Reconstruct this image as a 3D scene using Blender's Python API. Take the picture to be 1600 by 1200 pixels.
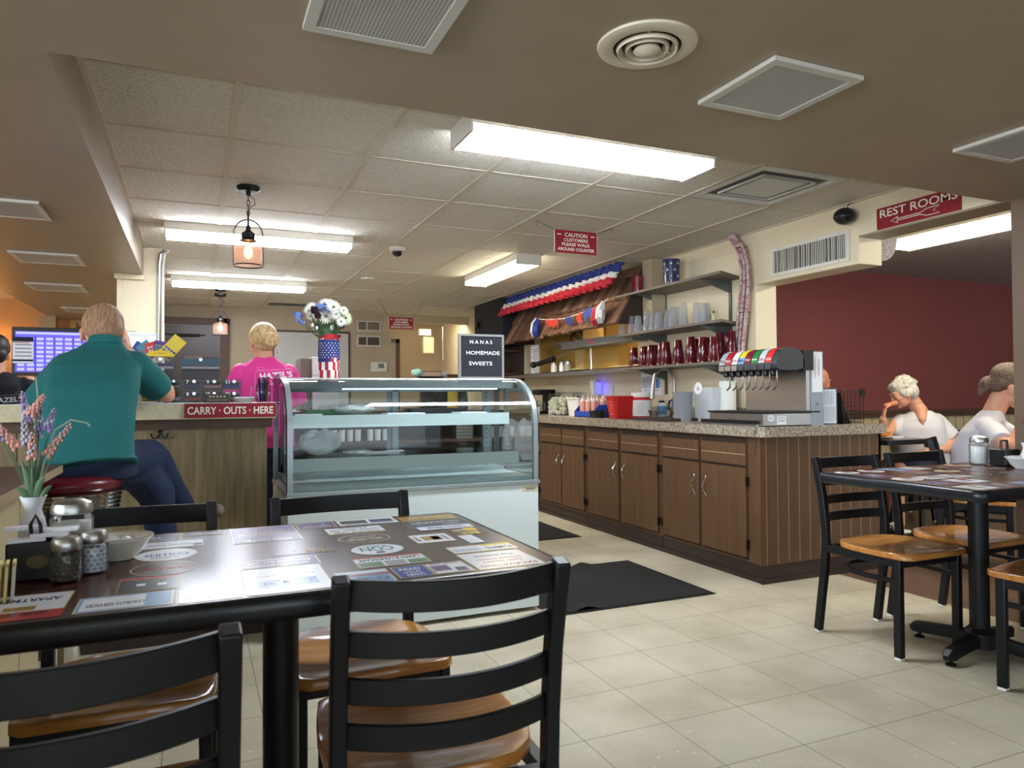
import bpy, bmesh, math, random
from math import sin, cos, pi, radians as R
from mathutils import Vector as V, Matrix, noise
random.seed(7)
for o in list(bpy.data.objects): bpy.data.objects.remove(o)
S = bpy.context.scene; COL = S.collection
# ------------------------------------------------------------------ camera, world, light, exposure
def cam_axes(y, p, r):
    cy, sy = cos(y), sin(y)
    f = V((sy*cos(p), cy*cos(p), sin(p))); rt = V((cy, -sy, 0)); up = rt.cross(f)
    return rt*cos(r)+up*sin(r), -rt*sin(r)+up*cos(r), f
cd = bpy.data.cameras.new('camera'); cam = bpy.data.objects.new('camera', cd); COL.objects.link(cam)
cd.sensor_width = 36; cd.lens = 36*1130.15/1600; cd.clip_start = .02
cd.dof.use_dof = True; cd.dof.focus_distance = 4.2; cd.dof.aperture_fstop = 8
rt, up, fw = cam_axes(R(23.5626), R(1.0139), R(-.3643))
cam.matrix_world = Matrix(((rt.x, up.x, -fw.x, 0), (rt.y, up.y, -fw.y, 0), (rt.z, up.z, -fw.z, 1.0884), (0, 0, 0, 1)))
S.camera = cam
W = bpy.data.worlds.new('world'); S.world = W; W.use_nodes = True
W.node_tree.nodes['Background'].inputs[0].default_value = (.75, .85, 1, 1); W.node_tree.nodes['Background'].inputs[1].default_value = .6
S.view_settings.view_transform = 'Standard'; S.view_settings.look = 'None'; S.view_settings.gamma = 1
S.view_settings.use_curve_mapping = False; S.view_settings.exposure = 2.0
def area(name, loc, rot, sx, sy, power, col=(1, 1, 1)):
    d = bpy.data.lights.new(name, 'AREA'); d.shape = 'RECTANGLE'; d.size = sx; d.size_y = sy; d.energy = power; d.color = col
    o = bpy.data.objects.new(name, d); COL.objects.link(o); o.location = loc; o.rotation_euler = rot; return o
# daylight by the left-wall windows; the two front-wall lights are added fill
area('window_and_fill_light', (-4.34, -.6, 1.33), (R(90), 0, R(-90)), 5.0, 1.2, 80, (.82, .91, 1))
area('window_and_fill_light', (.2, -3.3, 1.35), (R(90), 0, 0), 5.6, 1.2, 9, (.86, .93, 1))  # added fill for the case front and the counter
area('window_and_fill_light', (6.6, -3.3, 1.35), (R(90), 0, 0), 4.5, 1.2, 30, (.9, .95, 1))  # added fill for the second room
FLUO = 15.0      # strength of the fluorescent lenses
# ------------------------------------------------------------------ materials
def lin(c): return tuple(((x/255)/12.92 if x/255 <= .04045 else ((x/255+.055)/1.055)**2.4) for x in c)
MATS = {}
def mat(name, c, rough=.6, metal=0, emis=0, noise_=0, nscale=8, c2=None, bump=0, bscale=60, stretch=None, coat=0, trans=0, ior=1.45, detail=4, spec=None):
    if name in MATS: return MATS[name]
    m = bpy.data.materials.new(name); m.use_nodes = True; MATS[name] = m
    n = m.node_tree.nodes; l = m.node_tree.links; b = n['Principled BSDF']
    col = (*lin(c), 1)
    b.inputs['Base Color'].default_value = col; b.inputs['Roughness'].default_value = rough; b.inputs['Metallic'].default_value = metal
    b.inputs['Coat Weight'].default_value = coat; b.inputs['Coat Roughness'].default_value = .08; b.inputs['Transmission Weight'].default_value = trans; b.inputs['IOR'].default_value = ior
    if spec is not None: b.inputs['Specular IOR Level'].default_value = spec
    if emis: b.inputs['Emission Color'].default_value = col; b.inputs['Emission Strength'].default_value = emis
    if c2 or bump:
        t = n.new('ShaderNodeTexCoord'); mp = n.new('ShaderNodeMapping'); l.new(t.outputs['Object'], mp.inputs[0])
        if stretch: mp.inputs['Scale'].default_value = stretch
    if c2:
        x = n.new('ShaderNodeTexNoise'); x.inputs['Scale'].default_value = nscale; x.inputs['Detail'].default_value = detail; l.new(mp.outputs[0], x.inputs['Vector'])
        r = n.new('ShaderNodeValToRGB'); r.color_ramp.elements[0].position = .35; r.color_ramp.elements[1].position = .65
        r.color_ramp.elements[0].color = col; r.color_ramp.elements[1].color = (*lin(c2), 1)
        l.new(x.outputs[0], r.inputs[0]); l.new(r.outputs[0], b.inputs['Base Color'])
    if bump:
        y = n.new('ShaderNodeTexNoise'); y.inputs['Scale'].default_value = bscale; y.inputs['Detail'].default_value = 5; l.new(mp.outputs[0], y.inputs['Vector'])
        u = n.new('ShaderNodeBump'); u.inputs['Strength'].default_value = bump; u.inputs['Distance'].default_value = .01; l.new(y.outputs[0], u.inputs['Height']); l.new(u.outputs[0], b.inputs['Normal'])
    return m
def glass(name, tint=(235, 245, 245), k=1.0, rough=.02):
    if name in MATS: return MATS[name]
    m = bpy.data.materials.new(name); m.use_nodes = True; MATS[name] = m; n = m.node_tree.nodes; l = m.node_tree.links
    for x in list(n): n.remove(x)
    o = n.new('ShaderNodeOutputMaterial'); tr = n.new('ShaderNodeBsdfTransparent'); g = n.new('ShaderNodeBsdfGlossy'); mx = n.new('ShaderNodeMixShader'); fr = n.new('ShaderNodeFresnel')
    mu = n.new('ShaderNodeMath'); mu.operation = 'MULTIPLY'; mu.inputs[1].default_value = k
    tr.inputs[0].default_value = (*lin(tint), 1); g.inputs['Roughness'].default_value = rough; fr.inputs[0].default_value = 1.5
    l.new(fr.outputs[0], mu.inputs[0]); l.new(mu.outputs[0], mx.inputs[0]); l.new(tr.outputs[0], mx.inputs[1]); l.new(g.outputs[0], mx.inputs[2]); l.new(mx.outputs[0], o.inputs[0]); return m
def frosted(name, c, alpha=.5, rough=.3):
    m = mat(name, c, rough); m.node_tree.nodes['Principled BSDF'].inputs['Alpha'].default_value = alpha; return m
def grid_mat(name, base, c2, line, ox, oy, sx, sy, w, rough, axes='XY', bump=0, nscale=5, speck=None, holes=False):
    """tiles: noise-toned surface with thin joint lines, laid out in object space"""
    m = mat(name, base, rough, c2=c2, nscale=nscale, detail=8, bump=bump, bscale=30); n = m.node_tree.nodes; l = m.node_tree.links; b = n['Principled BSDF']
    t = n.new('ShaderNodeTexCoord'); s = n.new('ShaderNodeSeparateXYZ'); l.new(t.outputs['Object'], s.inputs[0])
    def M(op, a, b_=None):
        q = n.new('ShaderNodeMath'); q.operation = op
        for i, v in enumerate((a, b_)):
            if v is None: continue
            if isinstance(v, (int, float)): q.inputs[i].default_value = v
            else: l.new(v, q.inputs[i])
        return q.outputs[0]
    outs = []
    for ax, o_, p in ((axes[0], ox, sx), (axes[1], oy, sy)):
        if not p: continue
        a = M('SUBTRACT', s.outputs[ax], o_-w/2); a = M('DIVIDE', a, p); a = M('FRACT', a); outs.append(M('LESS_THAN', a, w/p))
    k = outs[0] if len(outs) == 1 else M('MINIMUM' if holes else 'MAXIMUM', outs[0], outs[1])
    prev = b.inputs['Base Color'].links[0].from_socket
    if speck:
        v = n.new('ShaderNodeTexNoise'); v.inputs['Scale'].default_value = 42; v.inputs['Detail'].default_value = 2; l.new(t.outputs['Object'], v.inputs['Vector'])
        g = M('GREATER_THAN', v.outputs[0], .715); mx = n.new('ShaderNodeMix'); mx.data_type = 'RGBA'; l.new(g, mx.inputs[0]); l.new(prev, mx.inputs[6]); mx.inputs[7].default_value = (*lin(speck), 1); prev = mx.outputs[2]
    mx = n.new('ShaderNodeMix'); mx.data_type = 'RGBA'; l.new(k, mx.inputs[0]); l.new(prev, mx.inputs[6]); mx.inputs[7].default_value = (*lin(line), 1); l.new(mx.outputs[2], b.inputs['Base Color'])
    return m
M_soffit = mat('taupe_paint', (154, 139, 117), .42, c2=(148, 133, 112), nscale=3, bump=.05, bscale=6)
M_cream = mat('cream_paint', (222, 210, 180), .5, c2=(214, 201, 171), nscale=2, bump=.04, bscale=8)
M_tan = mat('tan_paint', (182, 166, 140), .6, c2=(172, 156, 131), nscale=2)
M_red = mat('dark_red_paint', (126, 64, 63), .65, c2=(120, 60, 60), nscale=1.5)
M_ctile = mat('ceiling_tile', (216, 211, 198), .9, c2=(202, 197, 184), nscale=70, bump=.9, bscale=65)
M_tee = mat('ceiling_tee', (200, 190, 172), .8)
M_floor = grid_mat('floor_tile', (190, 182, 160), (166, 157, 135), (112, 102, 84), 1.4291, 2.0243, .3048, .3048, .003, .55, nscale=2.6, speck=(205, 202, 190))
M_bfloor = grid_mat('brown_floor_tile', (104, 80, 64), (88, 66, 54), (60, 46, 38), 1.4291, 2.0243, .3048, .3048, .003, .35, nscale=6)
M_cab = mat('brown_painted_wood', (95, 68, 43), .5, c2=(87, 61, 38), nscale=4, bump=.08, bscale=20, stretch=(6, 6, 1))
M_cabdark = mat('cabinet_groove', (158, 132, 100), .6)
M_gap = mat('cabinet_shadow_gap', (52, 37, 25), .7)
M_vinyl = mat('dark_brown_vinyl', (45, 34, 29), .35)
M_lam = mat('granite_laminate', (178, 168, 150), .28, c2=(104, 92, 78), nscale=75, detail=6)
M_black = mat('black_metal', (13, 15, 20), .42, c2=(16, 18, 23), nscale=20, spec=.4)
M_blackp = mat('black_plastic', (18, 18, 19), .35)
M_rubber = mat('black_rubber_mat', (14, 14, 15), .85, c2=(20, 20, 21), nscale=200)
M_seat = mat('golden_oak_plywood', (190, 130, 62), .25, c2=(172, 110, 46), nscale=5, stretch=(1, 9, 1), coat=.5)
M_ply = mat('plywood_edge', (150, 100, 55), .5)
M_tabletop = mat('dark_wood_print', (78, 44, 34), .24, c2=(52, 28, 22), nscale=6, stretch=(1.2, 8, 1), spec=.36)
M_steel = mat('brushed_steel', (175, 175, 172), .32, 1)
M_chrome = mat('chrome', (215, 215, 215), .08, 1)
M_white = mat('white_plastic', (228, 228, 224), .4)
M_offw = mat('off_white_enamel', (212, 208, 198), .45)
M_case = mat('white_case_panel', (202, 213, 213), .35)
M_casef = mat('grey_case_frame', (150, 160, 162), .35, .5)
M_glass = glass('clear_glass', (238, 246, 245), .9)
M_glass2 = glass('thin_clear_glass', (242, 245, 246), .7, .05)
M_acry = glass('acrylic', (206, 208, 212), .45, .1)
M_lens = mat('fluorescent_lens', (236, 244, 255), .5, emis=FLUO)
M_lensw = mat('fluorescent_lens_warm', (255, 244, 214), .5, emis=7)
M_lamin = mat('light_wood_laminate', (142, 124, 90), .5, c2=(116, 100, 70), nscale=7, stretch=(9, 9, .5))
M_apron = mat('beige_stone_laminate', (204, 194, 160), .45, c2=(190, 179, 146), nscale=40)
M_trimw = mat('walnut_trim', (88, 62, 46), .5, c2=(74, 52, 39), nscale=6, stretch=(1, 1, 6))
M_sign = mat('red_sign', (132, 14, 34), .6)
M_signtxt = mat('sign_lettering', (228, 222, 208), .6)
M_wtxt = mat('white_lettering', (235, 235, 235), .6)
M_btxt = mat('dark_lettering', (40, 42, 48), .6)
M_teal = mat('teal_polo_cotton', (20, 98, 100), .85, c2=(17, 90, 92), nscale=9, bump=.35, bscale=7)
M_pink = mat('pink_cotton', (226, 62, 150), .85, c2=(216, 56, 142), nscale=9, bump=.35, bscale=9)
M_blk = mat('black_cotton', (26, 28, 36), .85)
M_wcot = mat('white_cotton', (204, 202, 210), .85, bump=.35, bscale=11)
M_jean = mat('blue_denim', (24, 40, 72), .85, c2=(17, 30, 56), nscale=14, bump=.3, bscale=30)
M_navy = mat('navy_cloth', (30, 36, 58), .85)
M_skin = mat('skin', (214, 158, 130), .5, c2=(206, 146, 118), nscale=14)
M_skin2 = mat('tanned_skin', (188, 128, 100), .5, c2=(180, 118, 92), nscale=14)
M_hairg = mat('thin_ginger_grey_hair', (180, 142, 112), .6, c2=(140, 104, 78), nscale=10, stretch=(14, 3, 3), bump=.5, bscale=60)
M_hairb = mat('blonde_hair', (226, 200, 150), .5, c2=(176, 142, 96), nscale=12, stretch=(10, 2, 4), bump=.5, bscale=50)
M_hairw = mat('white_hair', (226, 222, 212), .6, c2=(184, 176, 164), nscale=16, stretch=(4, 4, 2), bump=.6, bscale=40)
M_hairbr = mat('ash_brown_hair', (122, 98, 82), .5, c2=(84, 66, 56), nscale=10, stretch=(2, 8, 8), bump=.5, bscale=50)
M_haird = mat('dark_brown_hair', (38, 28, 26), .5)
M_maroon = mat('maroon_vinyl', (96, 20, 30), .3)
M_rcup = mat('red_tumbler_plastic', (92, 12, 28), .22, trans=.2, coat=.4)
M_ccup = frosted('clear_tumbler_plastic', (170, 174, 184), .38, .12)
M_shelf = mat('grey_brown_shelf', (108, 100, 90), .5)
M_bracket = mat('grey_steel_bracket', (96, 100, 98), .45, .4)
M_door = mat('dark_brown_door', (66, 46, 40), .3, c2=(54, 37, 33), nscale=5)
M_ochre = mat('ochre_wall', (176, 140, 70), .6)
M_shing = mat('cedar_shingle', (126, 92, 72), .7, c2=(102, 72, 56), nscale=6, stretch=(1, 6, 1))
M_blue = mat('blue_crepe', (36, 56, 130), .7); M_crred = mat('red_crepe', (186, 36, 56), .7); M_crw = mat('white_crepe', (224, 222, 220), .7)
M_paper = mat('white_paper', (232, 234, 240), .7)
M_leaf = mat('green_leaf', (84, 116, 84), .55); M_stem = mat('green_stem', (70, 92, 58), .5)
def C(n, c, r=.5, **k): return mat(n, c, r, **k)
# ------------------------------------------------------------------ mesh builder
def frame(o, x, y):
    x = V(x).normalized(); y = V(y).normalized(); z = x.cross(y); o = V(o)
    return Matrix(((x.x, y.x, z.x, o.x), (x.y, y.y, z.y, o.y), (x.z, y.z, z.z, o.z), (0, 0, 0, 1)))
TXT = {}
def text_mesh(s, bold=0):
    if (s, bold) in TXT: return TXT[(s, bold)]
    cu = bpy.data.curves.new('t', 'FONT'); cu.body = s; cu.size = 1; cu.align_x = 'CENTER'; cu.align_y = 'CENTER'; cu.resolution_u = 3; cu.offset = bold
    o = bpy.data.objects.new('t', cu); COL.objects.link(o); dg = bpy.context.evaluated_depsgraph_get(); me = bpy.data.meshes.new_from_object(o.evaluated_get(dg))
    vs = [tuple(v.co) for v in me.vertices]; fs = [tuple(p.vertices) for p in me.polygons]
    bpy.data.objects.remove(o); bpy.data.curves.remove(cu); bpy.data.meshes.remove(me)
    xs = [v[0] for v in vs]; ys = [v[1] for v in vs]; cx = (min(xs)+max(xs))/2; cy = (min(ys)+max(ys))/2
    r = ([(x-cx, y-cy) for x, y, _ in vs], fs, max(xs)-min(xs), max(ys)-min(ys)); TXT[(s, bold)] = r; return r
class MB:
    def __init__(s, m=None): s.v = []; s.f = []; s.mi = []; s.mats = []; s.k = 0; s.T = None; s.use(m) if m else None
    def use(s, m):
        if m not in s.mats: s.mats.append(m)
        s.k = s.mats.index(m); return s
    def add(s, vs, fs):
        b = len(s.v); s.v += [tuple(s.T @ V(v)) if s.T else tuple(v) for v in vs]; s.f += [tuple(b+i for i in f) for f in fs]; s.mi += [s.k]*len(fs); return s
    def box(s, x0, x1, y0, y1, z0, z1):
        return s.add([(x0, y0, z0), (x1, y0, z0), (x1, y1, z0), (x0, y1, z0), (x0, y0, z1), (x1, y0, z1), (x1, y1, z1), (x0, y1, z1)],
                     [(3, 2, 1, 0), (4, 5, 6, 7), (0, 1, 5, 4), (1, 2, 6, 5), (2, 3, 7, 6), (3, 0, 4, 7)])
    def cb(s, c, d): return s.box(c[0]-d[0]/2, c[0]+d[0]/2, c[1]-d[1]/2, c[1]+d[1]/2, c[2]-d[2]/2, c[2]+d[2]/2)
    def obox(s, M, x0, x1, y0, y1, z0, z1):
        vs = [(x0, y0, z0), (x1, y0, z0), (x1, y1, z0), (x0, y1, z0), (x0, y0, z1), (x1, y0, z1), (x1, y1, z1), (x0, y1, z1)]
        return s.add([M @ V(v) for v in vs], [(3, 2, 1, 0), (4, 5, 6, 7), (0, 1, 5, 4), (1, 2, 6, 5), (2, 3, 7, 6), (3, 0, 4, 7)])
    def ring(s, x0, x1, y0, y1, w, z0, z1, ax='z'):
        """rectangular frame of four bars; ax names the thickness axis (x0..y1 span the other two)"""
        for a, c, e, g in ((x0, x1, y0, y0+w), (x0, x1, y1-w, y1), (x0, x0+w, y0+w, y1-w), (x1-w, x1, y0+w, y1-w)):
            if ax == 'z': s.box(a, c, e, g, z0, z1)
            elif ax == 'y': s.box(a, c, z0, z1, e, g)
            else: s.box(z0, z1, a, c, e, g)
        return s
    def quad(s, *p): return s.add(p, [tuple(range(len(p)))])
    def prism(s, poly, z0, z1, M=None):
        n = len(poly); vs = [V((x, y, z0)) for x, y in poly]+[V((x, y, z1)) for x, y in poly]
        if M: vs = [M @ v for v in vs]
        return s.add(vs, [tuple(reversed(range(n))), tuple(range(n, 2*n))]+[(i, (i+1) % n, n+(i+1) % n, n+i) for i in range(n)])
    def lathe(s, prof, seg=24, c=(0, 0, 0), ax=None, cap=True):
        M = Matrix.Translation(V(c)) @ (V((0, 0, 1)).rotation_difference(V(ax).normalized()).to_matrix().to_4x4() if ax else Matrix())
        vs = []; fs = []
        for r, z in prof:
            for i in range(seg): a = 2*pi*i/seg; vs.append(M @ V((r*cos(a), r*sin(a), z)))
        for j in range(len(prof)-1):
            for i in range(seg): a = j*seg+i; b = j*seg+(i+1) % seg; fs.append((a, b, b+seg, a+seg))
        if cap: fs.append(tuple(reversed(range(seg)))); fs.append(tuple(range((len(prof)-1)*seg, len(prof)*seg)))
        return s.add(vs, fs)
    def sweep(s, pts, sec, side=None, closed=False, scale=None):
        pts = [V(p) for p in pts]; n = len(pts); m = len(sec); vs = []; pv = None
        for i, p in enumerate(pts):
            if closed: t = pts[(i+1) % n]-pts[i-1]
            else: t = pts[min(i+1, n-1)]-pts[max(i-1, 0)]
            t.normalize()
            if side is not None: a = V(side); a = (a-t*a.dot(t)).normalized()
            elif pv is None: a = t.orthogonal().normalized()
            else: a = (pv-t*pv.dot(t)).normalized()
            pv = a; b = t.cross(a); k = scale[i] if scale else 1
            if isinstance(k, (int, float)): k = (k, k)
            vs += [p+a*(x*k[0])+b*(y*k[1]) for x, y in sec]
        fs = []
        for i in range(n if closed else n-1):
            for j in range(m): a = i*m+j; b = i*m+(j+1) % m; c = ((i+1) % n)*m; fs.append((a, b, c+(j+1) % m, c+j))
        if not closed: fs.append(tuple(reversed(range(m)))); fs.append(tuple(range((n-1)*m, n*m)))
        return s.add(vs, fs)
    def tube(s, pts, r, seg=8, closed=False, side=None):
        sc = None
        if isinstance(r, (list, tuple)): sc = list(r); r = 1
        return s.sweep(pts, [(r*cos(2*pi*i/seg), r*sin(2*pi*i/seg)) for i in range(seg)], side, closed, sc)
    def ball(s, c, r, seg=16, M=None):
        if isinstance(r, (int, float)): r = (r, r, r)
        n = seg//2; vs = [V((0, 0, -r[2]))]; fs = []
        for j in range(1, n):
            p = -pi/2+pi*j/n
            for i in range(seg): a = 2*pi*i/seg; vs.append(V((r[0]*cos(p)*cos(a), r[1]*cos(p)*sin(a), r[2]*sin(p))))
        vs.append(V((0, 0, r[2])))
        for i in range(seg): fs.append((0, 1+(i+1) % seg, 1+i))
        for j in range(n-2):
            for i in range(seg): a = 1+j*seg+i; b = 1+j*seg+(i+1) % seg; fs.append((a, b, b+seg, a+seg))
        t = 1+(n-2)*seg
        for i in range(seg): fs.append((t+i, t+(i+1) % seg, len(vs)-1))
        M = Matrix.Translation(V(c)) @ (M if M else Matrix()); return s.add([M @ v for v in vs], fs)
    def cap(s, p0, r0, p1, r1, seg=14):
        s.ball(p0, r0, seg); s.ball(p1, r1, seg); return s.tube([p0, p1], [r0*.995, r1*.995], seg)
    def chain(s, *pr):
        for i in range(0, len(pr)-2, 2): s.cap(pr[i], pr[i+1], pr[i+2], pr[i+3])
        return s
    def loft(s, secs, seg=28, xd=(1, 0, 0), yd=(0, 1, 0)):
        vs = []; xd = V(xd); yd = V(yd); m = len(secs)
        for q in secs:
            c, rx, ry = q[:3]; tilt = V(q[3]) if len(q) > 3 else V((0, 0, 0)); p = q[4] if len(q) > 4 else 2.4
            for i in range(seg):
                a = 2*pi*i/seg; ca, sa = cos(a), sin(a); cx = math.copysign(abs(ca)**(2/p), ca); sx = math.copysign(abs(sa)**(2/p), sa)
                vs.append(V(c)+xd*(rx*cx)+yd*(ry*sx)+V((0, 0, tilt.x*rx*cx+tilt.y*ry*sx)))
        fs = [(j*seg+i, j*seg+(i+1) % seg, (j+1)*seg+(i+1) % seg, (j+1)*seg+i) for j in range(m-1) for i in range(seg)]
        fs += [tuple(reversed(range(seg))), tuple(range((m-1)*seg, m*seg))]
        return s.add(vs, fs)
    def text(s, t, o, x, y, w=None, h=None, bold=0, ext=0):
        vs, fs, tw, th = text_mesh(t, bold); kx = w/tw if w else h/th; ky = h/th if h else kx
        M = frame(o, x, y); s.add([M @ V((a*kx, b*ky, ext)) for a, b in vs], fs); return s
    def build(s, name, parent=None, bev=0, smooth=35, loc=None, rz=0, rot=None, subs=0):
        me = bpy.data.meshes.new(name); me.from_pydata(s.v, [], s.f)
        for m in s.mats: me.materials.append(m)
        me.polygons.foreach_set('material_index', s.mi); me.update()
        bm = bmesh.new(); bm.from_mesh(me); bmesh.ops.recalc_face_normals(bm, faces=bm.faces); bm.to_mesh(me); bm.free()
        if smooth: me.shade_smooth(); me.set_sharp_from_angle(angle=R(smooth))
        o = bpy.data.objects.new(name, me); COL.objects.link(o)
        if parent is not None: o.parent = parent
        if loc: o.location = loc
        if rot: o.rotation_euler = rot
        elif rz: o.rotation_euler = (0, 0, rz)
        if bev: b = o.modifiers.new('bevel', 'BEVEL'); b.width = bev; b.segments = 2; b.limit_method = 'ANGLE'; b.angle_limit = R(40)
        return o
    def skin(s, name, parent=None, vox=.007, smooth=4, fac=.5):
        """fuse the overlapping shapes into one continuous surface"""
        o = s.build(name+'_raw', None, smooth=0); me0 = o.data
        a = o.modifiers.new('r', 'REMESH'); a.mode = 'VOXEL'; a.voxel_size = vox; a.use_smooth_shade = True
        b = o.modifiers.new('s', 'SMOOTH'); b.iterations = smooth; b.factor = fac
        dg = bpy.context.evaluated_depsgraph_get(); me = bpy.data.meshes.new_from_object(o.evaluated_get(dg)); me.name = name
        bpy.data.objects.remove(o); bpy.data.meshes.remove(me0)
        me.materials.clear(); me.materials.append(s.mats[0]); me.shade_smooth()
        o = bpy.data.objects.new(name, me); COL.objects.link(o)
        if parent is not None: o.parent = parent
        return o
def thing(name, label, cat, loc=(0, 0, 0), rz=0, group=None):
    o = bpy.data.objects.new(name, None); COL.objects.link(o); o.empty_display_size = .05; o.location = loc; o.rotation_euler = (0, 0, rz)
    return tag(o, label, cat, group)
def tag(o, label, cat, group=None):
    o['label'] = label; o['category'] = cat
    if group: o['group'] = group
    return o
def struct(o): o['kind'] = 'structure'; return o
def dup(root, loc, rz, label, group=None):
    r = root.copy(); COL.objects.link(r); r.location = loc; r.rotation_euler = (0, 0, rz); r['label'] = label
    if group: r['group'] = group
    for ch in list(root.children):
        c = ch.copy(); COL.objects.link(c); c.parent = r
        for g in list(ch.children): d = g.copy(); COL.objects.link(d); d.parent = c
    return r
ORD = ['first', 'second', 'third', 'fourth', 'fifth', 'sixth', 'seventh', 'eighth', 'ninth', 'tenth', 'eleventh', 'twelfth', 'thirteenth', 'fourteenth', 'fifteenth', 'sixteenth']
ZS = 2.02; ZC = 2.235; XW = 3.586; YE = 2.255; YB = 9.75
# ================================================================== SETTING
b = MB(M_floor); b.box(-4.5, 3.575, -3.5, 11.4, -.05, 0); struct(b.build('floor', smooth=0))
b = MB(M_bfloor); b.box(3.575, 11, -3.5, 5.1, -.05, 0); struct(b.build('floor', smooth=0))
# low painted ceiling over the dining side and along the left
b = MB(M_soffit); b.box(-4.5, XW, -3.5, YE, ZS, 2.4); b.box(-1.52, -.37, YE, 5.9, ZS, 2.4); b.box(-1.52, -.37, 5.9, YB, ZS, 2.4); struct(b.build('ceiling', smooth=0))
# suspended tile ceiling
b = MB(M_ctile); b.box(-.37, XW, YE, 11.4, ZC, ZC+.05); b.box(-4.5, -1.52, YE, YB, ZC, ZC+.05)
b.use(M_tee)
for k in range(6):
    x = .1385+.6096*k; b.box(x-.013, x+.013, YE, 9.75, ZC-.005, ZC)
y = 2.79
while y < 9.7: b.box(-.37, XW, y-.009, y+.009, ZC-.003, ZC); b.box(-4.5, -1.52, y-.009, y+.009, ZC-.003, ZC); y += .6096
for x in (-2.2, -2.8, -3.4): b.box(x-.013, x+.013, YE, YB, ZC-.005, ZC)
b.box(-.37, -.35, YE, 9.75, ZC-.006, ZC); b.box(XW-.02, XW, YE, 9.75, ZC-.006, ZC); struct(b.build('ceiling', smooth=0))
M_pop = mat('popcorn_ceiling', (186, 180, 178), .95, c2=(150, 144, 144), nscale=60, bump=1, bscale=90)
b = MB(M_pop); b.box(XW+.19, 11, -3.5, 5.1, 2.26, 2.32); struct(b.build('ceiling', smooth=0))
# right wall: solid part with the kitchen hatch, vent soffit, header over the opening, near part
b = MB(M_cream); X1 = XW+.19
b.box(XW, X1, 3.949, 5.42, 0, 2.4); b.box(XW, X1, 7.8, 11.4, 0, 2.4); b.box(XW, X1, 5.42, 7.8, 0, 1.33); b.box(XW, X1, 5.42, 7.8, 1.98, 2.4)
b.box(XW, X1, 3.083, 3.949, 1.862, 2.4); b.box(XW, X1, YE-.03, 3.083, 2.028, 2.4)
b.use(mat('brown_wall_paint', (104, 84, 66), .5)); b.box(XW, X1, -3.5, 2.215, 0, 2.4); struct(b.build('wall_right', smooth=0, bev=.004))
b = MB(M_soffit); b.box(XW+.002, X1+.002, 2.215, 3.083, 2.018, 2.028); struct(b.build('trim_1', smooth=0))
b = MB(M_pop)
pr = [(X1, 2.03), (X1, 1.9)]+[(X1+.04+.14*sin(a), 2.04-.14*cos(a)) for a in [i*pi/16 for i in range(9)]]+[(X1+.18, 2.06)]
b.prism([(x, z) for x, z in pr], -3.12, -4.9, frame((0, 0, 0), (1, 0, 0), (0, 0, 1))); struct(b.build('trim_2', smooth=50))
# back wall, recess behind it
b = MB(M_tan); b.box(-.52, 2.446, YB, YB+.12, 0, 2.4); b.box(2.446, XW, YB, YB+.12, 2.13, 2.4)
b.box(2.33, 2.446, YB+.12, 11.2, 0, 2.4); b.box(2.33, XW, 11.2, 11.4, 0, 2.4)
b.use(mat('lamplit_tan_paint', (186, 150, 108), .6)); b.box(-4.5, -.52, YB, YB+.12, 0, 2.4); struct(b.build('wall_back', smooth=0))  # orange lamp glow put into the colour of the left stretch
b = MB(mat('grey_door', (150, 146, 142), .5)); b.box(2.47, 2.87, 11.14, 11.19, 0, 1.95); b.use(M_trimw); b.box(2.87, 2.93, 11.12, 11.2, 0, 2.0); b.box(2.45, 2.93, 11.12, 11.2, 1.95, 2.01)
b.use(M_steel); b.ball((2.82, 11.12, .95), .03); struct(b.build('door_2', smooth=40))
b = MB(M_cream); b.box(-.545, -.245, 6.1, 6.5, 0, ZC); b.box(-.56, -.36, 6.06, 6.1, 1.985, 2.02); b.box(-.545, -.51, 6.09, 6.1, 0, 2.0); struct(b.build('wall_left', smooth=0))
b = MB(M_soffit); b.box(-1.6, -1.44, 9.4, 9.56, 0, ZS); struct(b.build('wall_left', smooth=0))
b = MB(M_cream); b.box(-4.5, -4.4, -3.5, -3.1, 0, 2.4); b.box(-4.5, -4.4, 1.9, YB, 0, 2.4); b.box(-4.5, -4.4, -3.1, 1.9, 0, .65); b.box(-4.5, -4.4, -3.1, 1.9, 2.0, 2.4); struct(b.build('wall_left', smooth=0))
# second room
b = MB(M_red); b.box(XW+.19, 11, 5.0, 5.08, .93, 2.4); b.use(mat('cream_wainscot', (196, 180, 140), .6)); b.box(XW+.19, 11, 4.99, 5.08, 0, .87)
b.use(M_gap)
x = 3.9
while x < 9: b.box(x, x+.004, 4.988, 4.99, .1, .87); x += .12
struct(b.build('wall_red', smooth=0))
b = MB(M_trimw); b.box(XW+.19, 11, 4.965, 5.0, .865, .935); b.box(XW+.19, 11, 4.95, 5.0, .905, .925); struct(b.build('trim_3', smooth=0))
b = MB(M_trimw); b.box(XW+.19, 11, 4.97, 4.99, 0, .1); struct(b.build('baseboard_red', smooth=0))
b = MB(M_cream); b.box(10.9, 11, -3.5, 5.1, 0, 2.4); struct(b.build('wall_far_right', smooth=0))
b = MB(M_cream)
for a, c in ((-4.5, -2.9), (3.3, 4.1), (9.1, 11)): b.box(a, c, -3.5, -3.4, 0, 2.4)
b.box(-2.9, 9.1, -3.5, -3.4, 0, .65); b.box(-2.9, 9.1, -3.5, -3.4, 2.0, 2.4); struct(b.build('wall_front', smooth=0))
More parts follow.
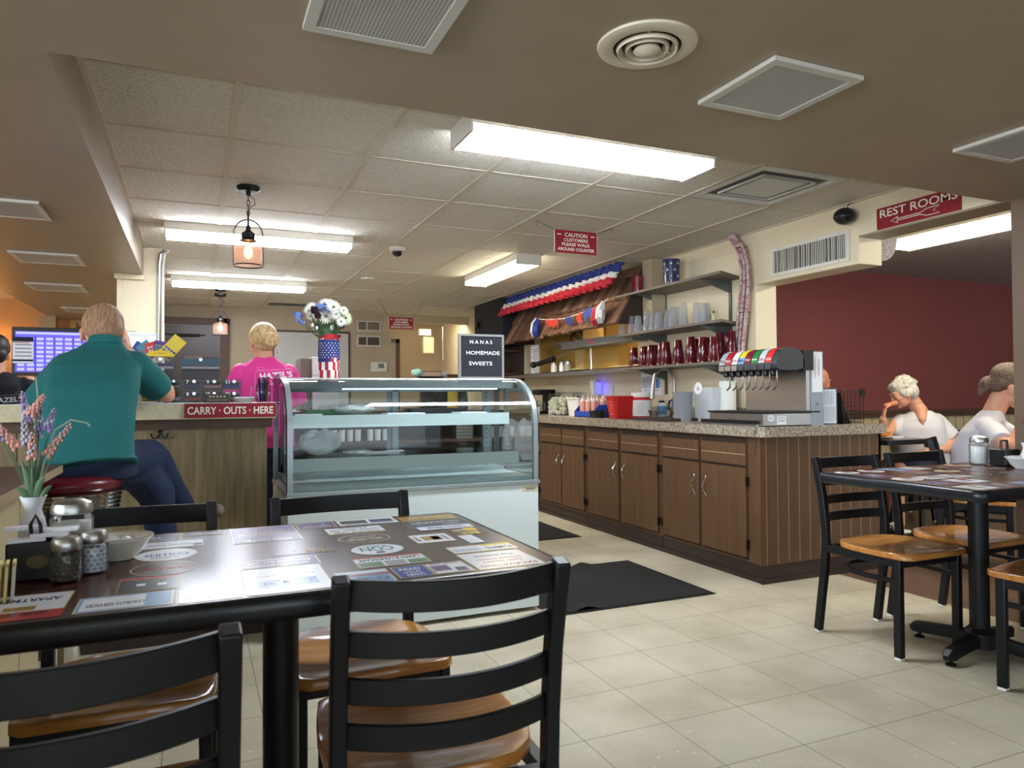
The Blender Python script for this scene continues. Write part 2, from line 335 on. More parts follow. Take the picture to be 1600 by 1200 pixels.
def window(n, a, c, T=None):
    b = MB(M_white); b.T = T; b.box(a, c, -.06, 0, .65, .7); b.box(a, c, -.06, 0, 1.95, 2.0)
    for k in range(5): x = a+(c-a)*k/4; b.box(x-.03, x+.03, -.06, 0, .7, 1.95)
    b.use(M_glass); b.box(a, c, -.035, -.03, .7, 1.95); b.T = None; struct(b.build('window_%d' % n, smooth=0))
window(1, -1.9, 3.1, Matrix.Translation((-4.4, 0, 0)) @ Matrix.Rotation(R(-90), 4, 'Z')); window(2, 4.1, 9.1, Matrix.Translation((0, -3.4, 0))); window(3, -2.9, 3.3, Matrix.Translation((0, -3.4, 0)))  # front-wall windows two and three are made up to go with the fill
# kitchen behind the hatch
b = MB(M_ochre); b.box(X1, 5.2, 5.1, 5.15, 0, 2.4); b.box(X1, 5.2, 8.3, 8.35, 0, 2.4); b.box(5.15, 5.2, 5.1, 8.3, 0, 2.4); b.use(M_cream); b.box(X1, 5.2, 5.1, 8.3, 2.3, 2.4)
b.use(M_ochre); b.box(X1, X1+.02, 6.6, 7.8, 1.33, 1.98); b.box(X1, X1+.5, 6.28, 6.33, 1.33, 1.98); b.use(mat('pale_ochre', (196, 168, 110), .6)); b.box(XW+.02, X1+.02, 6.45, 6.62, 1.33, 1.98)
b.use(M_ochre); b.box(XW+.05, X1-.02, 5.82, 6.45, 1.33, 1.62)
struct(b.build('wall_kitchen', smooth=0))
# dark recessed strip in ceiling
tag(MB(M_blackp).box(-.2, .2, -.05, .05, -.006, 0).use(C('dark_grey_metal', (60, 58, 56))).box(-.22, .22, -.07, -.05, -.008, 0).box(-.22, .22, .05, .07, -.008, 0).build('ceiling_vent', loc=(1.01, 9.15, ZC-.006), smooth=0), 'narrow dark slot vent in the tile ceiling near the back wall', 'vent')
# ================================================================== CHAIRS
def make_chair(label):
    t = thing('dining_chair', label, 'chair')
    pl = [(-.19, .2), (-.165, .222), (.165, .222), (.19, .2), (.2, .12), (.205, .03), (.2, -.06), (.18, -.12), (.14, -.16), (.08, -.178), (0, -.184), (-.08, -.178), (-.14, -.16), (-.18, -.12), (-.2, -.06), (-.205, .03), (-.2, .12)]
    b = MB(M_seat); n = len(pl); vs = []; rings = [(0, 1.0, .41), (.0, 1.0, .4295), (1, .985, .433), (2, .93, .433), (3, .8, .428), (4, .55, .421), (5, .28, .420)]
    for _, k, z in rings: vs += [(x*k, (y-.02)*k+.02, z) for x, y in pl]
    vs.append((0, .02, .420)); fs = [tuple(reversed(range(n)))]
    for j in range(len(rings)-1): fs += [(j*n+i, j*n+(i+1) % n, (j+1)*n+(i+1) % n, (j+1)*n+i) for i in range(n)]
    j = (len(rings)-1)*n; fs += [(j+i, j+(i+1) % n, len(vs)-1) for i in range(n)]
    b.add(vs, fs); b.build('seat', t, smooth=45)
    sec = [(-.014, -.017), (.014, -.017), (.014, .017), (-.014, .017)]
    for s in (-1, 1):
        b = MB(M_black); b.sweep([(s*.19, -.242, .008), (s*.19, -.222, .15), (s*.19, -.2, .3), (s*.19, -.19, .42), (s*.19, -.196, .52), (s*.19, -.212, .64), (s*.19, -.235, .74), (s*.19, -.25, .80)], sec, side=(1, 0, 0))
        o = b.build('leg', t, bev=.004, smooth=30); MB(M_white).box(s*.19-.013, s*.19+.013, -.256, -.228, 0, .01).build('leg_glide', o, smooth=0)
        b = MB(M_black); b.sweep([(s*.178, .168, .008), (s*.178, .168, .41)], sec, side=(1, 0, 0)); o = b.build('leg', t, bev=.004)
        MB(M_white).box(s*.178-.013, s*.178+.013, .154, .182, 0, .01).build('leg_glide', o, smooth=0)
    for z, y0, h in ((.772, -.241, .05), (.688, -.222, .042), (.606, -.206, .042), (.528, -.198, .042)):
        pts = [(.18*u, y0-.045*(1-u*u), z-.004*(1-u*u)) for u in [-1+k/8 for k in range(17)]]
        MB(M_black).sweep(pts, [(-h/2, -.006), (h/2, -.006), (h/2, .006), (-h/2, .006)], side=(0, 0, 1)).build('back_slat', t, bev=.002)
    b = MB(M_black); b.box(-.178, .178, .155, .18, .375, .408); b.box(-.2, .2, -.19, -.165, .375, .408)
    for s in (-1, 1): b.sweep([(s*.178, .17, .392), (s*.19, -.18, .392)], [(-.012, -.016), (.012, -.016), (.012, .016), (-.012, .016)], side=(1, 0, 0))
    b.build('seat_frame', t)
    pts = [(.172, .16, .315)]+[(.188*cos(a), .02-.215*sin(a), .315) for a in [pi*k/16 for k in range(17)]]+[(-.172, .16, .315)]
    MB(M_black).sweep(pts, [(-.009, -.009), (.009, -.009), (.009, .009), (-.009, .009)], side=(0, 0, 1)).build('stretcher', t)
    return t
ch = make_chair('black metal ladder-back chair closest to the camera, right of centre, back turned to us')
ch.location = (.418, 1.405, 0); ch.rotation_euler = (0, 0, R(-4)); G = 'black ladder-back dining chairs with oak seats'; ch['group'] = G
for loc, rz, lab in [((-.155, 1.225, 0), 1, 'black metal ladder-back chair at the bottom left, cut off by the photo edge'),
    ((.402, 1.955, 0), 181, 'ladder-back chair across the big table, in front of the white display case'),
    ((-.155, 1.955, 0), 179, 'ladder-back chair across the big table, behind the bowl of creamers'),
    ((2.822, 2.272, 0), 180, 'ladder-back chair beside the brown cabinets, left end of the right-hand table'),
    ((3.33, 2.30, 0), 181, 'ladder-back chair on the far side of the right-hand table, next to the wall opening'),
    ((2.925, 1.60, 0), 9, 'ladder-back chair on the near side of the right-hand table, cut by the right photo edge'),
    ((5.50, 4.12, 0), 75, 'ladder-back chair the white-haired woman sits on'),
    ((4.56, 3.05, 0), -147, 'ladder-back chair the woman with the bun sits on'),
    ((4.41, 4.3, 0), -90, 'ladder-back chair the bald man sits on'),
    ((6.25, 4.45, 0), 180, 'empty ladder-back chair behind the white-haired woman')]:
    dup(ch, loc, R(rz), lab, G)
# ================================================================== TABLES
def rrect(x0, x1, y0, y1, r, n=5):
    p = []
    for cx, cy, a0 in ((x1-r, y1-r, 0), (x0+r, y1-r, 90), (x0+r, y0+r, 180), (x1-r, y0+r, 270)):
        for k in range(n+1): a = R(a0+90*k/n); p.append((cx+r*cos(a), cy+r*sin(a)))
    return p
adc = {k: C('print_'+k, c, .24, spec=.36) for k, c in dict(white=(214, 218, 226), cream=(206, 196, 170), blue=(52, 78, 160), lblue=(120, 160, 205), gold=(150, 118, 52), yellow=(214, 182, 66), red=(166, 50, 48), navy=(36, 42, 84), black=(30, 26, 26), green=(96, 130, 96), purple=(104, 90, 126), teal=(44, 120, 116), brown=(84, 52, 40), grey=(150, 150, 158)).items()}
def ad(b, x0, y0, x1, y1, bg, lines=(), border='cream', ell=False, flip=True, z=.0006, pics=()):
    """a printed advertisement: field, border, pictures, lines of print; flip = it reads from the far side"""
    cx, cy, w, h = (x0+x1)/2, (y0+y1)/2, x1-x0, y1-y0
    def fld(m, k, zz):
        b.use(m)
        if ell: b.add([(cx+(w/2-k)*cos(2*pi*i/28), cy+(h/2-k)*sin(2*pi*i/28), zz) for i in range(28)], [tuple(range(28))])
        else: b.add([(x0+k, y0+k, zz), (x1-k, y0+k, zz), (x1-k, y1-k, zz), (x0+k, y1-k, zz)], [(0, 1, 2, 3)])
    if border: fld(adc[border], 0, z)
    fld(bg if not isinstance(bg, str) else adc[bg], .0025 if border else 0, z+.0001)
    for u0, v0, u1, v1, c in pics:
        if flip: u0, v0, u1, v1 = 1-u1, 1-v1, 1-u0, 1-v0
        b.use(adc[c]); b.add([(x0+w*u0, y0+h*v0, z+.0002), (x0+w*u1, y0+h*v0, z+.0002), (x0+w*u1, y0+h*v1, z+.0002), (x0+w*u0, y0+h*v1, z+.0002)], [(0, 1, 2, 3)])
    for t, u, v, ww, hh, c in lines:
        if flip: u, v = 1-u, 1-v
        b.use(adc[c]); b.text(t, (x0+w*u, y0+h*v, z+.0003), (-1, 0, 0) if flip else (1, 0, 0), (0, -1, 0) if flip else (0, 1, 0), w=w*ww, h=h*hh, bold=.02)
def make_table(label, x0, x1, y0, y1, ads, cx, cy, grp, rzb):
    t = thing('dining_table', label, 'table', (cx, cy, 0), 0, grp); x0 -= cx; x1 -= cx; y0 -= cy; y1 -= cy
    b = MB(M_tabletop); b.prism(rrect(x0+.012, x1-.012, y0+.012, y1-.012, .03), .718, .75)
    for a in ads: ad(b, *[v-(cx, cy)[i % 2] for i, v in enumerate(a[:4])], *a[4:5], **a[5])
    for v in range(len(b.v)):
        x, y, z = b.v[v]
        if z < .01: b.v[v] = (x, y, z+.75)
    b.build('tabletop', t, smooth=30)
    M_edge = C('black_vinyl_edge', (22, 24, 30), .28)
    pl = rrect(x0+.012, x1-.012, y0+.012, y1-.012, .03)
    MB(M_edge).sweep([(x, y, .731) for x, y in pl], [(.016*cos(a)*(.75 if cos(a) < 0 else .8), .0225*sin(a)) for a in [2*pi*k/12 for k in range(12)]], side=None, closed=True) if 0 else None
    b = MB(M_edge); n = len(pl); prof = [(-.002, .7505), (.006, .749), (.012, .742), (.0125, .722), (.010, .712), (.003, .706), (-.006, .705)]; vs = []
    for dx, z in prof:
        for i, (x, y) in enumerate(pl):
            e = V((pl[(i+1) % n][0]-pl[i-1][0], pl[(i+1) % n][1]-pl[i-1][1])).normalized(); vs.append((x+e.y*dx, y-e.x*dx, z))
    b.add(vs, [(j*n+i, j*n+(i+1) % n, (j+1)*n+(i+1) % n, (j+1)*n+i) for j in range(len(prof)-1) for i in range(n)]+[tuple(range((len(prof)-1)*n, len(prof)*n))]); b.build('edge_band', t, smooth=50)
    MB(M_black).lathe([(.038, .06), (.038, .70)], 28).build('column', t)
    MB(M_black).box(-.17, .17, -.17, .17, .695, .706).build('mounting_plate', t, smooth=0)
    bb = MB(M_black)
    for k in range(4):
        a = R(rzb+90*k); d = V((cos(a), sin(a), 0)); sd = (-sin(a), cos(a), 0)
        sec = [(-.024, -.012), (-.016, -.026), (.016, -.026), (.024, -.012), (.024, .02), (-.024, .02)]
        bb.sweep([d*.0+V((0, 0, .062)), d*.1+V((0, 0, .058)), d*.2+V((0, 0, .05)), d*.262+V((0, 0, .044)), d*.285+V((0, 0, .034))], [(x, -y) for x, y in sec], side=sd, scale=[1.1, 1, .95, .95, .5])
    bb.lathe([(.06, .03), (.06, .09), (.042, .11)], 20); bb.build('base', t, smooth=35)
    for k in range(4):
        a = R(rzb+90*k); MB(M_blackp).lathe([(.02, 0), (.021, .008), (.008, .012), (.008, .03)], 14, (.25*cos(a), .25*sin(a), 0)).build('foot_pad', t)
    return t
L_ = lambda *a: tuple(a)
ads1 = [
 (.505, 1.795, .68, 2.025, 'black', dict(border='gold', pics=[(.05, .1, .95, .45, 'gold')], lines=[('WEALTH OF HISTORY', .5, .8, .8, .1, 'cream'), ('THE LOCKPORT', .5, .62, .8, .12, 'cream'), ('Open year round', .5, .25, .6, .08, 'cream')])),
 (.52, 1.775, .665, 1.87, 'white', dict(border=None, z=.0012, pics=[(0, .0, 1, .5, 'navy')], lines=[('UNION BANK', .5, .75, .7, .25, 'navy'), ('member', .3, .25, .3, .15, 'cream')])),
 (.585, 1.675, .665, 1.78, 'brown', dict(border='gold', pics=[(.1, .1, .5, .5, 'yellow')], lines=[('BEE', .5, .75, .6, .3, 'yellow'), ('HAPPY', .7, .35, .45, .2, 'cream')])),
 (.47, 1.625, .565, 1.725, 'white', dict(border='cream', pics=[(.25, .25, .75, .75, 'gold'), (.3, .3, .5, .7, 'brown')], lines=[('FEED & SEED', .15, .5, .08, .6, 'navy'), ('OPEN', .88, .5, .1, .6, 'navy')])),
 (.582, 1.578, .618, 1.675, 'white', dict(border=None, lines=[('ACE', .5, .7, .5, .1, 'grey')])),
 (.31, 1.548, .43, 1.662, 'white', dict(border='green', ell=True, lines=[('CON', .5, .45, .62, .4, 'teal'), ('ROOFING', .5, .2, .4, .08, 'navy')], pics=[(.42, .72, .58, .85, 'black')])),
 (.347, 1.932, .505, 2.02, 'white', dict(border='cream', pics=[(.05, .2, .45, .75, 'navy'), (.5, .2, .95, .75, 'black')], lines=[('FLOORING SALES', .5, .88, .8, .1, 'navy')])),
 (.3, 1.818, .442, 1.903, 'white', dict(border=None, pics=[(0, .7, 1, 1, 'cream')], lines=[('WALNUT TREE', .5, .82, .8, .18, 'navy'), ('HARDWARE - RENTAL - PAINT', .5, .45, .9, .2, 'navy'), ('Phone', .5, .15, .5, .14, 'black')])),
 (.308, 1.685, .432, 1.798, 'brown', dict(border='cream', ell=True, lines=[('GRILL HOUSE', .5, .6, .66, .18, 'cream'), ('SINCE LONG AGO', .5, .35, .5, .1, 'cream')])),
 (.297, 1.437, .446, 1.53, 'white', dict(border='cream', pics=[(.02, .55, .3, .95, 'green'), (.33, .5, .62, .95, 'grey'), (.65, .5, .98, .95, 'green'), (.0, .0, 1, .12, 'red')], lines=[('LAWN & LANDSCAPE', .5, .3, .85, .22, 'black')])),
 (.35, 1.328, .42, 1.418, 'blue', dict(border='cream', flip=False, lines=[('READ', .5, .72, .6, .2, 'white'), ('LOCAL', .5, .45, .5, .15, 'white'), ('NEWS', .5, .2, .5, .18, 'white')])),
 (.422, 1.33, .5, 1.418, 'white', dict(border='cream', pics=[(.1, .55, .4, .9, 'navy'), (.5, .25, .95, .75, 'purple')], lines=[('COUNTY PRESS', .5, .1, .8, .1, 'navy')])),
 (.243, 1.318, .342, 1.417, 'lblue', dict(border='cream', pics=[(.0, .3, 1, .42, 'red'), (.0, .0, 1, .2, 'white')], lines=[('ICE CREAM', .5, .7, .8, .25, 'navy')])),
 (.508, 1.326, .652, 1.474, 'white', dict(border='cream', lines=[('EXCAVATING', .5, .85, .85, .12, 'red'), ('Septic Systems', .5, .62, .6, .1, 'red'), ('Driveways & Hauling', .5, .45, .7, .1, 'red'), ('Free Estimates', .5, .25, .6, .1, 'purple')])),
 (.51, 1.484, .662, 1.553, 'white', dict(border='yellow', pics=[(0, .0, .45, .25, 'yellow')], lines=[('PLUMBING', .25, .6, .4, .4, 'black'), ('HEATING', .75, .6, .4, .3, 'grey')])),
 (.08, 1.318, .231, 1.52, 'white', dict(border='gold', z=.0008, pics=[(.15, .52, .85, .78, 'lblue')], lines=[('PHARMACY', .5, .65, .62, .14, 'navy'), ('Full Service Drug Store', .5, .35, .7, .07, 'grey')])),
 (.08, 1.525, .235, 1.6, 'purple', dict(border='cream', lines=[('REDGRANITE MOTORS', .5, .75, .7, .18, 'cream'), ('Sales and Service', .5, .4, .8, .2, 'cream')])),
 (-.03, 1.318, .073, 1.43, 'cream', dict(border='gold', pics=[(.2, .4, .8, .6, 'yellow'), (.0, .0, 1, .2, 'green')], lines=[('Farm Market', .5, .8, .7, .14, 'green')])),
 (.078, 1.8, .235, 2.015, 'purple', dict(border='cream', lines=[('PARK HOTEL', .5, .88, .7, .08, 'cream'), ('COMMUNITY ROOMS', .5, .5, .8, .08, 'cream'), ('Weddings & Parties', .5, .35, .6, .07, 'cream')], pics=[(.7, .7, .95, .95, 'navy')])),
 (.24, 1.93, .34, 2.02, 'purple', dict(border='cream', lines=[('PAINTING', .5, .75, .7, .15, 'cream'), ('T', .3, .4, .2, .3, 'lblue')])),
 (-.126, 1.822, .015, 1.905, 'white', dict(border='cream', lines=[('Wellness Center', .5, .6, .7, .3, 'grey'), ('Family Dental', .5, .25, .5, .14, 'grey')], pics=[(.02, .6, .15, .85, 'black')])),
 (-.12, 1.91, -.04, 2.0, 'navy', dict(border='gold', lines=[('MENTAL HEALTH', .5, .8, .8, .12, 'cream'), ('ME', .7, .4, .4, .3, 'white')])),
 (-.03, 1.95, .06, 2.01, 'black', dict(border='gold', lines=[('Truck Repair', .5, .5, .7, .3, 'cream')])),
 (-.121, 1.68, .003, 1.81, 'white', dict(border='cream', ell=True, lines=[('COLLINS', .5, .5, .7, .2, 'blue'), ('CARE AND REPAIR', .5, .72, .5, .1, 'navy')])),
 (-.12, 1.545, .005, 1.67, 'brown', dict(border='cream', ell=True, lines=[('Salon & Spa', .5, .5, .6, .2, 'red')])),
 (-.13, 1.43, -.03, 1.54, 'black', dict(border='gold', pics=[(0, 0, 1, .15, 'red'), (.2, .5, .35, .65, 'white'), (.55, .45, .7, .6, 'white')])),
 (-.18, 1.325, -.036, 1.42, 'lblue', dict(border='cream', z=.0008, pics=[(.3, .1, .95, .9, 'white')], lines=[('CHURCH SERVICES', .6, .6, .6, .2, 'navy')])),
 (-.345, 1.325, -.195, 1.49, 'white', dict(border='gold', pics=[(.3, .5, .6, .66, 'gold'), (0, .7, 1, 1, 'red')], lines=[('APARTMENTS', .5, .25, .8, .14, 'navy'), ('ANN RENTALS', .5, .8, .7, .14, 'black')])),
 (.15, 1.628, .285, 1.69, 'brown', dict(border=None, lines=[('Hazel', .3, .6, .4, .7, 'gold'), ("'s", .62, .5, .1, .4, 'gold')]))]
make_table('near dining table covered with printed adverts, holding the creamer bowl and flower vase', -.37, .702, 1.295, 2.036, ads1, .17, 1.666, 'square column tables printed with adverts', 45)
rnd = random.Random(3); ads2 = []
for i in range(7):
    for j in range(5):
        if rnd.random() < .22: continue
        x0 = 2.52+i*.145+rnd.uniform(0, .015); y0 = 1.68+j*.14+rnd.uniform(0, .01); w = rnd.uniform(.1, .14); h = rnd.uniform(.08, .125)
        bg = rnd.choice(['white', 'white', 'white', 'lblue', 'navy', 'cream', 'purple', 'brown']); fg = 'navy' if bg in ('white', 'lblue', 'cream') else 'cream'
        ads2.append((x0, y0, min(x0+w, 3.53), y0+h, bg, dict(border='cream', ell=rnd.random() < .25, lines=[(rnd.choice(['SERVICE', 'AUTO BODY', 'REALTY', 'FARM SUPPLY', 'INSURANCE', 'BAKERY']), .5, .6, .6, .2, fg)], pics=[(.1, .1, .5, .4, rnd.choice(['red', 'blue', 'gold', 'grey']))])))
make_table('right-hand dining table printed with adverts, sugar shaker standing on it', 2.497, 3.56, 1.652, 2.392, ads2, 3.02, 2.02, 'square column tables printed with adverts', 10)
t = thing('dining_table', 'dark table in the next room with the plate of fries', 'table', (4.72, 4.2, 0))
MB(C('dark_grey_laminate', (70, 70, 72), .2)).prism(rrect(-.06, .42, -.42, .5, .03), .722, .75).build('tabletop', t)
MB(M_black).prism(rrect(-.068, .428, -.428, .508, .03), .712, .745).build('edge_band', t)
MB(M_black).lathe([(.03, .03), (.03, .715)], 16, (.18, .02, 0)).build('column', t)
MB(M_black).box(-.04, .4, -.02, .06, .02, .05).box(.15, .21, -.3, -.02, .02, .05).box(.15, .21, .06, .34, .02, .05).build('base', t, bev=.01)
# ================================================================== BASE CABINETS AND WORKTOP
def cabinet(ya, yb, lab, yd, wide_end=False, hidden=()):
    t = thing('base_cabinet', lab, 'cabinet', (2.99, (ya+yb)/2, 0), 0, 'brown base cabinets under the granite-look worktop'); c = (ya+yb)/2
    b = MB(M_cab); b.box(0, .55, ya-c, yb-c, .105, .846); b.build('body', t, smooth=0)
    MB(M_vinyl).box(.004, .5, ya-c, yb-c, 0, .104).box(-.006, .006, ya-c, yb-c, 0, .03).build('toe_kick', t, smooth=0)
    for (y0, y1, hs) in yd:
        b = MB(M_gap); b.box(-.001, .0, y0-c-.006, y1-c+.006, .115, .835); b.use(M_cab).box(-.013, 0, y0-c, y1-c, .13, .655); b.use(C('routed_groove', (84, 60, 38), .5))
        n = 5
        for k in range(1, n): y = y0-c+(y1-y0)*k/n; b.box(-.0136, -.013, y-.0018, y+.0018, .135, .65)
        d = b.build('door', t, bev=0, smooth=0)
        hy = (y1-c-.045) if hs > 0 else (y0-c+.045)
        MB(M_chrome).tube([(-.014, hy, .455), (-.018, hy, .465), (-.034, hy, .485), (-.04, hy, .51), (-.034, hy, .535), (-.018, hy, .555), (-.014, hy, .565)], [.004, .003, .0045, .006, .0045, .003, .004], 8).ball((-.015, hy, .452), (.003, .006, .01), 8).ball((-.015, hy, .568), (.003, .006, .01), 8).build('handle', d)
        oy = (y0-c-.008) if hs > 0 else (y1-c+.008)
        for z in (.21, .58): MB(M_blackp).box(-.017, -.001, oy-.008, oy+.008, z-.025, z+.025).tube([(-.018, oy, z-.03), (-.018, oy, z+.03)], .004, 6).build('hinge', d)
        b = MB(M_cab); b.box(-.013, 0, y0-c, y1-c, .672, .8); b.use(C('worn_wood_edge', (170, 142, 112), .5)).box(-.0145, -.013, y0-c+.004, y1-c-.004, .734, .738); b.build('drawer_front', t, smooth=0)
    return t
cabinet(3.275, 4.235, 'brown base cabinet at the corner, nearest the camera, below the soda fountain', [(3.378, 3.79, 1), (3.815, 4.215, -1)])
cabinet(4.24, 5.29, 'middle brown base cabinet below the sink', [(4.275, 4.75, 1), (4.79, 5.26, -1)])
cabinet(5.295, 6.19, 'brown base cabinet just right of the display case', [(5.33, 5.725, 1), (5.745, 6.16, -1)])
cabinet(6.195, 7.6, 'farthest brown base cabinet, mostly behind the display case', [(6.23, 6.85, 1), (6.9, 7.5, -1)])
t = thing('end_panel', 'brown grooved end panel closing the cabinets toward the dining tables', 'panel', (3.46, 3.255, 0))
b = MB(M_cab); b.box(-.485, .49, 0, .018, .105, .846); b.use(M_cabdark); x = -.44
while x < .47: b.box(x-.0018, x+.0018, -.0006, 0, .11, .846); x += .083
b.use(M_cab).box(.472, .49, 0, .66, .1, .846); b.build('board', t, smooth=0)
MB(M_vinyl).box(-.475, .485, .004, .02, 0, .104).box(-.482, .49, -.004, .008, 0, .03).build('toe_kick', t, smooth=0)
b = MB(M_lam)
pl = [(3.575, 7.6), (2.955, 7.6), (2.955, 3.28)]+[(2.995-.04*cos(a), 3.255-.035*sin(a)) for a in (R(30), R(60), R(80))]+[(3.03, 3.215), (3.955, 3.215), (3.975, 3.235), (3.975, 3.94), (3.575, 3.94)]
def hole_top(b):
    b.box(2.955, 3.575, 5.12, 7.6, .846, .905); b.box(2.955, 3.575, 3.94, 4.5, .846, .905); b.box(2.955, 3.09, 4.5, 5.12, .846, .905); b.box(3.47, 3.575, 4.5, 5.12, .846, .905)
    b.prism([(2.955, 3.94), (2.955, 3.28), (2.961, 3.24), (2.98, 3.222), (3.02, 3.215), (3.955, 3.215), (3.975, 3.235), (3.975, 3.94)], .846, .905)
hole_top(b); wt = b.build('worktop', smooth=0); tag(wt, 'granite-look worktop running along the brown cabinets', 'worktop')
MB(M_lam).box(3.562, 3.584, 3.97, 7.6, .905, 1.0).build('backsplash', wt, smooth=0)
t = thing('sink', 'steel sink let into the worktop under the faucet', 'sink', (3.28, 4.81, .905))
b = MB(M_steel); b.box(-.2, .2, -.32, -.3, 0, .003); b.box(-.2, .2, .3, .32, 0, .003); b.box(-.2, -.18, -.3, .3, 0, .003); b.box(.18, .2, -.3, .3, 0, .003)
b.box(-.182, .182, -.302, .302, -.16, -.155); b.box(-.185, -.18, -.302, .302, -.16, 0); b.box(.18, .185, -.302, .302, -.16, 0); b.box(-.182, .182, -.307, -.302, -.16, 0); b.box(-.182, .182, .302, .307, -.16, 0); b.build('basin', t, smooth=0)
t = thing('faucet', 'tall gooseneck pull-down faucet at the sink', 'faucet', (3.515, 4.80, .905))
pts = [(0, 0, 0), (0, 0, .26)]+[(-.1+.1*cos(a), 0, .30+.1*sin(a)) for a in [R(k*18) for k in range(0, 10)]]+[(-.205, 0, .27)]
MB(M_steel).lathe([(.026, 0), (.026, .012), (.017, .03)], 20).tube(pts, .0125, 12).build('spout', t)
MB(M_steel).tube([(-.204, 0, .28), (-.212, 0, .2), (-.216, 0, .16)], [.015, .019, .02], 12).build('spray_head', t)
MB(M_steel).tube([(0, 0, .06), (0, -.05, .075), (-.02, -.08, .1)], [.009, .007, .005], 8).build('handle', t)
MB(C('chrome_hose', (60, 60, 62), .3, metal=1)).tube([(0, .01, .16), (-.02, .04, .14), (-.03, .045, .07), (-.02, .03, .02)], .01, 8).build('hose', t)
# ---- soda fountain
t = thing('soda_fountain', 'eight-valve soda fountain with steel drip bin at the worktop corner', 'drink dispenser', (3.0, 3.25, .905))
b = MB(M_steel); b.box(0, .42, 0, .48, .004, .078); b.build('ice_bin', t, bev=.004, smooth=0)
b = MB(M_blackp); b.box(-.008, .43, -.008, .488, .078, .088); b.use(C('bin_hole', (22, 22, 22), .6)); b.box(.02, .3, .02, .46, .0885, .089); b.build('bin_rim', t, bev=.003, smooth=0)
MB(M_steel).box(-.03, -.002, .03, .6, 0, .012).box(-.2, .0, .0, .02, 0, .001).build('drip_tray', t, smooth=0)
b = MB(M_blackp); b.box(-.012, -.002, .03, .55, .012, .035); b.build('tray_grill', t, smooth=0)
MB(M_steel).box(.33, .36, .0, .52, .088, .36).build('back_plate', t, bev=.002, smooth=0)
b = MB(C('tower_steel', (150, 156, 165), .35, metal=.7)); b.box(.362, .46, -.005, .5, 0, .445); b.use(M_paper).box(.372, .452, -.007, -.005, .2, .44); b.use(M_btxt)
b.text('INGREDIENTS', (.395, -.0075, .35), (0, 0, 1), (-1, 0, 0), w=.12, h=.008); b.text('WARNING', (.425, -.0075, .35), (0, 0, 1), (-1, 0, 0), w=.1, h=.012); b.use(C('key_lock', (190, 190, 190), .2, metal=1)).lathe([(.008, 0), (.008, .006)], 12, (.41, -.005, .13), (0, -1, 0)); b.build('side_tower', t, smooth=40)
prf = [(.1, .335), (.085, .35), (.085, .375), (.1, .415), (.125, .447), (.16, .462), (.21, .465), (.26, .45), (.29, .42), (.3, .38), (.3, .345), (.24, .33), (.14, .33)]
M_hood = C('dark_grey_hood', (58, 62, 66), .4)
MB(M_hood).prism(prf, .02, -.49, frame((0, 0, 0), (1, 0, 0), (0, 0, 1))).build('valve_hood', t, smooth=50)
MB(M_blackp).box(.29, .37, -.02, .49, .33, .45).build('valve_mount', t, smooth=0)
labs = [((176, 178, 182), 'TEA', (60, 60, 60)), ((180, 22, 40), 'Barq', (235, 235, 235)), ((228, 228, 230), 'DIET COKE', (170, 20, 40)), ((240, 214, 40), 'Mello', (30, 60, 130)), ((130, 22, 48), 'Dr Pepper', (240, 230, 230)), ((36, 130, 60), 'Sprite', (240, 245, 240)), ((196, 198, 204), 'Coke', (200, 30, 40)), ((220, 50, 46), 'Coca-Cola', (245, 240, 240))]
for k, (bg, s_, fg) in enumerate(labs):
    y1 = .482-k*.0585; y0 = y1-.05; bgm = C('valve_label_%d' % k, bg, .4); b = MB(bgm); sec = prf[2:6]
    vs = [(x-.003, y, z+.0015) for x, z in sec for y in (y0, y1)]; b.add(vs, [(2*i, 2*i+1, 2*i+3, 2*i+2) for i in range(3)])
    if k == 3: b.use(C('label_light_blue', (110, 160, 210), .4)); b.add([(x-.0035, y, z+.001) for x, z in sec[:2] for y in (y0, y1)], [(0, 1, 3, 2)])
    b.use(C('valve_text_%d' % k, fg, .5)); a, c2 = V((.1, 0, .415)), V((.125, 0, .447)); up_ = (V((.1, 0, .415))-V((.085, 0, .375))).normalized()
    b.text(s_, V((.0885, (y0+y1)/2, .397))+V((-.0035, 0, .0015)), (0, -1, 0), up_, w=.042, h=.017, bold=.02); b.build('valve_label', t, smooth=40)
    yc = (y0+y1)/2; MB(M_steel if k < 3 else M_hood).box(.08, .09, y0, y1, .337, .368).build('valve_button', t, smooth=0)
    MB(M_blackp).lathe([(.016, .335), (.02, .325), (.019, .305), (.012, .298)], 14, (.12, yc, 0)).build('nozzle', t)
    MB(M_chrome).tube([(.145, yc, .33), (.15, yc, .3), (.148, yc, .235), (.125, yc+.004, .215)], [.004, .004, .006, .005], 8).build('lever', t)
b = MB(M_paper); b.box(.1, .17, -.0012, -.0005, .012, .062); b.use(M_btxt).text('CAUTION', (.135, -.0016, .05), (1, 0, 0), (0, 0, 1), w=.05, h=.008).text('ICE ONLY', (.135, -.0016, .033), (1, 0, 0), (0, 0, 1), w=.05, h=.012); b.build('sticker', t, smooth=0)
b = MB(M_paper); b.add([(.055+.028*cos(a), -.0012, .05+.019*sin(a)) for a in [2*pi*k/24 for k in range(24)]], [tuple(range(24))]); b.use(C('logo_blue', (40, 80, 140), .5)).text('Servend', (.055, -.0016, .05), (1, 0, 0), (0, 0, 1), w=.04, h=.01); b.build('logo_badge', t, smooth=0)
b = MB(M_steel); b.box(-.0012, -.0005, .22, .32, .03, .052); b.use(M_btxt).text('LANCER', (-.0016, .27, .041), (0, -1, 0), (0, 0, 1), w=.08, h=.01); b.build('name_plate', t, smooth=0)
